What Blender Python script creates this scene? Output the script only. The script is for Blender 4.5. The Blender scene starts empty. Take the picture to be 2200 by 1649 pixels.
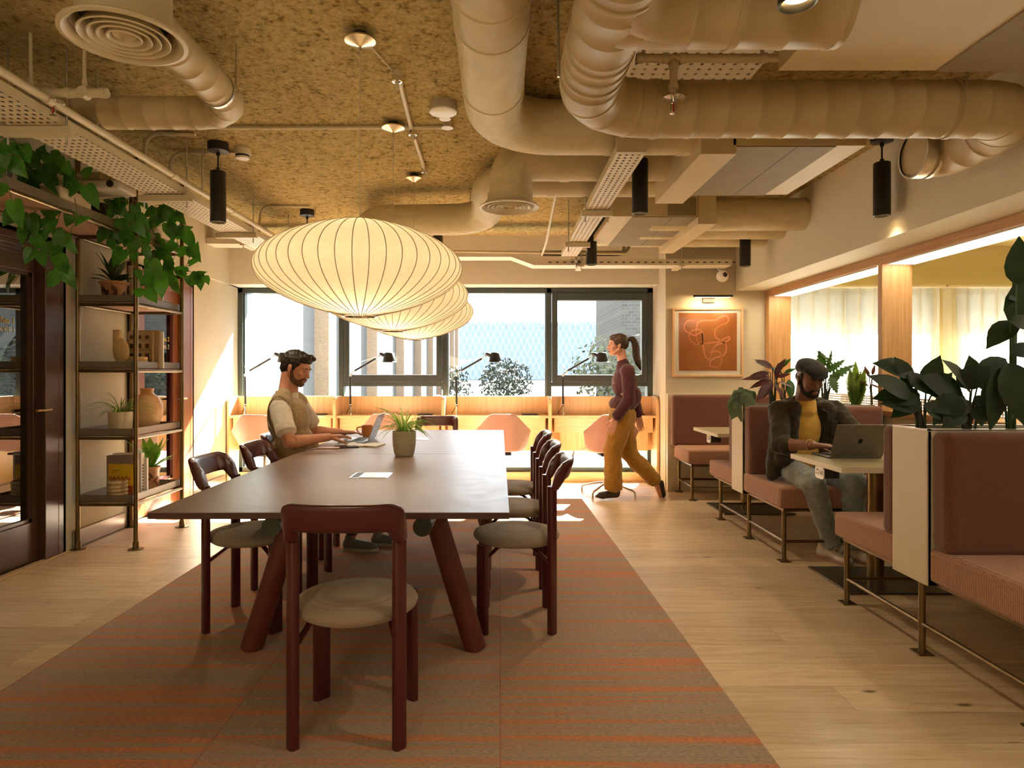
import bpy, bmesh, math, random
from mathutils import Vector, Matrix, Quaternion
SC = bpy.context.scene
COL = SC.collection
PI = math.pi
R = random.Random(7)

# ---------------------------------------------------------------- camera, world, sun, exposure
F_PX, VX, VY, EYE = 1400.0, 1073.0, 800.0, 1.25     # focal length and principal point in pixels, lens height
cam = bpy.data.cameras.new('camera')
cam.sensor_fit = 'HORIZONTAL'; cam.sensor_width = 36.0
cam.lens = F_PX / 2200 * 36.0
cam.shift_x = (1100 - VX) / 2200
cam.shift_y = -(824.5 - VY) / 2200
cam.clip_start = 0.05; cam.clip_end = 600
camera = bpy.data.objects.new('camera', cam); COL.objects.link(camera)
camera.location = (0, 0, EYE); camera.rotation_euler = (PI / 2, 0, 0)
SC.camera = camera

SC.view_settings.view_transform = 'Standard'
SC.view_settings.look = 'None'
SC.view_settings.gamma = 1.0
SC.view_settings.use_curve_mapping = False
SC.view_settings.exposure = 1.15
cy = SC.cycles
cy.use_denoising = True
cy.max_bounces = 9; cy.diffuse_bounces = 6; cy.glossy_bounces = 4
cy.transmission_bounces = 6; cy.transparent_max_bounces = 12
cy.caustics_reflective = False; cy.caustics_refractive = False
cy.sample_clamp_indirect = 6.0

world = bpy.data.worlds.new('sky'); SC.world = world; world.use_nodes = True
wn, wl = world.node_tree.nodes, world.node_tree.links
bg = wn['Background']
sky = wn.new('ShaderNodeTexSky'); sky.sky_type = 'NISHITA'; sky.sun_disc = False
sky.sun_elevation = math.radians(39); sky.sun_rotation = math.radians(24)
sky.air_density = 1.0; sky.dust_density = 2.5; sky.ozone_density = 1.0
hz = wn.new('ShaderNodeMixRGB'); hz.blend_type = 'MIX'; hz.inputs[0].default_value = 0.6
hz.inputs[2].default_value = (6.4, 7.2, 8.0, 1)       # thin bright cloud
wl.new(sky.outputs[0], hz.inputs[1]); wl.new(hz.outputs[0], bg.inputs[0])
bg.inputs[1].default_value = 0.62

sun = bpy.data.lights.new('sun', 'SUN'); sun.energy = 115.0; sun.angle = math.radians(0.7)
sun.color = (1.0, 0.95, 0.86)
sun_o = bpy.data.objects.new('sun', sun); COL.objects.link(sun_o)
sun_o.location = (8, 20, 16)
sun_o.rotation_euler = Vector((-0.39, -1.0, -0.88)).to_track_quat('-Z', 'Y').to_euler()

# ---------------------------------------------------------------- helpers
def FX(px, Y): return (px - VX) * Y / F_PX
def FZ(py, Y): return EYE - (py - VY) * Y / F_PX
def at(px, py, Y): return Vector((FX(px, Y), Y, FZ(py, Y)))

class MB:
    """collects shapes; build() links them as ONE mesh object"""
    def __init__(s): s.v = []; s.f = []; s.mi = []; s.cur = 0
    def add(s, verts, faces, mi=None):
        o = len(s.v); s.v += [tuple(p) for p in verts]
        for f in faces:
            s.f.append(tuple(i + o for i in f)); s.mi.append(s.cur if mi is None else mi)
    def box(s, x0, x1, y0, y1, z0, z1, rot=None, about=None, mi=None):
        vs = [Vector((x, y, z)) for z in (z0, z1) for y in (y0, y1) for x in (x0, x1)]
        if rot is not None:
            c = Vector(about) if about is not None else Vector(((x0+x1)/2, (y0+y1)/2, (z0+z1)/2))
            vs = [rot @ (p - c) + c for p in vs]
        s.add(vs, [(0,2,3,1),(4,5,7,6),(0,1,5,4),(2,6,7,3),(0,4,6,2),(1,3,7,5)], mi)
        return s
    def rings(s, rs, closed_u=True, cap=True, mi=None):
        n = len(rs[0]); vs = [p for r in rs for p in r]; fs = []
        for i in range(len(rs) - 1):
            for j in range(n if closed_u else n - 1):
                k = (j + 1) % n
                fs.append((i*n+j, i*n+k, (i+1)*n+k, (i+1)*n+j))
        if cap and closed_u:
            fs.append(tuple(reversed(range(n)))); fs.append(tuple(range((len(rs)-1)*n, len(rs)*n)))
        s.add(vs, fs, mi); return s
    def tube(s, pts, rad, n=12, cap=True, mi=None, flat=None):
        pts = [Vector(p) for p in pts]; m = len(pts)
        rads = rad if isinstance(rad, (list, tuple)) else [rad] * m
        t0 = (pts[1] - pts[0]).normalized()
        ref = Vector((0,0,1)) if abs(t0.z) < .9 else Vector((1,0,0))
        nrm = (ref - t0 * ref.dot(t0)).normalized(); rs = []
        for i in range(m):
            a = pts[max(i-1,0)]; b = pts[min(i+1,m-1)]
            t = (b - a).normalized() if (b-a).length > 1e-9 else t0
            nrm = (nrm - t * nrm.dot(t))
            nrm = nrm.normalized() if nrm.length > 1e-6 else t.orthogonal().normalized()
            bi = t.cross(nrm)
            fl = 1.0 if flat is None else flat
            rs.append([pts[i] + (nrm*math.cos(2*PI*j/n)*fl + bi*math.sin(2*PI*j/n)) * rads[i] for j in range(n)])
        s.rings(rs, True, cap, mi); return s
    def lathe(s, prof, n=32, c=(0,0,0), cap=True, mi=None, axis='z'):
        rs = []
        for r, z in prof:
            ring = []
            for j in range(n):
                a = 2*PI*j/n
                p = (r*math.cos(a), r*math.sin(a), z)
                if axis == 'x': p = (z, p[0], p[1])
                if axis == 'y': p = (p[1], z, p[0])
                ring.append((p[0]+c[0], p[1]+c[1], p[2]+c[2]))
            rs.append(ring)
        s.rings(rs, True, cap, mi); return s
    def cyl(s, c, r, z0, z1, n=24, mi=None): return s.lathe([(r, z0), (r, z1)], n, (c[0], c[1], 0), True, mi)
    def ell(s, c, rad, rot=None, nu=20, nv=12, mi=None):
        rs = []
        for i in range(nv + 1):
            th = PI * i / nv; th = min(max(th, .02), PI - .02)
            ring = []
            for j in range(nu):
                a = 2*PI*j/nu
                p = Vector((rad[0]*math.sin(th)*math.cos(a), rad[1]*math.sin(th)*math.sin(a), -rad[2]*math.cos(th)))
                if rot is not None: p = rot @ p
                ring.append(p + Vector(c))
            rs.append(ring)
        s.rings(rs, True, True, mi); return s
    def cap(s, p0, p1, r0, r1, n=14, mi=None):
        """tapered limb with round ends"""
        p0, p1 = Vector(p0), Vector(p1); d = p1 - p0; L = d.length; t = d.normalized()
        pts, rr = [], []
        for k in (-1, -.8, -.5, -.2): pts.append(p0 + t*r0*k); rr.append(max(r0*math.sqrt(1-k*k), r0*.05))
        for k in (0, .5, 1): pts.append(p0 + d*k); rr.append(r0 + (r1-r0)*k)
        for k in (.2, .5, .8, 1): pts.append(p1 + t*r1*k); rr.append(max(r1*math.sqrt(1-k*k), r1*.05))
        return s.tube(pts, rr, n, True, mi)
    def prism(s, outline, a0, a1, axis='z', mi=None):
        """2-D outline extruded from a0 to a1 along an axis; z:(x,y) y:(x,z) x:(y,z)"""
        def mk(p, a): return (p[0],p[1],a) if axis=='z' else ((p[0],a,p[1]) if axis=='y' else (a,p[0],p[1]))
        n = len(outline)
        vs = [mk(p,a0) for p in outline] + [mk(p,a1) for p in outline]
        fs = [tuple(reversed(range(n))), tuple(range(n, 2*n))] + [(i,(i+1)%n,n+(i+1)%n,n+i) for i in range(n)]
        s.add(vs, fs, mi); return s
    def grid(s, P, mi=None, closed_u=False):
        s.rings(P, closed_u, False, mi); return s
    def build(s, name, mats, parent=None, smooth=40, bevel=0, seg=2, mods=(), world=True):
        me = bpy.data.meshes.new(name)
        off = Vector((0,0,0))
        vs = s.v
        if parent is not None and world:
            inv = wmat(parent).inverted()
            vs = [tuple(inv @ Vector(p)) for p in s.v]
        me.from_pydata(vs, [], s.f); me.validate(); 
        bm = bmesh.new(); bm.from_mesh(me); bmesh.ops.recalc_face_normals(bm, faces=bm.faces); bm.to_mesh(me); bm.free()
        ms = mats if isinstance(mats, (list, tuple)) else [mats]
        for m in ms: me.materials.append(m)
        if len(ms) > 1 and len(me.polygons) == len(s.mi): me.polygons.foreach_set('material_index', s.mi)
        o = bpy.data.objects.new(name, me); COL.objects.link(o)
        if parent is not None: o.parent = parent
        if smooth:
            me.polygons.foreach_set('use_smooth', [True]*len(me.polygons))
            if smooth < 180: me.set_sharp_from_angle(angle=math.radians(smooth))
        if bevel:
            b = o.modifiers.new('bevel', 'BEVEL'); b.width = bevel; b.segments = seg
            b.limit_method = 'ANGLE'; b.angle_limit = math.radians(40); b.harden_normals = False
        for kind, kw in mods:
            m = o.modifiers.new(kind.lower(), kind)
            for k, v in kw.items(): setattr(m, k, v)
        return o

def wmat(o):
    m = Matrix.LocRotScale(o.location, o.rotation_euler, o.scale)
    return wmat(o.parent) @ m if o.parent else m
def tag(o, label=None, cat=None, group=None, kind=None):
    if label: o['label'] = label
    if cat: o['category'] = cat
    if group: o['group'] = group
    if kind: o['kind'] = kind
    return o
def thing(name, label, cat, loc=(0,0,0), rotz=0, group=None, kind=None):
    o = bpy.data.objects.new(name, None); COL.objects.link(o)
    o.empty_display_size = .1
    o.location = loc; o.rotation_euler = (0,0,rotz)
    return tag(o, label, cat, group, kind)
def copy_tree(o, parent=None, loc=None, rotz=None, label=None):
    c = o.copy(); COL.objects.link(c); c.parent = parent
    if loc is not None: c.location = loc
    if rotz is not None: c.rotation_euler = (0,0,rotz)
    if label: c['label'] = label
    for ch in list(o.children): copy_tree(ch, c)
    return c
def struct(name, mb, m, parent=None, **kw):
    o = mb.build(name, m, parent, **kw)
    if parent is None: o['kind'] = 'structure'
    return o
def bez(p0, p1, p2, n=8):
    p0, p1, p2 = Vector(p0), Vector(p1), Vector(p2)
    return [p0*(1-t)**2 + p1*2*t*(1-t) + p2*t*t for t in [i/n for i in range(n+1)]]
def fillet(pts, r, n=8):
    """polyline with rounded corners"""
    pts = [Vector(p) for p in pts]; out = [pts[0]]
    for i in range(1, len(pts)-1):
        a = (pts[i-1]-pts[i]); b = (pts[i+1]-pts[i])
        rr = min(r, a.length*.49, b.length*.49)
        p0 = pts[i] + a.normalized()*rr; p2 = pts[i] + b.normalized()*rr
        k = .5523
        c0 = p0 + (pts[i]-p0)*k; c2 = p2 + (pts[i]-p2)*k
        for j in range(n+1):
            t = j/n
            out.append(p0*(1-t)**3 + c0*3*t*(1-t)**2 + c2*3*t*t*(1-t) + p2*t**3)
    out.append(pts[-1]); return out
def text_obj(name, s, size, m, parent, loc, rot, ext=.001, align='LEFT'):
    cu = bpy.data.curves.new(name, 'FONT'); cu.body = s; cu.size = size; cu.extrude = ext; cu.align_x = align
    o = bpy.data.objects.new(name, cu); COL.objects.link(o); cu.materials.append(m)
    o.parent = parent; o.location = loc; o.rotation_euler = rot
    return o

# ---------------------------------------------------------------- materials
def lin(c):
    return tuple(((x/12.92) if x <= .04045 else ((x+.055)/1.055)**2.4) for x in c)
def rgb(r, g, b): return lin((r/255, g/255, b/255))
def nm(name):
    m = bpy.data.materials.new(name); m.use_nodes = True
    return m, m.node_tree.nodes, m.node_tree.links, m.node_tree.nodes['Principled BSDF']
def M(name, col, rough=.5, metal=0.0, spec=.5, emit=None, es=0, coat=0, sss=0, sheen=0):
    m, n, l, b = nm(name)
    b.inputs['Base Color'].default_value = (*col, 1); b.inputs['Roughness'].default_value = rough
    b.inputs['Metallic'].default_value = metal; b.inputs['Specular IOR Level'].default_value = spec
    if coat: b.inputs['Coat Weight'].default_value = coat; b.inputs['Coat Roughness'].default_value = .15
    if sheen: b.inputs['Sheen Weight'].default_value = sheen; b.inputs['Sheen Roughness'].default_value = .5
    if sss:
        b.inputs['Subsurface Weight'].default_value = sss; b.inputs['Subsurface Radius'].default_value = (.02,.008,.005)
        b.inputs['Subsurface Scale'].default_value = 1
    if emit: b.inputs['Emission Color'].default_value = (*emit, 1); b.inputs['Emission Strength'].default_value = es
    return m
def N(n, t, **kw):
    x = n.new(t)
    for k, v in kw.items(): setattr(x, k, v)
    return x
def ramp(n, l, src, stops):
    r = n.new('ShaderNodeValToRGB'); e = r.color_ramp.elements
    while len(e) < len(stops): e.new(.5)
    for i, (p, c) in enumerate(stops): e[i].position = p; e[i].color = (*c, 1)
    l.new(src, r.inputs[0]); return r
def coords(n, l, scale=(1,1,1), rot=(0,0,0), kind='Object'):
    tc = n.new('ShaderNodeTexCoord'); mp = n.new('ShaderNodeMapping')
    mp.inputs['Scale'].default_value = scale; mp.inputs['Rotation'].default_value = rot
    l.new(tc.outputs[kind], mp.inputs[0]); return mp.outputs[0]
def noise(n, l, vec, scale, detail=4, rough=.55, dist=0):
    x = n.new('ShaderNodeTexNoise'); x.inputs['Scale'].default_value = scale; x.inputs['Detail'].default_value = detail
    x.inputs['Roughness'].default_value = rough; x.inputs['Distortion'].default_value = dist
    l.new(vec, x.inputs['Vector']); return x.outputs['Fac']
def bump(n, l, b, src, strength=.3, dist=.01):
    x = n.new('ShaderNodeBump'); x.inputs['Strength'].default_value = strength; x.inputs['Distance'].default_value = dist
    l.new(src, x.inputs['Height']); l.new(x.outputs[0], b.inputs['Normal']); return x
def mottled(name, c1, c2, scale=6, rough=.6, stretch=(1,1,1), bs=0, bd=.004, detail=4, metal=0, spec=.5, lo=.35, hi=.65, sheen=0):
    m, n, l, b = nm(name)
    v = coords(n, l, stretch); f = noise(n, l, v, scale, detail)
    r = ramp(n, l, f, [(lo, c1), (hi, c2)]); l.new(r.outputs[0], b.inputs['Base Color'])
    b.inputs['Roughness'].default_value = rough; b.inputs['Metallic'].default_value = metal
    b.inputs['Specular IOR Level'].default_value = spec
    if sheen: b.inputs['Sheen Weight'].default_value = sheen
    if bs: bump(n, l, b, f, bs, bd)
    return m
def oak(name, c1, c2, grain='z', rough=.45):
    st = {'z': (22, 22, 1.1), 'x': (1.1, 22, 22), 'y': (22, 1.1, 22)}[grain]
    m, n, l, b = nm(name)
    v = coords(n, l, st); f = noise(n, l, v, 2.2, 5, .6, .6)
    v2 = coords(n, l, tuple(s*4 for s in st)); f2 = noise(n, l, v2, 3, 3, .5)
    mx = N(n, 'ShaderNodeMath', operation='MULTIPLY_ADD'); mx.inputs[1].default_value = .35
    l.new(f2, mx.inputs[0]); l.new(f, mx.inputs[2])
    r = ramp(n, l, mx.outputs[0], [(.45, c1), (.85, c2)]); l.new(r.outputs[0], b.inputs['Base Color'])
    b.inputs['Roughness'].default_value = rough
    bump(n, l, b, f2, .05, .002); return m

wall_paint = mottled('wall_paint', (.55,.515,.385), (.585,.55,.415), 1.3, .75)
stone_paint = mottled('stone_paint', (.52,.46,.34), (.55,.49,.37), 1.1, .7)
olive_paint = mottled('olive_paint', (.60,.51,.27), (.64,.55,.30), 1.2, .8)
bulk_paint = mottled('bulkhead_paint', (.65,.62,.50), (.68,.65,.53), .9, .75)
duct_paint = mottled('duct_paint', (.50,.405,.235), (.56,.46,.28), 5, .5, bs=.12, bd=.006)
wrap_paint = mottled('wrap_paint', (.58,.50,.31), (.66,.57,.37), 9, .55, stretch=(1,1,2.2), bs=.55, bd=.012)
tray_paint_base = (.66,.60,.48)
cream_metal = M('cream_metal', (.62,.545,.38), .45)
white_metal = M('white_metal', (.78,.75,.68), .4)
white_plastic = M('white_plastic', (.80,.78,.74), .35)
black_metal = M('black_metal', (.012,.012,.013), .38)
black_plastic = M('black_plastic', (.02,.02,.022), .45)
chrome = M('chrome', (.75,.74,.72), .14, 1)
galvanised = mottled('galvanised', (.55,.56,.55), (.72,.72,.70), 30, .28, metal=1)
spun_metal = mottled('spun_aluminium', (.62,.52,.38), (.82,.72,.56), 4, .25, metal=1)
bronze = mottled('bronze', (.16,.105,.045), (.21,.14,.06), 8, .32, metal=.85)
brass = M('brass', (.62,.42,.16), .28, 1)
frame_dark = M('window_frame_paint', (.045,.060,.058), .38)
door_lacquer = mottled('door_lacquer', (.064,.030,.019), (.08,.038,.025), 3, .25, spec=.55)
casing_red = mottled('casing_lacquer', (.20,.070,.028), (.24,.088,.036), 3, .3)
burgundy = M('burgundy_lacquer', (.075,.010,.013), .27, spec=.5, coat=.25)
table_edge = M('table_edge', (.060,.018,.016), .45)
leg_oxide = mottled('oxide_red', (.105,.022,.015), (.125,.027,.018), 10, .45)
grey_panel = mottled('grey_board', (.25,.20,.115), (.28,.225,.135), 6, .7)
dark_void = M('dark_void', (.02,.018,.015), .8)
paper_white = M('paper', (.80,.77,.70), .6)

def ceiling_mat():
    m, n, l, b = nm('rough_ceiling')
    v = coords(n, l)
    vo = N(n, 'ShaderNodeTexVoronoi'); vo.inputs['Scale'].default_value = 44; vo.feature = 'SMOOTH_F1'
    f1 = noise(n, l, v, 62, 6, .72); f2 = noise(n, l, v, 20, 5, .65)
    dv = N(n, 'ShaderNodeVectorMath', operation='ADD')
    sc = N(n, 'ShaderNodeVectorMath', operation='SCALE'); sc.inputs['Scale'].default_value = .05
    nz = n.new('ShaderNodeTexNoise'); nz.inputs['Scale'].default_value = 20; l.new(v, nz.inputs['Vector'])
    l.new(nz.outputs['Color'], sc.inputs[0]); l.new(v, dv.inputs[0]); l.new(sc.outputs[0], dv.inputs[1]); l.new(dv.outputs[0], vo.inputs['Vector'])
    a = N(n, 'ShaderNodeMath', operation='MULTIPLY'); l.new(f1, a.inputs[0]); l.new(f2, a.inputs[1])
    a2 = N(n, 'ShaderNodeMath', operation='MULTIPLY_ADD'); a2.inputs[1].default_value = -.22; l.new(vo.outputs['Distance'], a2.inputs[0]); l.new(a.outputs[0], a2.inputs[2])
    r = ramp(n, l, a2.outputs[0], [(.02, (.20,.14,.05)), (.12, (.56,.43,.18)), (.27, (.76,.61,.30))])
    l.new(r.outputs[0], b.inputs['Base Color']); b.inputs['Roughness'].default_value = .95; b.inputs['Specular IOR Level'].default_value = .1
    bump(n, l, b, a2.outputs[0], 1.0, .035); return m
rough_ceiling = ceiling_mat()

def floor_mat():
    m, n, l, b = nm('oak_planks')
    v = coords(n, l)
    br = N(n, 'ShaderNodeTexBrick'); br.offset = .37; br.offset_frequency = 3; br.squash = 1
    br.inputs['Scale'].default_value = 1; br.inputs['Brick Width'].default_value = 2.1; br.inputs['Row Height'].default_value = .2
    br.inputs['Mortar Size'].default_value = .0013; br.inputs['Mortar Smooth'].default_value = .3; br.inputs['Bias'].default_value = 0
    br.inputs['Color1'].default_value = (0,0,0,1); br.inputs['Color2'].default_value = (1,1,1,1); br.inputs['Mortar'].default_value = (.5,.5,.5,1)
    l.new(v, br.inputs['Vector'])
    # each plank shifts the grain
    sh = N(n, 'ShaderNodeVectorMath', operation='SCALE'); sh.inputs['Scale'].default_value = 17.0; l.new(br.outputs['Color'], sh.inputs[0])
    ad = N(n, 'ShaderNodeVectorMath', operation='ADD'); l.new(v, ad.inputs[0]); l.new(sh.outputs[0], ad.inputs[1])
    mp = N(n, 'ShaderNodeMapping'); mp.inputs['Scale'].default_value = (1.0, 11, 1); l.new(ad.outputs[0], mp.inputs[0])
    g = noise(n, l, mp.outputs[0], 2.0, 6, .62, 1.2)
    mp2 = N(n, 'ShaderNodeMapping'); mp2.inputs['Scale'].default_value = (3.0, 90, 1); l.new(ad.outputs[0], mp2.inputs[0])
    g2 = noise(n, l, mp2.outputs[0], 2.0, 3, .5)
    k = N(n, 'ShaderNodeTexVoronoi'); k.inputs['Scale'].default_value = 1.9
    mp3 = N(n, 'ShaderNodeMapping'); mp3.inputs['Scale'].default_value = (1.0, 2.6, 1); l.new(ad.outputs[0], mp3.inputs[0]); l.new(mp3.outputs[0], k.inputs['Vector'])
    kr = ramp(n, l, k.outputs['Distance'], [(.025, (1,1,1)), (.075, (0,0,0))])
    s1 = N(n, 'ShaderNodeMath', operation='MULTIPLY_ADD'); s1.inputs[1].default_value = .3; l.new(g2, s1.inputs[0]); l.new(g, s1.inputs[2])
    r = ramp(n, l, s1.outputs[0], [(.42, (.43,.30,.165)), (.62, (.57,.43,.265)), (.85, (.67,.54,.36))])
    tone = N(n, 'ShaderNodeMixRGB', blend_type='MULTIPLY'); tone.inputs[0].default_value = 1
    tr = ramp(n, l, br.outputs['Color'], [(0, (.84,.82,.80)), (1, (1.06,1.05,1.03))])
    l.new(r.outputs[0], tone.inputs[1]); l.new(tr.outputs[0], tone.inputs[2])
    kn = N(n, 'ShaderNodeMixRGB'); kn.inputs[2].default_value = (.13,.065,.025,1)
    l.new(kr.outputs[0], kn.inputs[0]); l.new(tone.outputs[0], kn.inputs[1])
    gap = N(n, 'ShaderNodeMixRGB'); gap.inputs[2].default_value = (.14,.08,.035,1)
    gf = N(n, 'ShaderNodeMath', operation='MULTIPLY'); gf.inputs[1].default_value = .7; l.new(br.outputs['Fac'], gf.inputs[0])
    l.new(gf.outputs[0], gap.inputs[0]); l.new(kn.outputs[0], gap.inputs[1])
    l.new(gap.outputs[0], b.inputs['Base Color']); b.inputs['Roughness'].default_value = .33
    b.inputs['Specular IOR Level'].default_value = .6
    iv = N(n, 'ShaderNodeMath', operation='SUBTRACT'); iv.inputs[0].default_value = 1; l.new(br.outputs['Fac'], iv.inputs[1])
    bump(n, l, b, iv.outputs[0], .35, .004); return m
oak_floor = floor_mat()

def rug_mat():
    m, n, l, b = nm('striped_wool')
    v = coords(n, l)
    sx = N(n, 'ShaderNodeSeparateXYZ'); l.new(v, sx.inputs[0])
    # carpet tiles: columns of 0.97 m, each with its own stripes
    dvd = N(n, 'ShaderNodeMath', operation='DIVIDE'); dvd.inputs[1].default_value = .97; l.new(sx.outputs[0], dvd.inputs[0])
    fl = N(n, 'ShaderNodeMath', operation='FLOOR'); l.new(dvd.outputs[0], fl.inputs[0])
    off = N(n, 'ShaderNodeMath', operation='MULTIPLY'); off.inputs[1].default_value = 7.31; l.new(fl.outputs[0], off.inputs[0])
    yy = N(n, 'ShaderNodeMath', operation='ADD'); l.new(sx.outputs[1], yy.inputs[0]); l.new(off.outputs[0], yy.inputs[1])
    cb = N(n, 'ShaderNodeCombineXYZ'); l.new(sx.outputs[0], cb.inputs[0]); l.new(yy.outputs[0], cb.inputs[1])
    mp = N(n, 'ShaderNodeMapping'); mp.inputs['Scale'].default_value = (.5, 24, 1); l.new(cb.outputs[0], mp.inputs[0])
    st = noise(n, l, mp.outputs[0], 1.0, 4, .66, .15)
    mp2 = N(n, 'ShaderNodeMapping'); mp2.inputs['Scale'].default_value = (55, 240, 1); l.new(cb.outputs[0], mp2.inputs[0])
    fi = noise(n, l, mp2.outputs[0], 1.0, 3, .6)
    big = noise(n, l, v, 1.2, 2)
    s = N(n, 'ShaderNodeMath', operation='MULTIPLY_ADD'); s.inputs[1].default_value = .20; l.new(fi, s.inputs[0]); l.new(st, s.inputs[2])
    s2 = N(n, 'ShaderNodeMath', operation='MULTIPLY_ADD'); s2.inputs[1].default_value = .10; l.new(big, s2.inputs[0]); l.new(s.outputs[0], s2.inputs[2])
    r = ramp(n, l, s2.outputs[0], [(.46, (.30,.225,.16)), (.645, (.37,.27,.195)), (.69, (.42,.20,.11)), (.77, (.56,.20,.075))])
    fr = N(n, 'ShaderNodeMath', operation='FRACT'); l.new(dvd.outputs[0], fr.inputs[0])
    e = N(n, 'ShaderNodeMath', operation='COMPARE'); e.inputs[1].default_value = 0; e.inputs[2].default_value = .006; l.new(fr.outputs[0], e.inputs[0])
    mx = N(n, 'ShaderNodeMixRGB'); mx.inputs[2].default_value = (.34,.15,.085,1); l.new(e.outputs[0], mx.inputs[0]); l.new(r.outputs[0], mx.inputs[1])
    dk = ramp(n, l, fi, [(.30, (.62,.62,.62)), (.62, (1.12,1.12,1.12))])
    mm = N(n, 'ShaderNodeMixRGB', blend_type='MULTIPLY'); mm.inputs[0].default_value = 1; l.new(mx.outputs[0], mm.inputs[1]); l.new(dk.outputs[0], mm.inputs[2])
    l.new(mm.outputs[0], b.inputs['Base Color']); b.inputs['Roughness'].default_value = .95; b.inputs['Specular IOR Level'].default_value = .1
    b.inputs['Sheen Weight'].default_value = .15
    bump(n, l, b, fi, .6, .008); return m
rug_wool = rug_mat()

def weave(name, c1, c2, scale, rough=.9, bs=.5):
    m, n, l, b = nm(name)
    v = coords(n, l, (scale, scale, scale), (.0, .0, .785))
    ch = N(n, 'ShaderNodeTexVoronoi'); ch.inputs['Scale'].default_value = 1; ch.inputs['Randomness'].default_value = .15; l.new(v, ch.inputs['Vector'])
    r = ramp(n, l, ch.outputs['Distance'], [(.22, c2), (.52, c1)])
    l.new(r.outputs[0], b.inputs['Base Color']); b.inputs['Roughness'].default_value = rough; b.inputs['Specular IOR Level'].default_value = .2
    b.inputs['Sheen Weight'].default_value = .2
    inv = N(n, 'ShaderNodeMath', operation='SUBTRACT'); inv.inputs[0].default_value = 1; l.new(ch.outputs['Distance'], inv.inputs[1])
    bump(n, l, b, inv.outputs[0], bs, .003); return m
seat_fabric = weave('chair_weave', (.27,.215,.165), (.42,.35,.28), 330, bs=.3)
bench_weave = weave('bench_weave', (.24,.11,.065), (.62,.35,.22), 165)
bench_back = mottled('bench_back_fabric', (.125,.047,.028), (.15,.056,.034), 70, .9, bs=.15, bd=.001, sheen=.25)

def perforated(name, col, px, py, ox=0, oy=0, axes=(0,1), rx=.25, ry=.25, rough=.5):
    """sheet metal with real see-through holes, pitch px by py metres"""
    m, n, l, b = nm(name)
    b.inputs['Base Color'].default_value = (*col, 1); b.inputs['Roughness'].default_value = rough
    v = coords(n, l); sx = N(n, 'ShaderNodeSeparateXYZ'); l.new(v, sx.inputs[0])
    def cell(src, p, o):
        d = N(n, 'ShaderNodeMath', operation='MULTIPLY_ADD'); d.inputs[1].default_value = 1/p; d.inputs[2].default_value = o; l.new(src, d.inputs[0])
        f = N(n, 'ShaderNodeMath', operation='FRACT'); l.new(d.outputs[0], f.inputs[0])
        s = N(n, 'ShaderNodeMath', operation='SUBTRACT'); s.inputs[1].default_value = .5; l.new(f.outputs[0], s.inputs[0])
        return s.outputs[0]
    a = cell(sx.outputs[axes[0]], px, ox); c = cell(sx.outputs[axes[1]], py, oy)
    def sq(x, r):
        d = N(n, 'ShaderNodeMath', operation='DIVIDE'); d.inputs[1].default_value = r; l.new(x, d.inputs[0])
        q = N(n, 'ShaderNodeMath', operation='MULTIPLY'); l.new(d.outputs[0], q.inputs[0]); l.new(d.outputs[0], q.inputs[1]); return q.outputs[0]
    s = N(n, 'ShaderNodeMath', operation='ADD'); l.new(sq(a, rx), s.inputs[0]); l.new(sq(c, ry), s.inputs[1])
    lt = N(n, 'ShaderNodeMath', operation='LESS_THAN'); lt.inputs[1].default_value = 1; l.new(s.outputs[0], lt.inputs[0])
    tr = N(n, 'ShaderNodeBsdfTransparent'); mx = N(n, 'ShaderNodeMixShader')
    l.new(lt.outputs[0], mx.inputs[0]); l.new(b.outputs[0], mx.inputs[1]); l.new(tr.outputs[0], mx.inputs[2])
    l.new(mx.outputs[0], n['Material Output'].inputs[0]); return m

def glass_mat(name, tint=(1,1,1), refl=.08, rough=0.0):
    m, n, l, b = nm(name); n.remove(b)
    tr = N(n, 'ShaderNodeBsdfTransparent'); tr.inputs[0].default_value = (*tint, 1)
    gl = N(n, 'ShaderNodeBsdfGlossy'); gl.inputs['Roughness'].default_value = rough
    fr = N(n, 'ShaderNodeLayerWeight'); fr.inputs[0].default_value = .35
    a = N(n, 'ShaderNodeMath', operation='MULTIPLY_ADD'); a.inputs[1].default_value = .5; a.inputs[2].default_value = refl
    l.new(fr.outputs['Fresnel'], a.inputs[0])
    mx = N(n, 'ShaderNodeMixShader'); l.new(a.outputs[0], mx.inputs[0]); l.new(tr.outputs[0], mx.inputs[1]); l.new(gl.outputs[0], mx.inputs[2])
    l.new(mx.outputs[0], n['Material Output'].inputs[0]); return m
pane_glass = glass_mat('window_glass', (.97,.985,.98), .0)
door_glass = glass_mat('door_glass', (.45,.47,.47), .26)

def two_tone(name, c1, c2, rough=.45, trans=.25, tint=(1.2,1.5,.5)):
    m, n, l, b = nm(name)
    v = coords(n, l); f = noise(n, l, v, 9, 3)
    r = ramp(n, l, f, [(.35, c1), (.65, c2)]); l.new(r.outputs[0], b.inputs['Base Color']); b.inputs['Roughness'].default_value = rough
    t = N(n, 'ShaderNodeBsdfTranslucent'); g = N(n, 'ShaderNodeMixRGB', blend_type='MULTIPLY'); g.inputs[0].default_value = 1; g.inputs[2].default_value = (*tint,1)
    l.new(r.outputs[0], g.inputs[1]); l.new(g.outputs[0], t.inputs[0])
    x = N(n, 'ShaderNodeMixShader'); x.inputs[0].default_value = trans; l.new(b.outputs[0], x.inputs[1]); l.new(t.outputs[0], x.inputs[2])
    l.new(x.outputs[0], n['Material Output'].inputs[0]); return m
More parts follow.
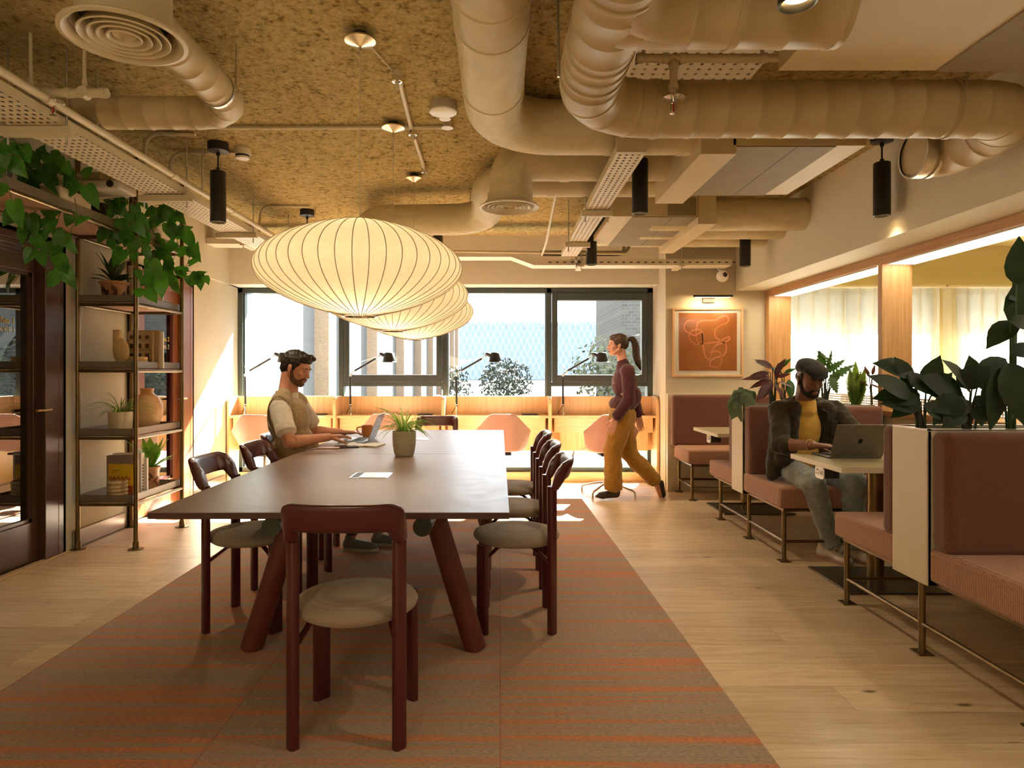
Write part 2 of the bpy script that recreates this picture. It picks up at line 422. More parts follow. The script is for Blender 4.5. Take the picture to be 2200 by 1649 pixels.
# ---------------------------------------------------------------- room shell
XL, XR, YW, YS, ZC, HEAD = -3.02, 1.77, 7.50, 7.24, 2.77, 2.23
YB = -3.2                     # wall behind the camera
struct('floor', MB().box(XL-1.7, 8.2, YB, 7.56, -.12, 0), oak_floor, smooth=0)
b = MB(); b.box(XL-.2, 2.86, YB, 7.7, ZC, ZC+.15)
struct('ceiling', b, rough_ceiling, smooth=0)
struct('ceiling_annex', MB().box(2.86, 8.2, YB, 7.7, 2.70, 2.92), olive_paint, smooth=0)
# left wall: pieces round the two doors
D1, D2 = (3.30, 4.45), (5.36, 6.345)
b = MB()
for y0, y1 in ((YB, D1[0]), (D1[1], D2[0]), (D2[1], 7.62)): b.box(XL-.16, XL, y0, y1, 0, HEAD)
for y0, y1 in (D1, D2): b.box(XL-.16, XL, y0, y1, 2.085, HEAD)
b.box(XL-.16, XL+.025, YB, 7.62, HEAD, ZC)
struct('wall_left', b, wall_paint, smooth=0)
# wall over the windows, pier with the picture, wall to the annex
struct('wall_back', MB().box(XL, XR, YS, 7.62, HEAD, ZC), bulk_paint, smooth=0)
b = MB(); b.box(XR, 2.86, 6.94, 7.62, 0, ZC)
struct('wall_pier', b, stone_paint, smooth=0)
# beam along the right side
struct('wall_right', MB().box(2.52, 2.86, YB, 6.94, 2.122, ZC), bulk_paint, smooth=0)
struct('wall_sill', MB().box(2.86, 3.02, YB, 6.94, 0, .93), bulk_paint, smooth=0)
struct('wall_front', MB().box(XL, 8.2, YB-.15, YB, 0, ZC), wall_paint, smooth=0)
# annex: wall with the curtained windows
b = MB(); b.box(2.86, 8.2, 7.45, 7.62, 2.235, 2.75).box(2.86, 8.2, 7.45, 7.62, 0, .75)
for x0, x1 in ((2.86, 2.95), (5.0, 5.22), (7.2, 8.2)): b.box(x0, x1, 7.45, 7.62, .75, 2.235)
struct('wall_annex', b, olive_paint, smooth=0)
struct('wall_far_right', MB().box(8.2, 8.4, YB, 7.62, 0, 2.92), olive_paint, smooth=0)
# timber portal: header, jamb board, post, sill
oak_v = oak('oak_upright', (.40,.215,.085), (.56,.33,.15), 'z', .42)
oak_y = oak('oak_header', (.40,.205,.08), (.54,.31,.14), 'y', .42)
oak_x = oak('oak_desk', (.58,.355,.16), (.74,.50,.245), 'x', .38)
oak_dz = oak('oak_desk_upright', (.58,.355,.16), (.74,.50,.245), 'z', .38)
struct('trim_1', MB().box(2.835, 3.06, YB, 6.94, 2.056, 2.122), oak_y, smooth=0, bevel=.003)
struct('trim_2', MB().box(2.835, 3.07, 6.86, 6.94, .97, 2.056), oak_v, smooth=0, bevel=.003)
struct('trim_3', MB().box(2.835, 3.06, 4.83, 4.885, .97, 2.056), oak_v, smooth=0, bevel=.003)
struct('trim_4', MB().box(2.835, 3.12, YB, 6.94, .93, .97), oak_y, smooth=0, bevel=.003)
# LED panel recessed in the underside of the header, lit in the photo
led = M('led_diffuser', (.9,.87,.8), .5, emit=(1.0,.86,.62), es=6.0)
led_rim = M('led_trim', (.7,.62,.5), .4)
for k, (y0, y1) in enumerate(((4.92, 6.78), (1.0, 4.79))):
    t = thing('strip_light', ['lit strip light in the timber header, running from the post to the picture wall',
                              'lit strip light in the timber header, running from the post towards the camera'][k],
              'light', (2.95, (y0+y1)/2, 2.05), group='strip lights in the timber header')
    MB().box(2.855, 3.045, y0, y1, 2.046, 2.0555).build('diffuser', led, t, smooth=0)
    MB().box(2.848, 2.855, y0, y1, 2.044, 2.0555).box(3.045, 3.052, y0, y1, 2.044, 2.0555).build('housing', led_rim, t, smooth=0)
# skirting, threshold
skirt = M('skirting_steel', (.30,.24,.19), .25, .6)
b = MB(); b.box(XL, XL+.018, 4.60, 5.235, 0.008, .13)
b.box(XL, XL+.018, 6.40, 7.15, 0.008, .13)
struct('baseboard_left', b, skirt, smooth=0, bevel=.003)
struct('baseboard_back', MB().box(XL, XR, 7.47, 7.53, 0, .105), oak_x, smooth=0, bevel=.003)
struct('trim_5', MB().box(XL-.02, XL+.03, 3.2, 4.52, 0, .012), M('threshold_oak', (.5,.36,.2), .5), smooth=0, bevel=.004)

# ---------------------------------------------------------------- window wall (four bays, each its own window)
ZT = 2.222
def bar(mb, x0, x1, z0, z1, y0=7.52, y1=7.66): mb.box(x0, x1, y0, y1, z0, z1)
fr = MB()                                                       # outer frame and posts shared by the bays
bar(fr, XL, 1.80, ZT-.055, ZT); bar(fr, XL, 1.80, .105, .16)
wx = [FX(508,7.52), FX(521,7.52), FX(728,7.52), FX(738.5,7.52), FX(951,7.52), FX(961,7.52), FX(1174,7.52), FX(1185,7.52), FX(1391,7.52), FX(1405,7.52)]
for i in range(0, 10, 2): bar(fr, wx[i], wx[i+1], .105, ZT)
o = struct('window_frame', fr, frame_dark, smooth=0, bevel=.003)
reveal = M('window_reveal', (.45,.55,.60), .35)
b = MB(); b.box(XL-.12, wx[1]+.0, 7.66, 7.98, .05, 2.6).box(wx[8]+.02, 1.98, 7.66, 7.74, .05, 2.6).box(XL-.12, 1.98, 7.66, 7.965, ZT-.01, 2.7)
b.box(wx[1], wx[8], 7.66, 8.05, .06, .10)
struct('window_reveal', b, reveal, smooth=0)
def window(n, x0, x1, opening):
    w = thing('window_%d' % n, None, None, ((x0+x1)/2, 7.58, .13)); w['kind'] = 'structure'
    if not opening:
        MB().box(x0, x1, 7.59, 7.60, .16, ZT-.055).build('pane', pane_glass, w, smooth=0)
        MB().box(x0, x0+.012, 7.56, 7.62, .16, ZT-.055).box(x1-.012, x1, 7.56, 7.62, .16, ZT-.055).build('bead', frame_dark, w, smooth=0)
        return
    zt, zb = FZ(829.5,7.52), FZ(820.5,7.52)
    MB().box(x0, x1, 7.52, 7.66, zt, zb).build('transom', frame_dark, w, smooth=0, bevel=.002)
    f = MB(); s = .068; zz0, zz1 = zb, ZT-.055
    for q0, q1, q2, q3 in ((x0+.006, x0+s, zz0, zz1), (x1-s, x1-.006, zz0, zz1), (x0+s, x1-s, zz0, zz0+.085), (x0+s, x1-s, zz1-.085, zz1)):
        f.box(q0, q1, 7.50, 7.60, q2, q3)
    sash = f.build('sash', frame_dark, w, smooth=0, bevel=.006)
    g = MB(); g.box(x0+s, x1-s, 7.56, 7.57, zz0+.085, zz1-.085); g.build('pane', pane_glass, sash, smooth=0)
    MB().box(x0, x1, 7.59, 7.60, .16, zt).build('lower_pane', pane_glass, w, smooth=0)
    h = MB(); h.box(x1-.045, x1-.033, 7.465, 7.50, zz0+.35, zz0+.47); h.build('handle', frame_dark, sash, smooth=0, bevel=.003)
window(1, wx[1], wx[2], False); window(2, wx[3], wx[4], True); window(3, wx[5], wx[6], False); window(4, wx[7], wx[8], True)
# annex windows behind the curtains
for n, (x0, x1) in enumerate(((2.95, 5.0), (5.22, 7.2))):
    w = thing('window_%d' % (5+n), None, None, ((x0+x1)/2, 7.55, .75)); w['kind'] = 'structure'
    f = MB(); xm = (x0+x1)/2
    for a, c in ((x0, x0+.05), (x1-.05, x1), (xm-.04, xm+.04)): f.box(a, c, 7.5, 7.58, .75, 2.235)
    f.box(x0, x1, 7.5, 7.58, .75, .81).box(x0, x1, 7.5, 7.58, 2.15, 2.235)
    f.build('frame', frame_dark, w, smooth=0, bevel=.003)
    MB().box(x0, x1, 7.55, 7.558, .8, 2.16).build('pane', pane_glass, w, smooth=0)
    struct('window_reveal', MB().box(x0-.12, x1+.12, 7.62, 7.965, 2.21, 2.7), reveal, smooth=0)

# sheer curtains
def sheer():
    m, n, l, b = nm('sheer_voile'); n.remove(b)
    d = N(n, 'ShaderNodeBsdfDiffuse'); d.inputs[0].default_value = (.82,.78,.66,1)
    t = N(n, 'ShaderNodeBsdfTranslucent'); t.inputs[0].default_value = (.86,.82,.70,1)
    tr = N(n, 'ShaderNodeBsdfTransparent'); tr.inputs[0].default_value = (1,.98,.93,1)
    a = N(n, 'ShaderNodeMixShader'); a.inputs[0].default_value = .68; l.new(d.outputs[0], a.inputs[1]); l.new(t.outputs[0], a.inputs[2])
    c = N(n, 'ShaderNodeMixShader'); c.inputs[0].default_value = .26; l.new(a.outputs[0], c.inputs[1]); l.new(tr.outputs[0], c.inputs[2])
    l.new(c.outputs[0], n['Material Output'].inputs[0]); return m
voile = sheer()
def curtain(x0, x1, label):
    pitch, amp = .172, .045; rows = []
    n = int((x1-x0)/.008); zs = (.62, 1.1, 1.7, 2.205)
    for z in zs:
        row = []
        for i in range(n+1):
            x = x0 + (x1-x0)*i/n; ph = (x/pitch) % 1
            y = 7.33 + amp*(abs(2*ph-1)**.7*2-1) + .006*math.sin(x*37+z)
            row.append((x + .018*math.sin(ph*2*PI), y, z))
        rows.append(row)
    t = thing('curtain', label, 'curtain', ((x0+x1)/2, 7.33, .6), group='sheer curtains')
    MB().grid(rows).build('voile', voile, t, smooth=180)
    MB().box(x0-.02, x1+.02, 7.26, 7.40, 2.205, 2.228).build('track', cream_metal, t, smooth=0, bevel=.003)
curtain(2.88, 4.98, 'sunlit pleated sheer curtain between the picture wall and the timber post')
curtain(5.0, 7.6, 'sunlit pleated sheer curtain to the right of the timber post, behind the big dark leaves')
# perforated rail on the portal sill
perf_rail = perforated('perforated_rail', (.60,.52,.36), .024, .021, axes=(1,2), rx=.36, ry=.36)
t = thing('perforated_screen', 'low perforated cream metal rail standing on the timber sill', 'screen', (3.09, 4.0, .97))
MB().box(3.088, 3.092, 1.4, 6.85, .978, 1.048).build('mesh_panel', perf_rail, t, smooth=0)
MB().box(3.08, 3.10, 1.4, 6.85, .97, .978).box(3.08, 3.10, 1.4, 6.85, 1.048, 1.058).build('edge_rail', cream_metal, t, smooth=0)

# ---------------------------------------------------------------- glazed doors in the left wall
yel = M('gold_lettering', (.85,.66,.16), .4)
white_letters = M('pale_lettering', (.62,.58,.42), .4)
def door(n, y0, y1, gl, words):
    d = thing('door_%d' % n, None, None, (XL, (y0+y1)/2, 0)); d['kind'] = 'structure'
    xf = XL - .045                                             # face of the leaf, set back in the frame
    c = MB()                                                   # stepped casing
    for k, (w, x) in enumerate(((.0, .012), (.022, .0), (.044, -.014), (.062, -.028))):
        c.box(XL-.10, XL+x, y1-.13+.0, y1+.07-w, 0, 2.14-w) if k == 0 else None
    for w, x in ((.0, .014), (.075, .004), (.095, -.012), (.115, -.03)):
        c.box(XL-.12, XL+x, y1+.07-w-.03, y1+.07-w, 0, 2.155-w)
        c.box(XL-.12, XL+x, y0-.07+w, y0-.07+w+.03, 0, 2.155-w)
        c.box(XL-.12, XL+x, y0-.07+w, y1+.07-w, 2.155-w-.03, 2.155-w)
    c.box(XL-.12, XL+.014, y1-.005, y1+.07, 0, 2.155).box(XL-.12, XL+.014, y0-.07, y0+.005, 0, 2.155).box(XL-.12, XL+.014, y0-.07, y1+.07, 2.08, 2.155)
    c.build('casing', casing_red if n == 2 else door_lacquer, d, smooth=0, bevel=.003)
    a0, a1 = y0+.05, y1-.05
    lf = MB()
    lf.box(xf-.045, xf, a0, gl[0], .01, 2.04).box(xf-.045, xf, gl[1], a1, .01, 2.04)
    lf.box(xf-.045, xf, gl[0], gl[1], .01, .27).box(xf-.045, xf, gl[0], gl[1], 1.905, 2.04)
    lm = casing_red if n == 2 else door_lacquer
    leaf = lf.build('door_leaf', lm, d, smooth=0, bevel=.003)
    g = MB()
    for q in ((gl[0]-.0, gl[0]+.022, .27, 1.905), (gl[1]-.022, gl[1], .27, 1.905), (gl[0], gl[1], .27, .292), (gl[0], gl[1], 1.883, 1.905)):
        g.box(xf-.04, xf-.012, *q)
    g.build('glazing_bead', burgundy if n == 2 else door_lacquer, leaf, smooth=0)
    MB().box(xf-.034, xf-.028, gl[0]+.02, gl[1]-.02, .29, 1.885).build('glass', door_glass, leaf, smooth=0)
    for k, (s, z, size) in enumerate(words):
        text_obj('lettering', s, size, yel if k == 0 else white_letters, leaf,
                 wmat(leaf).inverted() @ Vector((xf-.026, gl[1]-.125 if n == 1 else gl[1]-.02, z)), (PI/2, 0, PI/2), .0006, 'RIGHT')
    h = MB(); hy = a1-.048; hz = 1.0
    h.lathe([(.026, xf), (.026, xf+.008)], 24, (0, hy, hz), axis='x')
    h.tube([(xf+.004, hy, hz), (xf+.05, hy, hz)], .009, 12)
    h.tube([(xf+.05, hy+.03, hz), (xf+.05, hy-.105, hz)], .0105, 14)
    h.build('handle', brass, leaf)
    # dim booth beyond the glass
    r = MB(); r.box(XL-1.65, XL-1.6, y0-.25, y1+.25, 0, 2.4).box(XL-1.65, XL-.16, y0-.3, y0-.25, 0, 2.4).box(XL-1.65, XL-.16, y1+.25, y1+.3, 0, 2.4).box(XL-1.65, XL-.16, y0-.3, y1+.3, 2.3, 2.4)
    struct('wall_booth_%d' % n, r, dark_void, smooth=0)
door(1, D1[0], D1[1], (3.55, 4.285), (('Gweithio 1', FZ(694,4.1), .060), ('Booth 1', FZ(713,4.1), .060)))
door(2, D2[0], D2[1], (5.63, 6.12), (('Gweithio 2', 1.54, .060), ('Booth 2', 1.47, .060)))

# ---------------------------------------------------------------- outside
lawn = mottled('lawn', (.0055,.0095,.003), (.009,.0145,.0045), 9, .95, detail=6)
struct('ground', MB().box(-90, 130, 8.0, 260, -.3, -.06), lawn, smooth=0)
paving = M('paving', (.020,.020,.019), .9)
struct('path', MB().prism([(-3.5, 8.0), (-.2, 8.0), (.35, 9.6), (1.2, 14), (-3.5, 14)], -.06, -.045).box(-3.5, 30, 11.5, 14.5, -.06, -.04), paving, smooth=0)
struct('bounce_paving', MB().box(2.6, 14, 8.0, 11.2, -.06, -.03), M('bounce_pale', (.14,.133,.117), .9), smooth=0)  # unseen pale slab added to bounce whiter light onto the curtains
def diagrid():
    m, n, l, b = nm('diamond_screen')
    v = coords(n, l); sx = N(n, 'ShaderNodeSeparateXYZ'); l.new(v, sx.inputs[0])
    def line(sgn):
        a = N(n, 'ShaderNodeMath', operation='MULTIPLY_ADD'); a.inputs[1].default_value = sgn*.42
        s = N(n, 'ShaderNodeMath', operation='MULTIPLY'); s.inputs[1].default_value = .9; l.new(sx.outputs[0], s.inputs[0])
        l.new(sx.outputs[2], a.inputs[0]); l.new(s.outputs[0], a.inputs[2])
        f = N(n, 'ShaderNodeMath', operation='FRACT'); l.new(a.outputs[0], f.inputs[0])
        c = N(n, 'ShaderNodeMath', operation='LESS_THAN'); c.inputs[1].default_value = .2; l.new(f.outputs[0], c.inputs[0]); return c.outputs[0]
    mx = N(n, 'ShaderNodeMath', operation='MAXIMUM'); l.new(line(1), mx.inputs[0]); l.new(line(-1), mx.inputs[1])
    mi = N(n, 'ShaderNodeMixRGB'); mi.inputs[1].default_value = (.20,.235,.28,1); mi.inputs[2].default_value = (.29,.32,.36,1)
    l.new(mx.outputs[0], mi.inputs[0]); l.new(mi.outputs[0], b.inputs['Base Color']); b.inputs['Roughness'].default_value = .8
    return m
t = thing('office_block', 'long pale blue block with a diamond patterned screen, far beyond the windows', 'building', (15, 120, -.06))
MB().box(-14, 60, 120, 150, -.06, 10.6).build('facade', diagrid(), t, smooth=0)
b = MB()
for i in range(24): b.box(-14+i*3.1, -13.85+i*3.1, 119.7, 119.9, 9.5, 13.0)
b.build('mast', white_metal, t, smooth=0); t.children[1]['kind'] = 'stuff'
t.children[1].name = 'roof_posts'
# wing of this building, running away on the left
t = thing('wing_building', 'cream and brick wing with tall pilasters, seen through the left windows', 'building', (-4.5, 20, -.06))
cream_render = M('cream_render', (.040,.036,.021), .85); pale_render = M('pale_render', (.10,.10,.097), .85)
brick = mottled('brick', (.22,.15,.10), (.28,.20,.14), 14, .9, (1,1,3))
MB().box(-7.5, -3.75, 8.05, 60, -.06, 9).build('wall', pale_render, t, smooth=0)
MB().box(-3.75, -3.25, 8.05, 10.7, -.06, 9).build('end_pier', cream_render, t, smooth=0)
y = 13.2; k = 0
while y < 58:
    (MB().box(-3.75, -3.45, y, y+.55, -.06, 9)).build('brick_pilaster', brick, t, smooth=0)
    w = MB(); w.box(-3.75, -3.70, y+1.9, y+3.3, .3, 3.0).box(-3.75, -3.70, y+1.9, y+3.3, 4.0, 6.8); f = w.build('window', M('shade_glass', (.10,.125,.15), .3) if k == 0 else bpy.data.materials['shade_glass'], t, smooth=0)
    y += 5.2; k += 1
# stone building on the right
def stone_wall():
    m, n, l, b = nm('stone_blocks'); v = coords(n, l, (1,1,1), (PI/2,0,0))
    br = N(n, 'ShaderNodeTexBrick'); br.inputs['Scale'].default_value = 2.2; l.new(v, br.inputs['Vector'])
    br.inputs['Color1'].default_value = (.055,.05,.045,1); br.inputs['Color2'].default_value = (.085,.075,.063,1); br.inputs['Mortar'].default_value = (.11,.10,.088,1)
    br.inputs['Mortar Size'].default_value = .02
    l.new(br.outputs[0], b.inputs['Base Color']); b.inputs['Roughness'].default_value = .9; return m
stone = stone_wall()
t = thing('stone_building', 'grey stone building with an arched doorway, outside to the right', 'building', (14, 22, -.06))
MB().box(4.15, 26, 22, 28, -.06, 8.5).build('wall', stone, t, smooth=0)
ar = MB(); pale_stone = M('pale_stone', (.14,.13,.11), .9)
for ax in (8.9, 16.0):
    arc = [(ax + 2.0*math.cos(a), 1.3 + 2.0*math.sin(a)) for a in [PI*i/16 for i in range(17)]]
    arci = [(ax + 1.65*math.cos(a), 1.3 + 1.65*math.sin(a)) for a in [PI*(16-i)/16 for i in range(17)]]
    ar.prism(arc + arci, 21.85, 22.0, 'y')
ar.box(4.15, 26, 21.85, 22, 4.6, 4.85)
ar.build('arch_band', pale_stone, t, smooth=0)
for x in (6.6, 11.6, 18.9): MB().box(x, x+1.0, 21.9, 22.0, 5.3, 7.2).build('window', bpy.data.materials['shade_glass'], t, smooth=0)

leaf_a = mottled('tree_leaf', (.006,.011,.0045), (.015,.024,.009), 3, .7)
leaf_b = mottled('tree_leaf_yellow', (.035,.04,.010), (.06,.06,.018), 3, .7)
bark = M('bark', (.12,.08,.05), .9)
def tree(name, label, c, r, n, m, trunk=.05, group=None):
    t = thing(name, label, 'tree' if trunk else 'bush', c, group=group)
    b = MB(); rr = random.Random(int(c[0]*100)+n)
    for i in range(n):
        d = Vector((rr.gauss(0,1), rr.gauss(0,1), rr.gauss(0,1))).normalized() * rr.random()**.4
        p = Vector(c) + Vector((d.x*r[0], d.y*r[1], r[2]+.25 + d.z*r[2]))
        s = rr.uniform(.05,.10)*r[2]**.5; u = Vector((rr.gauss(0,1), rr.gauss(0,1), rr.gauss(0,1))).normalized(); w = u.orthogonal().normalized()
        b.add([p-u*s, p+w*s*.5, p+u*s, p-w*s*.5], [(0,1,2,3)])
    f = b.build('foliage', m, t, smooth=0)
    MB().tube([c, (c[0]+.03, c[1], c[2]+r[2]*1.2)], [max(trunk,.02), max(trunk,.02)*.5], 8).build('trunk', bark, t)
tree('round_bush', 'dark green rounded bush outside the third window', (.2, 20, -.06), (.85,.8,.75), 1500, leaf_a, 0)
tree('slender_bush', 'thin pale green bush outside, left of the rounded bush', (-1.25, 19, -.06), (.5,.5,.62), 420, leaf_a, 0)
tree('yellow_tree', 'yellow green young tree outside the fourth window', (2.75, 16.5, -.06), (1.0,.9,1.0), 900, leaf_b, .04)
tree('low_shrub', 'low scrubby shrub on the lawn under the fourth window', (1.15, 10.2, -.06), (.75,.35,.12), 360, leaf_a, 0)
tree('hedge_tree', 'leafy green tree in front of the stone building', (7.4, 19.5, -.06), (1.7,1.2,1.1), 1500, leaf_b, .08)
# ---------------------------------------------------------------- rug
b = MB(); zr = .011
q = [(-1.945, .75), (.905, .75), (.812, 6.41), (-1.945, 6.41)]
b.prism(q, .0005, zr)
tag(b.build('rug', rug_wool, None, smooth=0, bevel=.004), 'large orange and taupe striped rug on the plank floor under the long table', 'rug')

# ---------------------------------------------------------------- long table
def linoleum():
    m, n, l, b = nm('mauve_linoleum'); v = coords(n, l); f = noise(n, l, v, 14, 5, .6)
    r = ramp(n, l, f, [(.35, (.205,.142,.120)), (.65, (.235,.165,.138))]); l.new(r.outputs[0], b.inputs['Base Color'])
    rr = ramp(n, l, f, [(.3, (.36,)*3), (.7, (.42,)*3)]); l.new(rr.outputs[0], b.inputs['Roughness'])
    b.inputs['Specular IOR Level'].default_value = .28; return m
lino = linoleum()
TX0, TX1, TY0, TYM, TY1, TZ = -1.284, .0365, 2.376, 4.09, 5.79, .74
table = thing('conference_table', 'long mauve topped table with dark red slanted legs, standing on the striped rug', 'table', ((TX0+TX1)/2, TYM, zr))
for y0, y1 in ((TY0, TYM-.0012), (TYM+.0012, TY1)):
    tp = MB().box(TX0, TX1, y0, y1, TZ-.0246, TZ-.0022).build('tabletop', table_edge, table, smooth=0, bevel=.0012)
    MB().box(TX0+.001, TX1-.001, y0+.001, y1-.001, TZ-.0022, TZ).build('surface', lino, tp, smooth=0)
green_metal = M('dark_green_metal', (.010,.022,.020), .4)
for x in (-.845, -.285):
    MB().tube([(x, TY0+.035, TZ-.0612), (x, TY1-.035, TZ-.0612)], .036, 20).build('beam', green_metal, table)
for y in (2.93, 5.24):
    for sx, foot, top in ((-1, -1.114, -.90), (1, -.108, -.315)):
        MB().tube([(foot, y, zr), (top, y, TZ-.05)], .050, 28).build('leg', leg_oxide, table)
steel_lid = M('socket_lid', (.62,.66,.60), .25, .6)
for k, (px, py, w) in enumerate(((798, 1021, .17), (893, 943, .17))):
    p = at(px, py, F_PX*(EYE-TZ)/(py-VY))
    s = thing('table_socket', ['flush metal socket box in the table top, nearest the camera', 'flush metal socket box in the table top behind the potted plant'][k], 'socket box', (p.x, p.y, TZ), group='socket boxes in the table')
    hw, hd = .094, .085
    MB().box(p.x-hw, p.x+hw, p.y-hd, p.y+hd, TZ-.0005, TZ+.0022).build('frame', chrome, s, smooth=0, bevel=.001)
    MB().box(p.x-hw+.045, p.x+hw-.007, p.y-hd+.007, p.y+hd-.007, TZ+.0022, TZ+.0036).build('lid', steel_lid, s, smooth=0, bevel=.0006)
    MB().box(p.x-hw+.007, p.x-hw+.043, p.y-hd+.007, p.y+hd-.007, TZ+.0020, TZ+.0026).build('cable_slot', black_plastic, s, smooth=0)

# ---------------------------------------------------------------- lacquered chairs with round seats
def make_chair(label):
    t = thing('dining_chair', label, 'chair', (0,0,0), group='burgundy chairs round the table')
    # local frame: the sitter faces +y
    LX, LY, FYc = .176, -.165, .165
    def plank(cx, cy, ang, w, th, z0, z1):
        pts = []; n = 18
        for i in range(n):
            a = 2*PI*i/n; c, s = math.cos(a), math.sin(a)
            x = w/2*math.copysign(abs(c)**.55, c); y = th/2*math.copysign(abs(s)**.55, s)
            pts.append((cx + x*math.cos(ang) - y*math.sin(ang), cy + x*math.sin(ang) + y*math.cos(ang)))
        m = MB(); m.prism(pts, z0, z1); return m
    for sx in (-1, 1):
        plank(sx*LX, LY, sx*PI/4, .046, .034, 0, .70).build('leg', burgundy, t, world=False, smooth=50)
        plank(sx*.170, FYc, -sx*PI/4, .066, .032, 0, .418).build('leg', burgundy, t, world=False, smooth=50)
        MB().tube([(sx*.168, LY+.01, .335), (sx*.135, LY+.085, .395), (sx*.11, LY+.12, .402)], .013, 10, flat=.6).build('brace', burgundy, t, world=False)
        MB().tube([(sx*.160, FYc-.01, .345), (sx*.125, FYc-.075, .398), (sx*.10, FYc-.11, .402)], .013, 10, flat=.6).build('brace', burgundy, t, world=False)
    # curved backrest: closed loft of rounded sections along a U that wraps the two legs
    rs = []; n = 44
    def sm(a, b, x): k = min(max((x-a)/(b-a), 0), 1); return k*k*(3-2*k)
    for i in range(n+1):
        u = (-1 + 2*i/n)*1.05; au = abs(u); sg = 1 if u > 0 else -1
        ang = min(au, 1)*PI/2
        zt = .824 - .014*sm(.55, 1.0, au) - .030*max(0, au-.9)/.13
        zb = .728 - .048*sm(.55, .82, au)
        if au > 1.0: zt -= .008*((au-1)/.05)**2
        hh = (zt-zb)/2; zc = (zt+zb)/2; th = .0175 + .0070*sm(.55, .95, au)
        ring = []
        for j in range(24):
            a = 2*PI*j/24; c, s = math.cos(a), math.sin(a)
            z = zc + hh*math.copysign(abs(s)**.40, s); o = th*math.copysign(abs(c)**.6, c)
            bulge = .066; lean = (z-.690)*.30
            ca = math.cos(ang)**.80 if ang < PI/2-1e-6 else 0
            x = .178*math.sin(ang)**.72*sg; y = LY - bulge*ca - lean + max(0, au-1)*.14
            nx, ny = math.sin(ang)*sg, -math.cos(ang)*.9
            l = math.hypot(nx, ny); ring.append((x + nx/l*o, y + ny/l*o, z))
        rs.append(ring)
    MB().rings(rs).build('backrest', burgundy, t, world=False, smooth=60)
    prof = [(.0, .402), (.17, .402), (.196, .407), (.212, .420), (.216, .434), (.208, .447), (.18, .456), (.12, .462), (.05, .464), (.0, .464)]
    MB().lathe([(max(r,.001), z) for r, z in prof], 44, cap=False).build('seat', seat_fabric, t, world=False, smooth=180)
    return t
chair0 = make_chair('burgundy chair at the near end of the table, its back to the camera')
chair0.location = (-.507, 2.318, zr)
cs = [(.085, 3.27, PI/2, 'burgundy chair on the right side of the table, nearest the camera'),
      (.085, 3.92, PI/2, 'middle one of the three burgundy chairs along the right side of the table'),
      (.085, 4.60, PI/2, 'burgundy chair on the right side of the table, farthest from the camera'),
      (-1.236, 3.285, -PI/2, 'burgundy chair on the left side of the table, nearest the shelving'),
      (-1.236, 3.90, -PI/2, 'burgundy chair on the left side of the table, next to the seated man'),
      (-1.335, 4.50, -PI/2, 'burgundy chair the man in the knitted vest sits on'),
      (-.595, 6.02, PI, 'burgundy chair at the far end of the table, behind the potted plant')]
for x, y, a, lab in cs: copy_tree(chair0, None, (x, y, zr), a, lab)

# ---------------------------------------------------------------- carrel desks under the windows
DZ = .775; DY0, DY1 = 7.17, 7.46
dx = [-3.005, -1.82, -.622, .56, 1.755]
where = ['leftmost bay, beside the left wall', 'second bay from the left wall', 'third bay from the left wall', 'rightmost bay, beside the pier']
def divider(x, t, w=.035, end=False):
    pr = [(DY0+.005, 0.0), (DY1, 0.0), (DY1, .985), (DY0+.08, .985), (DY0+.045, .975), (DY0+.02, .95), (DY0+.005, .90)]
    if not end: pr[0] = (DY0+.005, 0.0)
    return MB().prism(pr, x-w/2, x+w/2, 'x').build('divider', oak_dz, t, smooth=0, bevel=.006)
for i in range(4):
    t = thing('carrel_desk', 'oak study desk with a back panel, ' + where[i], 'desk', ((dx[i]+dx[i+1])/2, 7.3, 0), group='oak desks under the windows')
    x0, x1 = dx[i]+.0178, dx[i+1]-.0178
    if i == 0: divider(dx[0]+.012, t, .024)
    if i < 3: divider(dx[i+1], t)
    else: divider(dx[4]-.006, t, .03); x1 = dx[4]-.022
    # desktop with a scooped front edge
    ol = [(x0, DY1-.03), (x0, DY0+.02), (x0+.10, DY0+.02), (x0+.16, DY0+.035), (x0+.24, DY0+.045), (x1-.24, DY0+.045), (x1-.16, DY0+.035), (x1-.10, DY0+.02), (x1, DY0+.02), (x1, DY1-.03)]
    MB().prism(ol, DZ-.028, DZ).build('desktop', oak_x, t, smooth=0, bevel=.004)
    MB().box(x0, x1, DY1-.03, DY1, .37, .98).build('back_panel', oak_dz, t, smooth=0, bevel=.003)
    dr = MB().box(x0+.03, x1-.03, DY0+.06, DY1-.03, DZ-.19, DZ-.030).build('drawer', oak_x, t, smooth=0, bevel=.003)
    MB().box(x0+.10, x1-.06, DY0+.16, DY0+.20, .37, DZ-.19).build('modesty_panel', oak_dz, t, smooth=0, bevel=.003)
    k = thing('desk_pad', 'flat black charging pad on the ' + ['leftmost', 'second', 'third', 'rightmost'][i] + ' oak desk', 'charging pad', (x1-.20, DY1-.12, DZ), group='charging pads on the desks')
    MB().box(x1-.29, x1-.11, DY1-.19, DY1-.06, DZ, DZ+.010).build('base', black_plastic, k, smooth=0, bevel=.003)
    MB().box(x1-.285, x1-.115, DY1-.185, DY1-.065, DZ+.010, DZ+.0125).build('top_sheet', black_metal, k, smooth=0)

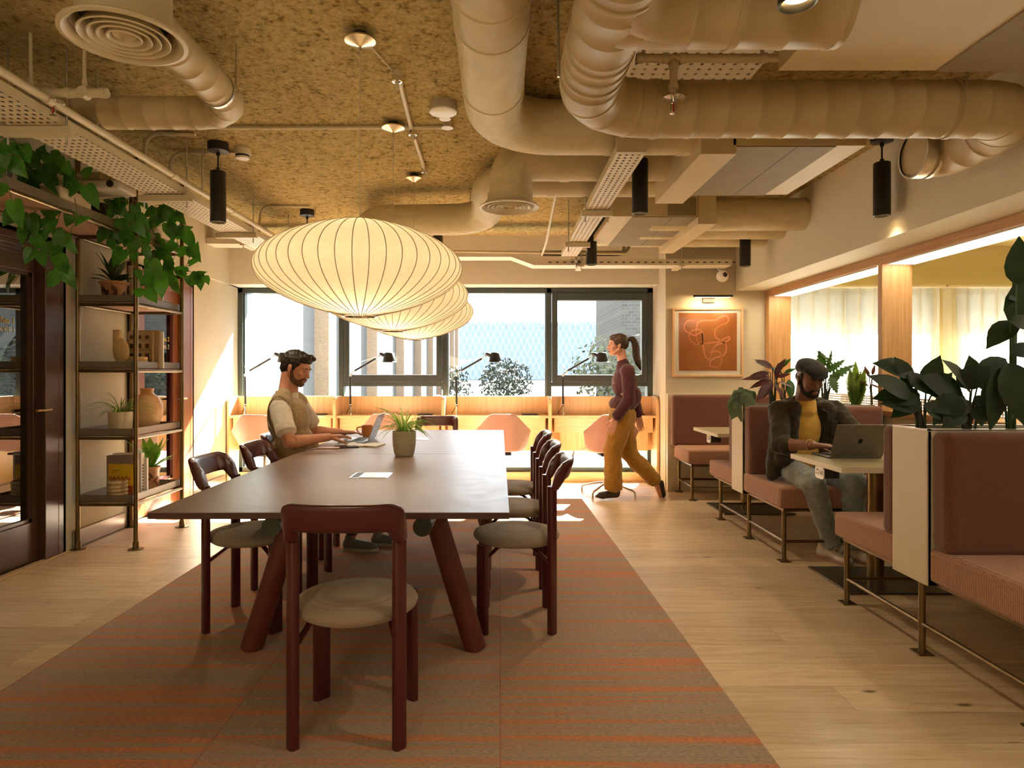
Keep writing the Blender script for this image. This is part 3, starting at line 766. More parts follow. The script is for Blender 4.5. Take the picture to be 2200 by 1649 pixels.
# ---------------------------------------------------------------- jointed desk lamps
def make_lamp():
    t = thing('desk_lamp', '', 'lamp', (0,0,0), group='black jointed lamps on the desks')
    S = 7.30/1400
    MB().lathe([(.016,0),(.016,.02),(.009,.03),(.009,.11)], 16).build('clamp', chrome, t, world=False)
    lo = MB().tube([(0,0,.10), (-.006,0,.43)], .012, 10).build('lower_arm', black_metal, t, world=False)
    j = MB(); j.tube([(-.006,0,.42), (0.005,0,.46), (.06,0,.505)], .008, 10); j.tube([(.02,.012,.50), (-.012,.012,.545)], .0035, 8); j.tube([(-.012,.012,.545), (.02,.012,.53)], .0035, 8); j.ell((-.002,0,.45), (.014,.016,.014))
    j.build('joint', chrome, t, world=False)
    j = MB(); j.tube([(0,.0,.11), (-.022,0,.14)], .004, 8); j.ell((0,0,.115), (.013,.013,.013)); j.build('base_joint', chrome, t, world=False)
    up = MB().tube([(.05,0,.497), (.285,0,.632)], .012, 10).build('upper_arm', black_metal, t, world=False)
    w = MB(); w.tube([(-.010,.014,.545), (.12,.014,.60), (.30,.014,.655)], .0012, 6); w.build('wire', chrome, up, world=False)
    e = MB(); e.tube([(.283,0,.632), (.315,0,.652), (.345,0,.668)], .007, 10); e.ell((.318,0,.66), (.012,.014,.012)); e.build('bracket', chrome, t, world=False)
    h = MB(); h.tube([(.345,0,.685), (.395,0,.662)], .022, 14); h.ell((.345,0,.685), (.024,.02,.018)); h.build('socket', black_plastic, t, world=False)
    c = MB(); c.tube([(.335,0,.695), (.315,0,.705), (.303,0,.685), (.322,0,.655)], .0035, 8); c.tube([(0,.0,.11),(-.02,.02,.07),(-.05,.04,.03),(-.055,.05,.0)], .0035, 8); c.build('cable', black_plastic, t, world=False)
    rs = MB(); prof = [(.045,.70),(.056,.692),(.074,.60),(.084,.596),(.086,.592),(.080,.590),(.070,.594),(.053,.685),(.04,.69)]
    rs.lathe(prof, 32, (.435,0,0), cap=False); rs.lathe([(.001,.7005),(.045,.70)], 32, (.435,0,0), cap=False)
    rs.build('shade', black_metal, t, world=False, smooth=50)
    MB().tube([(.395,0,.66), (.435,0,.66)], .010, 10).build('neck', black_plastic, t, world=False)
    return t
lamp0 = make_lamp()
for i, px in enumerate((527, 753, 981, 1210)):
    o = lamp0 if i == 0 else copy_tree(lamp0)
    o.location = (FX(px, 7.33), 7.33, DZ)
    o['label'] = 'black jointed desk lamp on the ' + ['leftmost oak desk, its head behind the seated man', 'second oak desk from the left wall', 'third oak desk from the left wall', 'rightmost oak desk, beside the walking woman'][i]

# ---------------------------------------------------------------- pale pink shell chairs
pink_shell = two_tone('pink_shell', (.70,.45,.345), (.72,.47,.365), .5, .08, (1,.85,.8))
def make_shell():
    t = thing('office_chair', '', 'chair', (0,0,0), group='pink shell chairs at the desks')
    # sitter faces +y; the back of the shell is towards -y
    P = []
    nu = 28
    for k in range(11):                       # back, from the top edge down
        q = 1 - k/10; row = []
        for j in range(nu+1):
            u = -1 + 2*j/nu; au = abs(u)
            zt = .835 - .175*max(0, (au-.42)/.58)**1.25; zb = .452 + .040*au**6
            x = u*(.243 + .032*q**.8) + (.016*max(0, (au-.88)/.12)*q*math.copysign(1, u))
            y = -.185 - .075*q + (.155 - .03*q)*au**2.4
            row.append((x, y, zb + (zt-zb)*q))
        P.append(row)
    for k in range(1, 9):                     # seat pan, running forward
        q = k/8; row = []
        for j in range(nu+1):
            u = -1 + 2*j/nu; au = abs(u)
            row.append((u*(.243+.0*math.sin(q*PI*.6)), -.185 + .41*q + .155*au**2.4*(1-q), .452 - .028*math.sin(q*PI*.8) + .040*au**6*(1-.6*q) - .03*max(0, q-.8)))
        P.append(row)
    MB().grid(P).build('shell', pink_shell, t, world=False, smooth=180, mods=(('SOLIDIFY', dict(thickness=.014, offset=0)), ('SUBSURF', dict(levels=1, render_levels=1))))
    MB().tube([(0,0,.10), (0,0,.40)], .022, 16).build('column', chrome, t, world=False)
    MB().box(-.09,.09,-.09,.09,.395,.415).build('seat_plate', black_plastic, t, world=False, smooth=0, bevel=.005)
    for k in range(4):
        a = PI/4 + k*PI/2
        d = Vector((math.cos(a), math.sin(a), 0))
        lg = MB(); lg.tube([d*.015+Vector((0,0,.115)), d*.10+Vector((0,0,.108)), d*.285+Vector((0,0,.062)), d*.305+Vector((0,0,.05)), d*.307+Vector((0,0,.0))], [.013,.013,.010,.010,.010], 12)
        lg.build('leg', chrome, t, world=False)
    return t
shell0 = make_shell()
for i, (x, y, rz, lab) in enumerate(((.035, 6.80, 0, 'pink shell chair at the third desk, half behind the long table'),
                              (1.115, 6.72, .12, 'pink shell chair at the rightmost desk, behind the walking woman'),
                              (-2.42, 6.72, -.1, 'pink shell chair at the leftmost desk, behind the seated man'),
                              (-1.17, 6.85, .05, 'pink shell chair at the second desk, behind the laptop and mug'))):
    o = shell0 if i == 0 else copy_tree(shell0)
    o.location = (x, y, 0); o.rotation_euler = (0, 0, rz); o['label'] = lab

# ---------------------------------------------------------------- booth seating on the right
BX0, BX1 = 1.835, 2.83
panel_m = mottled('bench_panel', (.58,.51,.36), (.61,.54,.39), 1.5, .45)
def rbox(x0, x1, y0, y1, z0, z1, r, name, m, t):
    b = MB().box(x0, x1, y0, y1, z0, z1)
    return b.build(name, m, t, smooth=60, bevel=r, seg=4)
def bench_frame(t, ys, y0, y1, name='leg'):
    for y in ys:
        for x in (1.885, BX1-.06):
            l = MB().tube([(x, y, .006), (x, y, .352)], .0145, 14).build('leg', bronze, t)
            MB().box(x-.035, x+.035, y-.035, y+.035, 0.0005, .007).build('foot_plate', bronze, l, smooth=0, bevel=.001)
    for x in (1.885, BX1-.06):
        MB().tube([(x, min(ys), .132), (x, max(ys), .132)], .0105, 12).build('low_rail', bronze, t)
        MB().box(x-.014, x+.014, y0, y1, .335, .356).build('seat_rail', bronze, t, smooth=0, bevel=.002)
    for y in (min(ys), max(ys)):
        MB().tube([(1.885, y, .132), (BX1-.06, y, .132)], .0105, 12).build('cross_rail', bronze, t)
        MB().tube([(1.885, y, .340), (BX1-.06, y, .340)], .0105, 12).build('cross_rail', bronze, t)
soil = mottled('soil', (.03,.02,.013), (.06,.04,.026), 40, .95, bs=.5)
def double_bench(yn0, yp0, yp1, yf1, ys, label):
    t = thing('booth_bench', label, 'bench', ((BX0+BX1)/2, (yp0+yp1)/2, 0), group='back to back booth benches')
    s1 = rbox(BX0, BX1, yn0, yp0-.001, .357, .502, .022, 'seat', bench_weave, t)
    s2 = rbox(BX0, BX1, yp1+.001, yf1, .357, .490, .022, 'seat', bench_weave, t)
    rbox(BX0+.004, BX1, yp0-.125, yp0-.002, .490, 1.003, .035, 'backrest', bench_back, t)
    rbox(BX0+.004, BX1, yp1+.002, yp1+.110, .480, 1.003, .035, 'backrest', bench_back, t)
    p = MB(); p.box(BX0-.005, BX0+.014, yp0, yp1, .337, 1.004).box(BX1-.014, BX1, yp0, yp1, .337, 1.004)
    p.box(BX0, BX1, yp0, yp0+.012, .337, 1.0).box(BX0, BX1, yp1-.012, yp1, .337, 1.0).box(BX0, BX1, yp0, yp1, .337, .36)
    p.build('planter_box', panel_m, t, smooth=0, bevel=.0015)
    MB().box(BX0+.016, BX1-.016, yp0+.014, yp1-.014, .86, .945).build('soil', soil, t, smooth=0)
    r = MB(); r.box(BX0-.004, BX1, yp0-.003, yp0+.015, 1.002, 1.008).box(BX0-.004, BX1, yp1-.015, yp1+.003, 1.002, 1.008).box(BX0-.006, BX0+.014, yp0-.003, yp1+.003, 1.002, 1.008)
    r.build('rim', M('planter_rim', (.42,.40,.36), .3, .7) if 'planter_rim' not in bpy.data.materials else bpy.data.materials['planter_rim'], t, smooth=0)
    bench_frame(t, ys, yn0+.03, yf1-.03)
    return t
double_bench(4.265, 4.91, 5.135, 5.71, (4.318, 4.92, 5.55), 'terracotta back-to-back booth bench the man in the cap sits on')
double_bench(2.16, 2.79, 3.035, 3.58, (2.28, 2.907, 3.535), 'terracotta back-to-back booth bench nearest the camera, with big dark leaves in its planter')
t = thing('booth_bench', 'single terracotta booth bench against the wall below the framed print', 'bench', (2.3, 6.65, 0), group='back to back booth benches')
rbox(BX0, BX1, 6.33, 6.86, .357, .498, .022, 'seat', bench_weave, t)
rbox(1.80, BX1, 6.765, 6.875, .486, 1.018, .03, 'backrest', bench_back, t)
MB().box(1.775, BX1, 6.878, 6.938, 0, 1.03).build('back_panel', panel_m, t, smooth=0, bevel=.002)
bench_frame(t, (6.375, 6.84), 6.36, 6.86)
# booth tables
top_m = mottled('booth_table_top', (.30,.245,.13), (.325,.27,.145), 3, .38)
edge_m = M('booth_table_edge', (.62,.56,.42), .5)
base_steel = mottled('base_steel', (.10,.085,.055), (.13,.11,.07), 5, .33, metal=.75)
for k, (x0, y0, y1, cy_) in enumerate(((1.835, 3.49, 4.11, 3.90), (1.815, 5.42, 6.10, 5.95))):
    t = thing('booth_table', ['olive topped booth table with the open laptop on it', 'olive topped booth table below the framed print, nothing on it'][k], 'table', (2.25, cy_, 0), group='booth tables')
    x1 = 2.80
    ol = [(x0, y0), (x1, y0), (x1, y1), (x0, y1)]
    MB().prism(ol, .710, .7385).build('tabletop', edge_m, t, smooth=0, bevel=.002)
    MB().prism([(a+(.001 if a < 2 else -.001), c+(.001 if c < (y0+y1)/2 else -.001)) for a, c in ol], .7385, .740).build('surface', top_m, t, smooth=0)
    MB().tube([(2.25, cy_, .012), (2.25, cy_, .709)], .046, 28).build('pedestal', bronze, t)
    MB().box(1.975, 2.60, cy_-.235, cy_+.27, .0005, .012).build('base_plate', base_steel, t, smooth=0, bevel=.002)
    s = thing('socket_unit', ['white socket unit under the edge of the table with the laptop', 'white socket unit under the edge of the empty booth table'][k], 'socket', (x0+.05, (y0+y1)/2, .66), group='socket units under the booth tables')
    ys = (y0+y1)/2 - .02 if k == 0 else y0+.30
    f = MB(); hw, hh = .05, .036; zc = .672
    ol2 = []
    for cx, cz, a0 in ((hw-.02, hh-.02, 0), (-hw+.02, hh-.02, PI/2), (-hw+.02, -hh+.02, PI), (hw-.02, -hh+.02, 1.5*PI)):
        for i in range(6): a = a0 + i/5*PI/2; ol2.append((ys+cx+.02*math.cos(a), zc+cz+.02*math.sin(a)))
    f.prism(ol2, x0+.020, x0+.026, 'x'); fp = f.build('face_plate', white_plastic, s, smooth=30)
    MB().box(x0+.026, x0+.115, ys-.045, ys+.045, zc-.030, .710).build('body', black_plastic, s, smooth=0, bevel=.004)
    hol = MB()
    for dy, dz in ((.022, .012), (.032, -.006), (.012, -.006)): hol.box(x0+.0185, x0+.0201, ys+dy-.0035, ys+dy+.0035, zc+dz-.004, zc+dz+.004)
    hol.box(x0+.0185, x0+.0201, ys-.034, ys-.016, zc-.007, zc-.001).box(x0+.0185, x0+.0201, ys-.034, ys-.016, zc+.002, zc+.008)
    hol.build('pin_holes', black_plastic, s, smooth=0)
    rg = MB()
    for dy in (.022, -.025): rg.lathe([(.017, x0+.0186), (.0182, x0+.0186), (.0182, x0+.0202), (.017, x0+.0202)], 24, (0, ys+dy, zc), cap=False, axis='x')
    rg.build('socket_ring', M('socket_ring', (.3,.3,.29), .5) if k == 0 else bpy.data.materials['socket_ring'], s)

# ---------------------------------------------------------------- shelving by the left wall
shelf_paint = mottled('shelf_tray', (.20,.16,.11), (.23,.185,.13), 3, .38, metal=.35)
shelf_under = M('shelf_under', (.62,.40,.28), .6)
SX0, SX1, SYN, SYF = -2.985, -2.575, 4.615, 5.285
sh = thing('shelving_unit', 'tall bronze tube shelving with tray shelves, standing by the left wall', 'shelving', ((SX0+SX1)/2, (SYN+SYF)/2, 0))
for x in (SX0, SX1):
    for y in (SYN, SYF):
        p = MB().tube([(x, y, .004), (x, y, ZC)], .0155, 14).build('post', bronze, sh)
        MB().lathe([(.052, .0005), (.052, .005), (.022, .008), (.020, .055), (.0155, .057)], 24, (x, y, 0)).build('foot', bronze, p)
for zt in (.384, .854, 1.33, 1.80):
    x0, x1, y0, y1 = SX0-.004, SX1-.02, SYN-.004, SYF+.004
    tr = MB(); zb = zt-.053
    tr.box(x0, x1, y0, y1, zb, zb+.004)
    tr.box(x0, x1, y0, y0+.003, zb, zt).box(x0, x1, y1-.003, y1, zb, zt).box(x0, x0+.003, y0, y1, zb, zt).box(x1-.003, x1, y0, y1, zb, zt)
    k = tr.build('tray', shelf_paint, sh, smooth=0)
    MB().box(x0+.004, x1-.004, y0+.004, y1-.004, zb-.003, zb-.0005).build('underside', shelf_under, k, smooth=0)
    rl = MB(); zz = zb-.016
    rl.tube([(SX0, SYN, zz), (SX1, SYN, zz)], .0115, 12); rl.tube([(SX0, SYF, zz), (SX1, SYF, zz)], .0115, 12)
    rl.tube([(SX0, SYN, zz), (SX0, SYF, zz)], .0115, 12); rl.tube([(SX1, SYN, zz), (SX1, SYF, zz)], .0115, 12)
    rl.build('rail', bronze, sh)
# the top tray runs on over the near door
zt = 2.285; zb = zt-.062; y0, y1 = 1.9, SYF+.004; x0, x1 = SX0-.004, SX1-.02
tr = MB(); tr.box(x0, x1, y0, y1, zb, zb+.004).box(x0, x0+.003, y0, y1, zb, zt).box(x1-.003, x1, y0, y1, zb, zt).box(x0, x1, y1-.003, y1, zb, zt)
k = tr.build('top_tray', shelf_paint, sh, smooth=0)
MB().box(x0+.004, x1-.004, y0+.004, y1-.004, zb-.003, zb-.0005).build('underside', shelf_under, k, smooth=0)
rl = MB(); zz = zb-.016
rl.tube([(SX1, y0, zz), (SX1, SYF, zz)], .0125, 12); rl.tube([(SX0, y0, zz), (SX0, SYF, zz)], .0125, 12)
for y in (SYN, SYF, 3.2): rl.tube([(SX0, y, zz), (SX1, y, zz)], .0125, 12)
rl.build('rail', bronze, sh)
p = MB().tube([(SX1, 3.2, zz), (SX1, 3.2, ZC)], .0155, 14).build('post', bronze, sh)
# ---------------------------------------------------------------- ducts
def duct_tube(b, path, r, rib=0, rib_h=.004, n=36):
    """a round duct along a path; rib > 0 adds raised seams every rib metres"""
    pts = [Vector(p) for p in path]
    L = [0]
    for i in range(1, len(pts)): L.append(L[-1] + (pts[i]-pts[i-1]).length)
    if not rib:
        b.tube(pts, r, n); return
    # resample with seam bumps
    def P(s):
        s = min(max(s, 0), L[-1])
        for i in range(1, len(L)):
            if s <= L[i] + 1e-9:
                k = (s-L[i-1])/max(1e-9, L[i]-L[i-1]); return pts[i-1].lerp(pts[i], k)
        return pts[-1]
    ss = set(L); k = rib*.5
    rr = {}
    while k < L[-1]-.01:
        for d, h in ((-.007, 0), (-.003, rib_h), (.003, rib_h), (.007, 0)): ss.add(k+d); rr[k+d] = r+h
        k += rib
    ss = sorted(ss); q = [ss[0]]
    for s in ss[1:]:
        if s - q[-1] > .0008: q.append(s)
    b.tube([P(s) for s in q], [rr.get(s, r) for s in q], n)
def band(name, m, t, c, axis, r, w=.03, h=.006):
    rs = [(r-.002, -w/2), (r+h, -w/2), (r+h, w/2), (r-.002, w/2)]
    i = 'xyz'.index(axis); c = Vector(c)
    MB().lathe([(a, z + c[i]) for a, z in rs], 40, tuple(0 if j == i else c[j] for j in range(3)), cap=False, axis=axis).build(name, m, t, smooth=40)
def hanger(t, x, y, z, top=ZC, r=.005): MB().tube([(x, y, z), (x, y, top)], r, 8).build('hanger_rod', galvanised, t)

# wrapped duct in the middle: comes forward over the table, then turns right
t = thing('round_duct', 'wide cloth wrapped duct above the table that turns right before the middle diffuser', 'duct', (-.03, 2.4, 2.61))
b = MB(); duct_tube(b, fillet([(-.03, .2, 2.61), (-.03, 3.62, 2.61), (1.42, 3.62, 2.61)], .34, 12), .146)
b.build('duct', wrap_paint, t, smooth=60)
for y in (2.30, 2.52, 3.10): band('strap', wrap_paint, t, (-.03, y, 2.61), 'y', .146, .06, .004)
for x in (.62, 1.02): band('strap', wrap_paint, t, (x, 3.62, 2.61), 'x', .146, .07, .004)
# ribbed duct: forward run, right turn, U-turn at the right wall
t = thing('round_duct', 'ribbed duct at upper right that turns right and bends back with a shiny collar', 'duct', (.35, 2.2, 2.38))
b = MB(); zB = 2.38; rB = .117
main = fillet([(.348, .1, zB), (.348, 2.80, zB), (1.95, 2.80, zB)], .30, 12)
main = main[:-1] + fillet([(1.8, 2.80, zB), (2.29, 2.80, zB), (2.29, 3.34, zB-.01), (2.13, 3.34, zB-.01)], .268, 14)
duct_tube(b, main, rB, .135, .0030)
b.build('duct', duct_paint, t, smooth=60)
br_ = MB(); duct_tube(br_, [(.36, 2.02, zB), (1.06, 2.02, zB)], rB, .15, .0030); br_.build('branch', duct_paint, t, smooth=60)
sd = MB(); sd.tube(bez((.35, 1.74, zB), (.38, 2.02, zB), (.60, 2.02, zB), 8), [.09,.10,.108,.113,.115,.1165,.1165,.1165,.116], 30); sd.build('saddle', duct_paint, t, smooth=60)
for y in (1.85, 2.25, 2.32, 2.40, 2.47): band('clamp_band', duct_paint, t, (.348, y, zB), 'y', rB, .010, .006)
for x in (.66, 1.93, .72): band('clamp_band', duct_paint, t, (x, 2.80 if x != .72 else 2.02, zB), 'x', rB, .018, .005)
band('collar', galvanised, t, (2.145, 3.34, zB-.01), 'x', rB-.003, .055, .009); band('collar', galvanised, t, (2.20, 3.34, zB-.01), 'x', rB, .018, .006)
hanger(t, .222, 2.45, zB-.02); hanger(t, 1.93, 2.69, zB+.0)
# duct with a round diffuser, middle of the room
def diffuser(t, c, z, R, neck_r, ztop):
    x, y = c
    d = MB().lathe([(neck_r, ztop), (neck_r, z+.05), (neck_r+.012, z+.03), (R*.92, z+.014), (R, z+.008), (R, z), (R*.93, z-.003), (R*.84, z+.012), (R*.80, z+.04)], 56, (x, y, 0), cap=False).build('diffuser', cream_metal, t, smooth=50)
    for k, q in enumerate((.68, .53, .385, .235)):
        cone = MB().lathe([(R*q*.72, z+.055), (R*q, z+.004), (R*q+.006, z-.001), (R*q+.010, z+.003), (R*q*.78, z+.058)], 48, (x, y, 0), cap=False).build('cone_ring', cream_metal, d, smooth=50)
    MB().lathe([(.001, z+.03), (R*.14, z+.02), (R*.235*.8, z+.012)], 32, (x, y, 0), cap=False).build('centre_cap', cream_metal, d, smooth=60)
    MB().lathe([(.001, z+.075), (neck_r-.004, z+.075)], 40, (x, y, 0), cap=False).build('dark_throat', dark_void, d, smooth=0)
t = thing('ceiling_diffuser', 'round ringed ceiling diffuser on a fat elbow duct, beyond the middle duct', 'diffuser', (.063, 4.2, 2.31))
b = MB(); duct_tube(b, fillet([(.075, 4.2, 2.35), (.075, 4.2, 2.625), (1.32, 4.2, 2.625)], .2, 10), .138); b.build('elbow_duct', wrap_paint, t, smooth=60)
for x in (.42, .80): band('strap', wrap_paint, t, (x, 4.2, 2.625), 'x', .138, .06, .004)
diffuser(t, (.063, 4.2), 2.31, .192, .140, 2.40)
t = thing('round_duct', 'wrapped duct with a double bend behind the middle diffuser', 'duct', (-.1, 5, 2.6))
b = MB(); duct_tube(b, fillet([(1.25, 4.62, 2.625), (-.07, 4.62, 2.625), (-.10, 5.45, 2.535), (-1.12, 5.50, 2.53), (-1.15, 6.4, 2.56)], .27, 10), .128); b.build('duct', wrap_paint, t, smooth=60)
for x in (.36, .70): band('strap', wrap_paint, t, (x, 4.62, 2.625), 'x', .129, .05, .004)
hanger(t, -.245, 5.5, 2.5)
# duct and big diffuser at upper left
t = thing('ceiling_diffuser', 'large round ringed diffuser at the upper left with its ribbed duct', 'diffuser', (-1.3, 2.3, 2.42))
diffuser(t, (-1.30, 2.26), 2.405, .200, .150, 2.76)
b = MB(); duct_tube(b, fillet([(-1.31, 2.33, 2.56), (-1.31, 3.29, 2.56), (-2.6, 3.29, 2.56)], .2, 10), .079, .115, .0028); b.build('duct', duct_paint, t, smooth=60)
band('clamp_band', galvanised, t, (-1.31, 3.02, 2.56), 'y', .079, .018, .006); hanger(t, -1.22, 3.02, 2.56)
# three ducts entering the right wall at the far end
for k, (y, z, r) in enumerate(((5.40, 2.56, .133), (5.81, 2.56, .120), (6.20, 2.56, .114))):
    t = thing('round_duct', ['fattest of the three wrapped ducts entering the right wall beyond the air unit', 'middle one of the three wrapped ducts entering the right wall', 'farthest and thinnest wrapped duct entering the right wall, beside the black pendant light'][k], 'duct', (2, y, z), group='ducts into the right wall')
    b = MB(); duct_tube(b, [(1.25, y, z), (2.60, y, z)], r); b.build('duct', wrap_paint, t, smooth=60)
    band('strap', wrap_paint, t, (1.86, y, z), 'x', r, .05, .003)
    MB().tube([(1.86, y, z+r-.01), (1.86, y, ZC)], .005, 8).build('hanger_rod', galvanised, t)

# ---------------------------------------------------------------- air units and boxes
unit_white = mottled('unit_white', (.60,.50,.31), (.64,.54,.345), 2, .55)
def unit(label, x0, x1, y0, y1, z, wl, wr, drop):
    t = thing('air_unit', label, 'air unit', ((x0+x1)/2, (y0+y1)/2, z), group='air units under the ceiling')
    MB().box(x0, x1, y0, y1, z, ZC-.002).build('casing', unit_white, t, smooth=0, bevel=.003)
    p = MB().box(x0+wl, x1-wr, y0+.004, y1-.004, z-.006, z-.0005).build('access_panel', grey_panel, t, smooth=0)
    MB().box(x0+wl+(x1-wr-x0-wl)*.62, x0+wl+(x1-wr-x0-wl)*.62+.004, y0+.006, y1-.006, z-.0065, z-.006).build('panel_joint', dark_void, p, smooth=0)
    if drop:
        MB().box(x0-drop[0], x0+drop[1], y0, y1+drop[3], z-drop[2], ZC-.004).build('plenum', unit_white, t, smooth=0, bevel=.003)
    return t
unit('big cream air unit at the upper right corner, above the nearest booth', 1.063, 2.50, -.4, 2.485, 2.40, .60, .0, None)
unit('cream and grey air unit beyond the ribbed duct, between two black pendants', 1.24, 1.95, 3.46, 4.42, 2.455, .0, .16, (.17, .02, .045, .06))
t3 = unit('small cream and grey air unit at the far end, near the window wall', .86, 1.53, 5.03, 6.20, 2.455, .17, .0, None)
MB().box(1.54, 1.68, 5.05, 6.30, 2.40, ZC-.004).build('plenum', unit_white, t3, smooth=0, bevel=.003)
g = MB()
for i in range(16): g.box(.852, .859, 5.10+i*.065, 5.13+i*.065, 2.50, 2.68)
g.build('side_grille', dark_void, t3, smooth=0)
MB().box(1.30, 1.52, 5.024, 5.0295, 2.46, 2.60).build('dark_flap', grey_panel, t3, smooth=0)
# ceiling board under the branch, seen above the sprinkler drop
perf_board = perforated('perforated_board', tray_paint_base, .05, .05, rx=.17, ry=.2)
t = thing('perforated_tray', 'short perforated tray high above the sprinkler drop, behind the ribbed branch duct', 'cable tray', (.9, 3.0, 2.66))
MB().box(.60, 1.20, 2.78, 3.22, 2.657, 2.660).build('bed', perf_board, t, smooth=0)
MB().box(.597, .60, 2.78, 3.22, 2.657, 2.70).box(1.20, 1.203, 2.78, 3.22, 2.657, 2.70).build('side_flange', cream_metal, t, smooth=0)
for x in (.66, 1.14): MB().tube([(x, 2.95, 2.66), (x, 2.95, ZC)], .005, 8).build('hanger_rod', galvanised, t)

# ---------------------------------------------------------------- cable trays
perf_tray = perforated('perforated_tray', (.74,.67,.52), .034, .046, axes=(0,1), rx=.22, ry=.24)
hole_dark_m = M('hole_dark_cable', (.018,.016,.013), .6)
def tray(name, label, x0, x1, y0, y1, z, cat='cable tray', brackets=(), pipe=None, ext=.06):
    t = thing(name, label, cat, ((x0+x1)/2, (y0+y1)/2, z))
    MB().box(x0, x1, y0, y1, z, z+.002).build('bed', perf_tray, t, smooth=0)
    MB().box(x0-.002, x0, y0, y1, z, z+.045).box(x1, x1+.002, y0, y1, z, z+.045).build('side_flange', cream_metal, t, smooth=0)
    k = int((x1-x0-.02)/.013)
    for i in range(k):
        xx = x0+.012+i*.013; MB().tube([(xx, y0, z+.010+.003*(i%2)), (xx, (y0+y1)/2, z+.010), (xx, y1, z+.010+.003*((i+1)%2))], .0068, 6).build('cable', hole_dark_m, t)  # dark cables added so the holes of the bed look shaded
    for yb in brackets:
        g = MB().box(x0-ext, x1+ext, yb-.021, yb+.021, z-.045, z-.003).build('bracket', cream_metal, t, smooth=0, bevel=.002)
        for x in (x0-ext+.03, x1+ext-.03):
            MB().tube([(x, yb, z-.085), (x, yb, ZC)], .005, 8).build('hanger_rod', galvanised, g)
    return t
tl = tray('cable_tray', 'long wide perforated cable tray along the left, above the shelving plants', -2.285, -2.04, .6, 6.55, 2.40, brackets=(3.05, 4.22, 5.36, 6.26), ext=.045)
MB().tube([(-2.005, .6, 2.462), (-2.005, 6.5, 2.462)], .019, 16).build('conduit', cream_metal, tl)
for y in (2.9, 4.0, 4.9, 5.9): MB().lathe([(.0195, y-.02), (.023, y-.02), (.023, y+.02), (.0195, y+.02)], 18, (-2.005, 0, 2.462), axis='y').build('coupling', cream_metal, tl)
for y in (3.25, 4.4): MB().tube([(-2.005, y, 2.47), (-2.005, y, ZC)], .006, 8).build('hanger_rod', galvanised, tl)
trr = tray('cable_tray', 'perforated cable tray right of the middle diffuser, stepping down at its near end', .615, .765, 3.44, 6.45, 2.40, brackets=(4.62, 5.75), ext=.035)
MB().box(.613, .767, 3.40, 3.442, 2.40, 2.49).build('end_riser', cream_metal, trr, smooth=0)
MB().tube(fillet([(.43, 4.3, 2.72), (.43, 6.0, 2.44), (.43, 6.6, 2.44)], .1), .012, 10).build('conduit', cream_metal, trr)
# tray along the window wall with a step down
perf_side = perforated('slotted_tray', (.68,.62,.50), .08, .045, axes=(0,2), rx=.16, ry=.10)
t = thing('cable_tray', 'narrow cable tray along the window wall with a step in the middle', 'cable tray', (0, 7.05, 2.42))
stp = [(XL+.03, 2.56), (-.95+.0, 2.56)]
b = MB(); pts = [(XL+.03, 2.585), (-2.35, 2.585), (-1.6, 2.475), (.13, 2.475), (.36, 2.375), (2.40, 2.375)]
pts = [(XL+.03, 2.565), (-2.45, 2.56), (-1.9, 2.43), (.12, 2.43), (.35, 2.345), (2.37, 2.345)]
n = len(pts)
rows = [[(p[0], y, p[1]+dz) for p in pts] for y, dz in ((7.00, .045), (7.00, 0), (7.13, 0), (7.13, .045))]
rows = [[(p[0], 6.86, p[1]+.055) for p in pts], [(p[0], 6.86, p[1]) for p in pts], [(p[0], 6.64, p[1]) for p in pts], [(p[0], 6.64, p[1]+.060) for p in pts]]
MB().grid(rows).build('channel', M('tray_channel', (.70,.64,.52), .5), t, smooth=0, mods=(('SOLIDIFY', dict(thickness=.003, offset=0)),))
for x in (-2.6, -.8, .83, 1.85):
    zz = 2.56 if x < -2.4 else (2.43 if x < 0 else 2.345)
    g = MB().box(x-.03, x+.03, 6.60, 6.90, zz-.02, zz-.004).build('bracket', cream_metal, t, smooth=0)
    MB().tube([(x, 6.615, zz-.06), (x, 6.615, ZC)], .005, 8).build('hanger_rod', galvanised, g)
slots = MB()
for i in range(60):
    x = .5 + i*.075
    if x < 2.38: slots.box(x, x+.03, 6.6365, 6.6395, 2.368, 2.378)
slots.build('slot_row', dark_void, t, smooth=0)
t = thing('conduit_bundle', 'two grey conduits bending up beside the far air unit above the window', 'conduit', (1.2, 6.75, 2.42))
for k in range(2):
    MB().tube(fillet([(.42, 6.70+k*.02, 2.462+k*.03), (1.28+k*.055, 6.70+k*.02, 2.462+k*.03), (1.28+k*.055, 6.70+k*.02, ZC)], .07), .016, 12).build('conduit', M('grey_conduit', (.30,.29,.26), .5) if k == 0 else bpy.data.materials['grey_conduit'], t)
MB().tube([(-1.1, 6.62, 2.49), (1.28, 6.62, 2.455)], .012, 10).build('thin_pipe', cream_metal, t)

# ---------------------------------------------------------------- sprinkler pipes and heads
red_bulb = M('sprinkler_bulb', (.45,.03,.02), .2)
def sprinkler(t, x, y, z):
    r = MB().lathe([(.001, z+.012), (.045, z+.010), (.047, z+.006), (.012, z+.002)], 28, (x, y, 0), cap=False).build('escutcheon', chrome, t)
    s = MB(); s.lathe([(.011, z+.01), (.011, z-.012), (.006, z-.014)], 14, (x, y, 0)); s.tube([(x-.010, y, z-.010), (x-.011, y, z-.035), (x, y, z-.050)], .0022, 6); s.tube([(x+.010, y, z-.010), (x+.011, y, z-.035), (x, y, z-.050)], .0022, 6)
    s.lathe([(.001, z-.052), (.014, z-.052), (.015, z-.054), (.001, z-.055)], 16, (x, y, 0), cap=False); s.build('head', chrome, r)
    MB().tube([(x, y, z-.012), (x, y, z-.046)], .0035, 8).build('bulb', red_bulb, r)
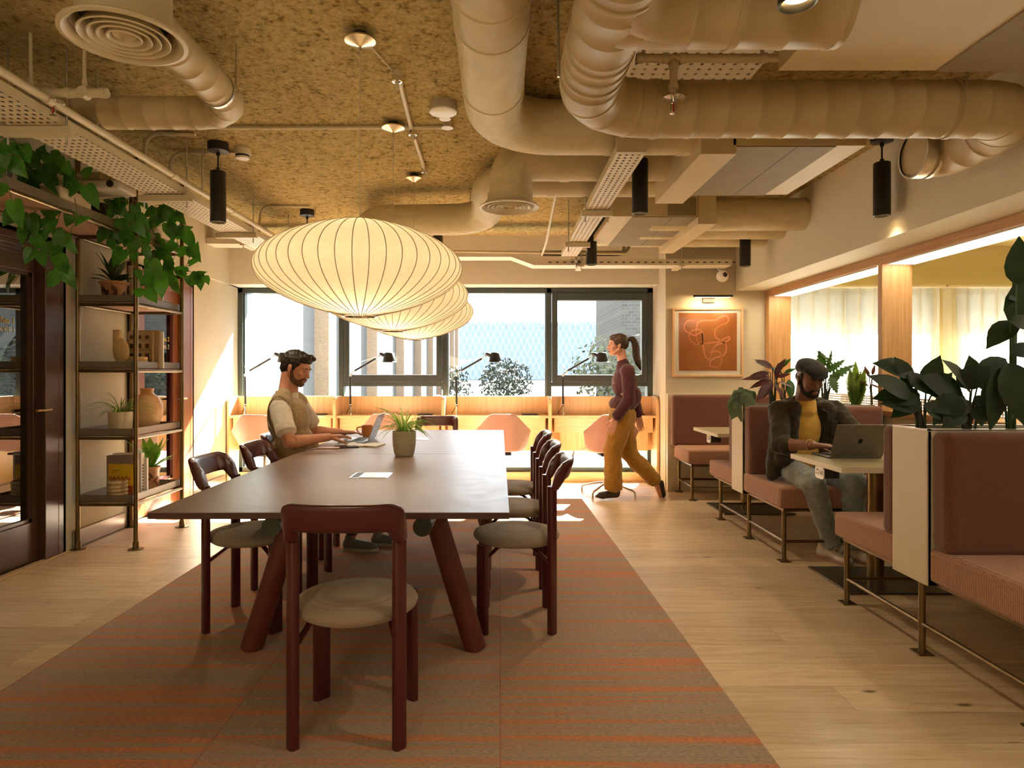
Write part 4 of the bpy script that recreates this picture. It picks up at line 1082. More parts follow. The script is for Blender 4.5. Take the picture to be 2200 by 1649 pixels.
t = thing('sprinkler_pipe', 'cream sprinkler pipe below the large round diffuser, beside the left cable tray', 'sprinkler pipe', (-2, 2.92, 2.5))
b = MB(); b.tube([(-2.14, 2.92, 2.502), (-1.755, 2.92, 2.502)], .0195, 16)
for x in (-2.14, -2.05, -1.93, -1.775): b.lathe([(.0195, x-.012), (.0235, x-.012), (.0235, x+.012), (.0195, x+.012)], 18, (0, 2.92, 2.502), axis='x')
b.build('pipe', cream_metal, t)
for x in (-2.10, -1.86):
    h = MB(); h.tube([(x, 2.92, 2.502), (x, 2.92, ZC)], .0075, 10); h.lathe([(.025, 2.90), (.026, 2.94)], 18, (x, 0, 2.502), axis='y'); h.lathe([(.011, 2.535), (.011, 2.56)], 12, (x, 2.92, 0)); h.build('hanger_clamp', cream_metal, t)
sprinkler(t, -2.00, 2.92, 2.455)
MB().tube([(-2.0, 2.92, 2.50), (-2.0, 2.92, 2.46)], .013, 12).build('drop', cream_metal, t)
t = thing('sprinkler_pipe', 'cream sprinkler pipe with a long drop in front of the ribbed duct', 'sprinkler pipe', (.74, 2.75, 2.5))
yy = 2.62; zp = FZ(125, yy)
b = MB(); b.tube([(FX(1366,yy), yy, zp), (FX(1672,yy), yy, zp)], .0165, 16)
for px in (1375, 1430, 1466, 1640): b.lathe([(.0165, FX(px,yy)-.012), (.0205, FX(px,yy)-.012), (.0205, FX(px,yy)+.012), (.0165, FX(px,yy)+.012)], 18, (0, yy, zp), axis='x')
b.build('pipe', cream_metal, t)
xd = FX(1447, yy)
b = MB(); b.tube([(xd, yy, zp), (xd, yy, FZ(207,yy))], .0155, 16)
for py in (142, 188): b.lathe([(.0155, FZ(py,yy)-.010), (.0205, FZ(py,yy)-.010), (.0205, FZ(py,yy)+.010), (.0155, FZ(py,yy)+.010)], 18, (xd, yy, 0))
b.build('drop', cream_metal, t); sprinkler(t, xd, yy, FZ(215, yy))
for px in (1383, 1637): MB().tube([(FX(px,yy), yy, zp), (FX(px,yy), yy, ZC)], .008, 8).build('hanger_rod', galvanised, t)
t = thing('sprinkler', 'small sprinkler head hanging over the far end of the right cable tray', 'sprinkler', (.78, 6.6, 2.38))
MB().tube([(.78, 6.6, 2.385), (.78, 6.6, ZC)], .011, 10).build('drop', cream_metal, t); sprinkler(t, .78, 6.6, 2.375)

# ---------------------------------------------------------------- ceiling conduits, detectors
def Zc(dz=.0): return ZC - dz
def conduit(label, pts, r=.011, rad=.05):
    t = MB().tube(fillet(pts, rad), r, 12).build('conduit', cream_metal); return tag(t, label, 'conduit', 'conduits on the ceiling')
def cpt(px, py, dz=.014):           # point on the ceiling seen at a pixel
    Y = F_PX*(Zc(dz)-EYE)/(VY-py); return Vector((FX(px, Y), Y, Zc(dz)))
conduit('thin cream conduit crossing the ceiling behind the big round diffuser and the pendant canopies', [cpt(470, 274), cpt(975, 274)], .011)
conduit('cream conduit from the first to the second emergency light, beside the pendant canopy', [cpt(858, 172), cpt(886, 285)], .013)
conduit('cream conduit from the second to the third emergency light', [cpt(890, 295), cpt(912, 362)], .013)
conduit('thin white cable from the nearest pendant canopy to the first emergency light', [cpt(797, 100), cpt(842, 150)], .004)
a = cpt(520, 327); c = cpt(368, 327)
conduit('cream conduit that drops from the ceiling beside the smoke detector into the left cable tray', [a, c, (c.x-.02, c.y, 2.42)], .011, .08)
a = cpt(665, 443); c = cpt(560, 443)
conduit('cream conduit bending down from the ceiling behind the saucer lamps', [a, c, (c.x-.02, c.y, 2.42)], .011, .08)
a = cpt(420, 289); c = cpt(314, 286)
conduit('cream conduit bending down behind the thin ribbed duct at the left', [a, c, (c.x-.02, c.y, 2.42)], .012, .08)
glow = M('bulb_glass', (.7,.62,.45), .1)
for k, (px, py) in enumerate(((853, 165), (887, 282), (912, 365))):
    p = cpt(px, py, .03)
    t = thing('emergency_light', ['nearest', 'middle', 'farthest'][k] + ' of the three small ceiling spot fittings in a line beside the pendant cords', 'light', (p.x, p.y, ZC), group='small ceiling spot fittings')
    MB().lathe([(.024, ZC), (.024, ZC-.03)], 20, (p.x, p.y, 0)).build('box', cream_metal, t)
    MB().lathe([(.026, ZC-.030), (.026, ZC-.055), (.018, ZC-.056), (.012, ZC-.048)], 22, (p.x, p.y, 0)).build('ring', chrome, t)
    MB().lathe([(.009, ZC-.045), (.010, ZC-.085), (.006, ZC-.092), (.001, ZC-.094)], 14, (p.x, p.y, 0)).build('bulb', glow, t)
# wifi box and its two small heads
p = cpt(952, 240, .05)
t = thing('access_point', 'white round ceiling sensor beside the middle wrapped duct', 'sensor', (p.x, p.y, ZC))
MB().lathe([(.075, ZC), (.078, ZC-.050)], 36, (p.x, p.y, 0)).build('base', M('sensor_base', (.42,.36,.27), .5), t)
MB().lathe([(.078, ZC-.050), (.076, ZC-.056), (.06, ZC-.060), (.001, ZC-.061)], 36, (p.x, p.y, 0), cap=False).build('cover', white_plastic, t)
for k, (px, py) in enumerate(((956, 257), (961, 276))):
    q = cpt(px, py, .05)
    t = thing('ceiling_fitting', ['small silver fitting just under the white round ceiling sensor', 'small silver fitting with a white disc, second below the white round ceiling sensor'][k], 'fitting', (q.x, q.y, ZC), group='silver fittings by the sensor')
    MB().lathe([(.026, ZC), (.026, ZC-.045)], 20, (q.x, q.y, 0)).build('body', galvanised, t)
    MB().lathe([(.034, ZC-.045), (.034, ZC-.048), (.001, ZC-.049)], 22, (q.x, q.y, 0), cap=False).build('disc', white_plastic, t)
p = cpt(521, 335, .05)
t = thing('smoke_detector', 'round white smoke detector with a black band, beside the nearest left pendant light', 'smoke detector', (p.x, p.y, ZC))
MB().lathe([(.05, ZC), (.055, ZC-.02), (.052, ZC-.045)], 30, (p.x, p.y, 0)).build('base', white_plastic, t)
MB().lathe([(.047, ZC-.045), (.045, ZC-.058)], 30, (p.x, p.y, 0)).build('vent_band', black_plastic, t)
MB().lathe([(.046, ZC-.058), (.043, ZC-.070), (.02, ZC-.074), (.001, ZC-.074)], 30, (p.x, p.y, 0), cap=False).build('cap', white_plastic, t)
# dome camera
p = Vector((FX(1552, 6.85), 6.85, FZ(593, 6.85)))
t = thing('dome_camera', 'white dome security camera above the framed print', 'camera', tuple(p))
MB().ell(p, (.062, .062, .062), nu=28, nv=18).build('housing', white_plastic, t, smooth=180)
q = p + Vector((.008, -.038, .006)); MB().ell(q, (.031, .031, .031), nu=20, nv=14).build('lens', M('camera_lens', (.008,.009,.012), .08), t, smooth=180)
MB().tube([p+Vector((-.005,.02,.05)), p+Vector((-.01, .085, .085))], .02, 14).build('mount', white_plastic, t)

# ---------------------------------------------------------------- black cylinder pendants (they are lit in the photo)
spot_lens = M('spot_lens', (.9,.7,.4), .3, emit=(1.0,.62,.22), es=9.0)
def make_spot():
    t = thing('pendant_spot', '', 'pendant light', (0,0,0), group='black cylinder pendants')
    MB().lathe([(.066,0),(.066,-.055),(.012,-.062),(.012,-.085)], 32).build('canopy', black_metal, t, world=False)
    MB().tube([(0,0,-.06),(0,0,-.20)], .0055, 10).build('rod', black_metal, t, world=False)
    MB().lathe([(.012,-.165),(.014,-.185),(.046,-.188),(.050,-.192),(.050,-.525),(.045,-.527),(.040,-.518),(.036,-.49)], 40, cap=False).build('cylinder', black_metal, t, world=False, smooth=50)
    MB().lathe([(.001,-.503),(.040,-.505)], 28, cap=False).build('lens', spot_lens, t, world=False)
    return t
sp0 = make_spot()
sl = []
for i, (x, y, lab) in enumerate(((-1.865, 4.32, 'black cylinder pendant nearest the shelving, left of the saucer lamps'),
        (2.43, 4.14, 'black cylinder pendant under the ribbed duct, above the nearest booth bench'),
        (.88, 4.08, 'black cylinder pendant hanging beside the right cable tray'),
        (.85, 6.02, 'black cylinder pendant at the far end of the right cable tray'),
        (2.30, 6.10, 'black cylinder pendant above the framed print, near the right beam'),
        (-1.80, 6.1, 'black cylinder pendant mostly hidden behind the nearest saucer lamp, left'),
        (-.60, 6.35, 'black cylinder pendant mostly hidden behind the nearest saucer lamp, right'),
        (.805, 1.76, 'black cylinder pendant cut by the top edge, in front of the big air unit'))):
    o = sp0 if i == 0 else copy_tree(sp0)
    o.location = (x, y, ZC); o['label'] = lab
    sl.append((x, y))
fill_spots = [(-1.9, .1), (-.35, .2), (-1.8, -2.0)]  # added spots without any fixture, brightening the near end of the room
for x, y in sl + fill_spots:
    L = bpy.data.lights.new('pendant_or_fill_beam', 'SPOT'); L.energy = (8 if x > 2.2 else 24) if y > .5 else 60; L.color = (1.0, .83, .56); L.spot_size = math.radians(95); L.spot_blend = .9; L.shadow_soft_size = .035
    o = bpy.data.objects.new('pendant_or_fill_beam', L); COL.objects.link(o); o.location = (x, y, ZC-.53)
for x, y in ((-1.1, -1.0),):  # added fill light behind the camera, no lamp stands there
    L = bpy.data.lights.new('fill_light', 'POINT'); L.energy = 38; L.color = (1.0, .85, .60); L.shadow_soft_size = .5
    o = bpy.data.objects.new('fill_light', L); COL.objects.link(o); o.location = (x, y-.6, 1.9)
# ---------------------------------------------------------------- saucer lamps
def shade_mat():
    m, n, l, b = nm('lamp_skin'); n.remove(b)
    v = coords(n, l); f = noise(n, l, v, 60, 3)
    r = ramp(n, l, f, [(.3, (.80,.70,.52)), (.7, (.86,.77,.60))])
    d = N(n, 'ShaderNodeBsdfDiffuse'); l.new(r.outputs[0], d.inputs[0])
    t = N(n, 'ShaderNodeBsdfTranslucent'); l.new(r.outputs[0], t.inputs[0])
    a = N(n, 'ShaderNodeMixShader'); a.inputs[0].default_value = .38; l.new(d.outputs[0], a.inputs[1]); l.new(t.outputs[0], a.inputs[2])
    g = N(n, 'ShaderNodeBsdfGlossy'); g.inputs['Roughness'].default_value = .4
    c = N(n, 'ShaderNodeMixShader'); c.inputs[0].default_value = .04; l.new(a.outputs[0], c.inputs[1]); l.new(g.outputs[0], c.inputs[2])
    l.new(c.outputs[0], n['Material Output'].inputs[0]); return m
skin = shade_mat(); rib_m = M('lamp_rib', (.50,.42,.30), .6)
NR = 44
def make_saucer():
    t = thing('saucer_lamp', '', 'pendant lamp', (0,0,0), group='saucer lamps over the table')
    RR, H, zc = .455, .219, 1.716
    def r_at(tt): return RR*(1-tt*tt)**.75
    prof = []
    for i in range(33):
        a = -0.958 + 1.916*i/32
        tt = math.sin(a/0.958*PI/2*.985)*.958
        prof.append((r_at(abs(tt)), zc+H*tt))
    rings = []; n = NR*4
    for r, z in prof:
        ring = []
        for j in range(n):
            sag = 1 - .010*abs(math.sin(PI*j/4))
            a = 2*PI*j/n; ring.append((r*sag*math.cos(a), r*sag*math.sin(a), z))
        rings.append(ring)
    MB().rings(rings, True, False).build('shade', skin, t, world=False, smooth=180)
    rb = MB()
    for k in range(NR):
        a = 2*PI*k/NR; rb.tube([((r+.001)*math.cos(a), (r+.001)*math.sin(a), z) for r, z in prof], .0019, 5, cap=False)
    o = rb.build('wire_rib', rib_m, t, world=False, smooth=180)
    MB().lathe([(.078, zc-H*.958+.004), (.080, zc-H*.958-.006), (.070, zc-H*.958-.007), (.066, zc-H*.958+.004)], 40, cap=False).build('bottom_ring', chrome, t, world=False)
    MB().lathe([(.085, zc+H*.95), (.08, zc+H*.965), (.02, zc+H*.975), (.008, zc+H*1.0)], 32, cap=False).build('top_cap', white_metal, t, world=False)
    MB().tube([(0,0,zc+H*.97), (0,0,ZC-.07)], .0022, 8).build('cord', M('lamp_cord', (.55,.48,.38), .6), t, world=False)
    c = MB().lathe([(.030, ZC), (.030, ZC-.030)], 24).build('ceiling_box', dark_void, t, world=False)
    MB().lathe([(.069, ZC-.030), (.069, ZC-.037), (.006, ZC-.062), (.006, ZC-.075)], 40, cap=False).build('canopy', spun_metal, t, world=False, smooth=30)
    MB().tube([(0,0,zc+H), (0,0,zc+.07)], .006, 8).build('stem', white_metal, t, world=False)
    MB().lathe([(.014, zc+.09), (.016, zc+.055), (.030, zc+.02), (.033, zc), (.026, zc-.022), (.001, zc-.032)], 20, cap=False).build('bulb', M('lamp_bulb', (.9,.85,.7), .3, emit=(1,.82,.55), es=1.5), t, world=False)
    return t
s0 = make_saucer()
for i, (x, y, lab) in enumerate(((-.624, 2.92, 'saucer shaped cream pendant lamp nearest the camera, above the seated man'),
                                 (-.645, 3.96, 'middle one of the three saucer shaped cream pendant lamps'),
                                 (-.655, 5.00, 'saucer shaped cream pendant lamp farthest from the camera'))):
    o = s0 if i == 0 else copy_tree(s0)
    o.location = (x, y, 0); o['label'] = lab
    L = bpy.data.lights.new('saucer_bulb', 'POINT'); L.energy = 7.0; L.color = (1.0, .84, .60); L.shadow_soft_size = .05
    q = bpy.data.objects.new('saucer_bulb', L); COL.objects.link(q); q.location = (x, y, 1.66)

# ---------------------------------------------------------------- framed print and its picture light
YA = 6.94
def fr_pt(px): return FX(px, YA-.02)
x0, x1, z0, z1 = FX(1445,6.92), FX(1597,6.92), FZ(809,6.92), FZ(661,6.92)
t = thing('framed_print', 'framed orange print with a looping pale line, on the wall above the far booth bench', 'picture', ((x0+x1)/2, YA, (z0+z1)/2))
w = .020
f = MB(); f.box(x0, x1, 6.912, YA-.001, z0, z0+w).box(x0, x1, 6.912, YA-.001, z1-w, z1).box(x0, x0+w, 6.912, YA-.001, z0+w, z1-w).box(x1-w, x1, 6.912, YA-.001, z0+w, z1-w)
f.build('frame', oak('pale_frame', (.55,.33,.15), (.66,.42,.22), 'z', .4), t, smooth=0, bevel=.002)
MB().box(x0+w, x1-w, 6.932, 6.938, z0+w, z1-w).build('mount', M('mount_board', (.90,.84,.74), .8), t, smooth=0)
px0, px1, pz0, pz1 = FX(1459,6.93), FX(1583,6.93), FZ(796,6.93), FZ(672,6.93)
pr = MB().box(px0, px1, 6.929, 6.932, pz0, pz1).build('print', mottled('print_ochre', (.40,.125,.018), (.47,.16,.028), 5, .8), t, smooth=0)
sq = [(247,352),(228,350),(205,362),(193,385),(198,410),(225,428),(255,440),(290,425),(300,450),(298,485),(268,495),(240,480),(222,450),(230,420),(262,405),(290,412),(300,440),(302,480),(308,530),(320,570),(345,582),(330,585),(350,560),(362,520),(385,495),(420,485),(455,468),(458,450),(430,460),(400,478),(365,482),(300,490),(275,485),(262,440),(265,400),(270,370),(290,355),(330,352),(375,350),(410,330),(440,325),(455,345),(440,368),(400,385),(375,410),(375,445),(400,468),(435,490),(440,530),(420,560),(380,570),(350,590),(345,620),(375,628),(405,615),(412,580),(405,545),(380,535),(340,540)]
pts = []
for u, v in sq:
    X = 1400 + u/2.75; Yp = 560 + v/2.75
    pts.append(Vector((FX(X, 6.93), 6.928, FZ(Yp, 6.93))))
def catmull(P, n=6):
    out = []
    for i in range(len(P)-1):
        p0, p1, p2, p3 = P[max(i-1,0)], P[i], P[i+1], P[min(i+2,len(P)-1)]
        for k in range(n):
            s = k/n; out.append(.5*((2*p1) + (p2-p0)*s + (2*p0-5*p1+4*p2-p3)*s*s + (3*p1-p0-3*p2+p3)*s**3))
    out.append(P[-1]); return out
cp = catmull(pts)
rr = [.0035 + .0055*abs(math.sin(i/len(cp)*17)) for i in range(len(cp))]
ln = MB()
strip_a, strip_b = [], []
for i in range(len(cp)):
    d = (cp[min(i+1,len(cp)-1)] - cp[max(i-1,0)]); nn = Vector((-d.z, 0, d.x)).normalized()*rr[i]
    strip_a.append(cp[i]+nn); strip_b.append(cp[i]-nn)
ln.grid([strip_a, strip_b]); ln.build('drawn_line', M('coral_ink', (.78,.27,.11), .8), pr, smooth=0)
MB().box(x0+w, x1-w, 6.918, 6.920, z0+w, z1-w).build('glazing', glass_mat('picture_glass', (1,1,1), .0, .12), t, smooth=0)
t = thing('picture_light', 'black bar picture light above the framed orange print', 'light', (FX(1522,6.9), 6.9, FZ(640,6.9)))
MB().box(FX(1510,6.92), FX(1535,6.92), 6.915, 6.94, FZ(650,6.92), FZ(636,6.92)).build('wall_block', black_metal, t, smooth=0, bevel=.002)
MB().box(FX(1490,6.78), FX(1574,6.78), 6.765, 6.795, FZ(638,6.78), FZ(633.5,6.78)).build('bar', black_metal, t, smooth=0, bevel=.003)
MB().box(FX(1519,6.85), FX(1526,6.85), 6.79, 6.92, FZ(638,6.85), FZ(635,6.85)).build('arm', black_metal, t, smooth=0)
MB().box(FX(1495,6.78), FX(1569,6.78), 6.770, 6.790, FZ(638,6.78)-.0015, FZ(638,6.78)-.0002).build('led_strip', M('picture_led', (1,.8,.5), .4, emit=(1,.62,.25), es=14), t, smooth=0)
L = bpy.data.lights.new('picture_led', 'AREA'); L.shape = 'RECTANGLE'; L.size = .35; L.size_y = .02; L.energy = 3.0; L.color = (1, .70, .38)
o = bpy.data.objects.new('picture_led', L); COL.objects.link(o); o.location = (FX(1532,6.78), 6.78, FZ(638,6.78)-.004); o.rotation_euler = (math.radians(22), 0, 0)
# ---------------------------------------------------------------- leaves
pothos_g = two_tone('pothos_leaf', (.04,.16,.022), (.08,.25,.035), .35, .3)
spider_g = two_tone('spider_leaf', (.12,.24,.035), (.20,.33,.06), .45, .3)
spider_y = two_tone('spider_leaf_stripe', (.50,.55,.22), (.62,.64,.32), .5, .3)
fern_d = two_tone('fern_dark', (.03,.07,.02), (.06,.11,.03), .6)
fern_l = two_tone('fern_light', (.16,.33,.045), (.26,.46,.08), .6, .3)
big_g = two_tone('philodendron_leaf', (.010,.026,.008), (.016,.042,.013), .62, .14)
mid_g = two_tone('mid_green_leaf', (.03,.075,.02), (.055,.12,.03), .45, .2)
red_l = two_tone('calathea_leaf', (.05,.018,.022), (.13,.035,.045), .45, .15)
grey_g = two_tone('silver_leaf', (.10,.15,.10), (.17,.22,.15), .5, .15)
stem_g = M('plant_stem', (.16,.17,.06), .6)
stem_b = M('plant_stem_dark', (.04,.045,.015), .6)

HEART = [(0,.10),(.06,.42),(.16,.50),(.32,.49),(.50,.41),(.68,.28),(.84,.13),(1,.0)]
LANCE = [(0,.02),(.10,.12),(.28,.22),(.5,.24),(.70,.17),(.87,.07),(1,.0)]
OVAL = [(0,.03),(.06,.22),(.18,.42),(.36,.50),(.56,.44),(.76,.27),(.90,.10),(1,.0)]
def leaf(b, base, d, nrm, L, W=1.0, shape=HEART, droop=.25, fold=.18, mi=0, lobes=0):
    """one blade: base point, direction of the midrib, upper-face normal"""
    base = Vector(base); d = Vector(d).normalized(); nrm = Vector(nrm); nrm = (nrm - d*nrm.dot(d)).normalized(); s = d.cross(nrm)
    ns = 14 if lobes else len(shape)-1
    rows = []
    for i in range(ns+1):
        t = i/ns if lobes else shape[i][0]
        if lobes:
            for k in range(len(shape)-1):
                if shape[k][0] <= t <= shape[k+1][0]:
                    q = (t-shape[k][0])/(shape[k+1][0]-shape[k][0]); w = shape[k][1]*(1-q)+shape[k+1][1]*q; break
            w *= 1 - (.42 if i % 2 else 0)*(t < .9)
        else: w = shape[i][1]
        w *= W
        c = base + d*(t*L) - nrm*(droop*t*t*L)
        if shape is HEART and i == 0: c = base - d*(.0)
        row = []
        for k in (-1, -.5, 0, .5, 1):
            back = -.13*L*abs(k)*(1 if (shape is HEART and t < .2) else 0)
            row.append(c + s*(k*w*L) + nrm*(fold*abs(k)*w*L - .10*(k*k)*w*L) + d*back)
        rows.append(row)
    b.grid(rows, mi)
def blade(b, pts, w, mi=(0,1), stripe=True):
    """grassy blade along points, pale stripe down the middle"""
    n = len(pts); rows = []
    for i in range(n):
        a, c = pts[max(i-1,0)], pts[min(i+1,n-1)]
        t = (c-a).normalized(); s = t.cross(Vector((0,0,1)))
        s = s.normalized() if s.length > .05 else Vector((1,0,0))
        u = s.cross(t); k = i/(n-1); ww = w*(.6+.8*k*(1-k)*2)*(1 if k < .65 else max(.04, (1-k)/.35))
        rows.append([pts[i]+s*(-ww)+u*ww*.35, pts[i]+s*(-ww*.35), pts[i]+s*(ww*.35), pts[i]+s*ww+u*ww*.35])
    if not stripe: b.grid(rows, mi[0]); return
    b.grid([r[0:2] for r in rows], mi[0]); b.grid([r[1:3] for r in rows], mi[1]); b.grid([r[2:4] for r in rows], mi[0])
def spider(b, c, n, L, w, seed, up=.9, spread=1.0):
    rr = random.Random(seed)
    for i in range(n):
        a = 2*PI*i/n*2.4 + rr.uniform(-.3,.3); d = Vector((math.cos(a), math.sin(a), 0))
        e = rr.uniform(.25, 1.0); l = L*rr.uniform(.7,1.15)
        v = (d*spread*(.35+.65*(1-e)) + Vector((0,0,up*(.45+.75*e)))).normalized(); p = Vector(c) + d*rr.uniform(0,.02); pts = [p.copy()]
        for k in range(9):
            p = p + v*l/9; pts.append(p.copy()); v = (v + Vector((0,0,-.20*(1.25-.55*e))) + d*.06).normalized()
        blade(b, pts, w)
def frond(b, pts, w, n, mi=0):
    """fern frond: pinnae in pairs along a rachis"""
    pts = [Vector(p) for p in pts]
    b.tube(pts, .0016, 5, mi=mi)
    m = len(pts)-1
    for i in range(1, n):
        t = i/n*m; k = min(int(t), m-1); q = t-k; p = pts[k].lerp(pts[k+1], q); tg = (pts[k+1]-pts[k]).normalized()
        s = tg.cross(Vector((0,0,1))); s = s.normalized() if s.length > .1 else Vector((1,0,0)); up = s.cross(tg)
        ww = w*(math.sin(min(1, i/n*1.25+.12)*PI*.62))*(1 if i/n < .55 else max(.12, (1-i/n)/.45))
        for sg in (-1, 1):
            tip = p + s*sg*ww + tg*ww*.35 - up*ww*.12; h = max(.0035, w*.12)
            b.add([p-tg*h, p+s*sg*ww*.55+tg*(ww*.1-h*1.0), tip, p+s*sg*ww*.55+tg*(ww*.1+h*1.1), p+tg*h], [(0,1,2,3,4)], mi)
def fern(b, c, n, L, w, seed, up=.8, lean=None):
    rr = random.Random(seed)
    for i in range(n):
        a = 2*PI*i/n + rr.uniform(-.35,.35); d = Vector((math.cos(a), math.sin(a), 0)); e = rr.random()
        l = L*rr.uniform(.75,1.1); v = (d*(.25+.6*(1-e)) + Vector((0,0,up*(.5+.6*e)))).normalized(); p = Vector(c); pts = [p.copy()]
        for k in range(8):
            p = p + v*l/8; pts.append(p.copy()); v = (v + Vector((0,0,-.11*(1.5-e)))).normalized()
        frond(b, pts, w, 22)

def pot_obj(t, prof, c, m, name='pot', n=36, rib=0):
    x, y, z = c
    if not rib:
        return MB().lathe([(r, h+z) for r, h in prof], n, (x, y, 0), cap=False).build(name, m, t, smooth=45)
    rings = []
    for r, h in prof:
        rings.append([(x + (r*(1-.018*(j % 2)))*math.cos(2*PI*j/72), y + (r*(1-.018*(j % 2)))*math.sin(2*PI*j/72), h+z) for j in range(72)])
    return MB().rings(rings, True, False).build(name, m, t, smooth=30)
def open_pot(r0, r1, h, lip=.006, belly=0):
    pr = [(.001, 0), (r0*.92, 0), (r0, .006)]
    for i in range(1, 8):
        k = i/8; pr.append((r0+(r1-r0)*k + belly*math.sin(k*PI), h*k))
    pr += [(r1, h), (r1-lip, h+.001), (r1-lip-.002, h*.88), (.001, h*.86)]
    return pr
stoneware = mottled('stoneware', (.36,.32,.23), (.46,.41,.31), 22, .55, (1,1,3))
cream_clay = mottled('cream_clay', (.60,.50,.34), (.68,.58,.42), 10, .5)
terra = mottled('terracotta_glaze', (.52,.27,.12), (.60,.34,.17), 10, .4)
sand_clay = mottled('sand_clay', (.58,.40,.19), (.64,.46,.24), 40, .85)
streaked = mottled('streaked_clay', (.42,.20,.07), (.66,.43,.22), 3.5, .5, (1.6,1.6,.35), lo=.42, hi=.58)
dark_pot = M('dark_pot', (.03,.02,.02), .5)
brown_glaze = M('brown_glaze', (.10,.035,.015), .35)

# ---------------------------------------------------------------- plant and things on the long table
c = (FX(868.5,4.01), 4.01, TZ)
t = thing('spider_plant', 'striped spider plant in a grey green stoneware pot on the long table', 'plant', c)
pot_obj(t, open_pot(.058, .071, .152, .006, .006), c, stoneware)
MB().lathe([(.001,c[2]+.136),(.066,c[2]+.136)], 24, (c[0],c[1],0), cap=False).build('soil', soil, t)
b = MB(); spider(b, (c[0], c[1], c[2]+.135), 74, .255, .0046, 3); b.build('foliage', [spider_g, spider_y], t, smooth=180)

silver = M('laptop_silver', (.55,.55,.55), .35, .9)
dark_key = M('key_black', (.02,.02,.022), .5)
def laptop(label, hinge, ang_z, lid_deg, m, w=.304, d=.212, key=dark_key, screen=(.02,.02,.025)):
    """local: hinge along x at the origin, keyboard towards +y (the user)"""
    t = thing('laptop', label, 'laptop', hinge, ang_z)
    bs = MB().box(-w/2, w/2, 0, d, .001, .0125).build('base', m, t, world=False, smooth=0, bevel=.0035)
    k = MB()
    for r in range(5):
        for cidx in range(13):
            x = -w/2+.022+cidx*(w-.044)/13; y = .028+r*.0185
            k.box(x, x+(w-.044)/13-.003, y, y+.0155, .0125, .0135)
    k.build('keyboard', key, bs, world=False, smooth=0)
    MB().box(-.055, .055, .132, .200, .0125, .0129).build('trackpad', silver, bs, world=False, smooth=0)
    rot = Matrix.Rotation(-math.radians(lid_deg-90), 3, 'X')
    ld = MB(); ld.box(-w/2, w/2, -.0045, 0, .008, d)
    ld.v = [tuple(rot.inverted() @ Vector(p) + Vector((0,0,.006))) for p in ld.v]
    lid = ld.build('lid', m, t, world=False, smooth=0, bevel=.0025)
    sc = MB(); sc.box(-w/2+.006, w/2-.006, .0, .0008, .016, d-.006); sc.v = [tuple(rot.inverted() @ Vector(p) + Vector((0,0,.006))) for p in sc.v]
    sc.build('screen', M('screen', screen, .15) if 'screen' not in bpy.data.materials else bpy.data.materials['screen'], lid, world=False, smooth=0)
    return t, lid, rot
lap1, lid1, _ = laptop('slim dark laptop in front of the man in the knitted vest', (-.965, 4.90, TZ), PI/2, 112, M('laptop_grey', (.30,.31,.33), .35, .7))
lap2, lid2, rot2 = laptop('grey laptop, its lid towards the camera, on the booth table', (2.113, 3.865, .740), 0.0, 113, M('space_grey', (.16,.14,.115), .38, .6), w=.312, d=.221)
# round fruit mark on the lid
mk = MB(); pts = []
for i in range(40):
    a = 2*PI*i/40; r = .0155*(1 - .12*math.exp(-((a-PI/2)/.35)**2) - .08*math.exp(-((a-1.5*PI)/.3)**2))
    pts.append((r*math.cos(a)*.93, r*math.sin(a)))
# a bite out of the right side
pts = [(x, z) if not (x > .0085 and abs(z-.002) < .0075) else (.0085+.0035*(abs(z-.002)/.0075)**2, z) for x, z in pts]
mk.prism([(-x, z+.113) for x, z in pts], -.0056, -.0044, 'y')
lf = [(-.001, .0178), (-.0075, .0235), (-.0068, .0165)]
mk.prism([(x, z+.113) for x, z in [(-.0008,.0172),(-.0050,.0188),(-.0066,.0232),(-.0022,.0216)]], -.0056, -.0044, 'y')
mk.v = [tuple(rot2.inverted() @ Vector(p) + Vector((0,0,.006))) for p in mk.v]
mk.build('lid_mark', M('lid_mark', (.012,.011,.010), .08, .8), lid2, world=False, smooth=0)

t = thing('mug', 'orange brown mug behind the slim laptop on the long table', 'mug', (FX(789,5.17), 5.17, TZ))
mx_, my_ = FX(789,5.17), 5.17
glz = mottled('mug_glaze', (.46,.16,.045), (.54,.20,.06), 9, .3)
MB().lathe([(.001,TZ),(.033,TZ),(.043,TZ+.018),(.0445,TZ+.093),(.0415,TZ+.093),(.040,TZ+.02),(.001,TZ+.014)], 32, (mx_,my_,0), cap=False).build('cup', glz, t)
MB().tube(bez((mx_-.042,my_,TZ+.078), (mx_-.098,my_,TZ+.082), (mx_-.075,my_,TZ+.048), 6)[:-1] + bez((mx_-.075,my_,TZ+.048), (mx_-.066,my_,TZ+.026), (mx_-.041,my_,TZ+.028), 5), .006, 10).build('handle', glz, t)
kraft = M('kraft_paper', (.42,.29,.16), .8); ink = M('dark_cover', (.018,.018,.02), .45)
def flat(name, label, cat, cx, cy, w, d, h, rz, m, extra=None, z=TZ):
    t = thing(name, label, cat, (cx, cy, z), rz)
    MB().box(-w/2, w/2, -d/2, d/2, .0003, h).build('body' if not extra else extra[0], m, t, world=False, smooth=0, bevel=min(h*.35,.002))
    return t
t = flat('notebook', 'black closed notebook beside the slim laptop', 'notebook', -1.06, 4.67, .19, .10, .012, .25, ink, ('cover',))
MB().box(-.092, .092, -.048, .048, .003, .009).build('pages', paper_white, t, world=False, smooth=0)
t = thing('open_notebook', 'open kraft paper notebook on the long table, by the slim laptop', 'notebook', (-.975, 4.56, TZ), -.2)
g = MB().grid([[(-.15, y, .010), (-.075, y, .013), (0, y, .005), (.075, y, .013), (.15, y, .008)] for y in (-.09, .09)])
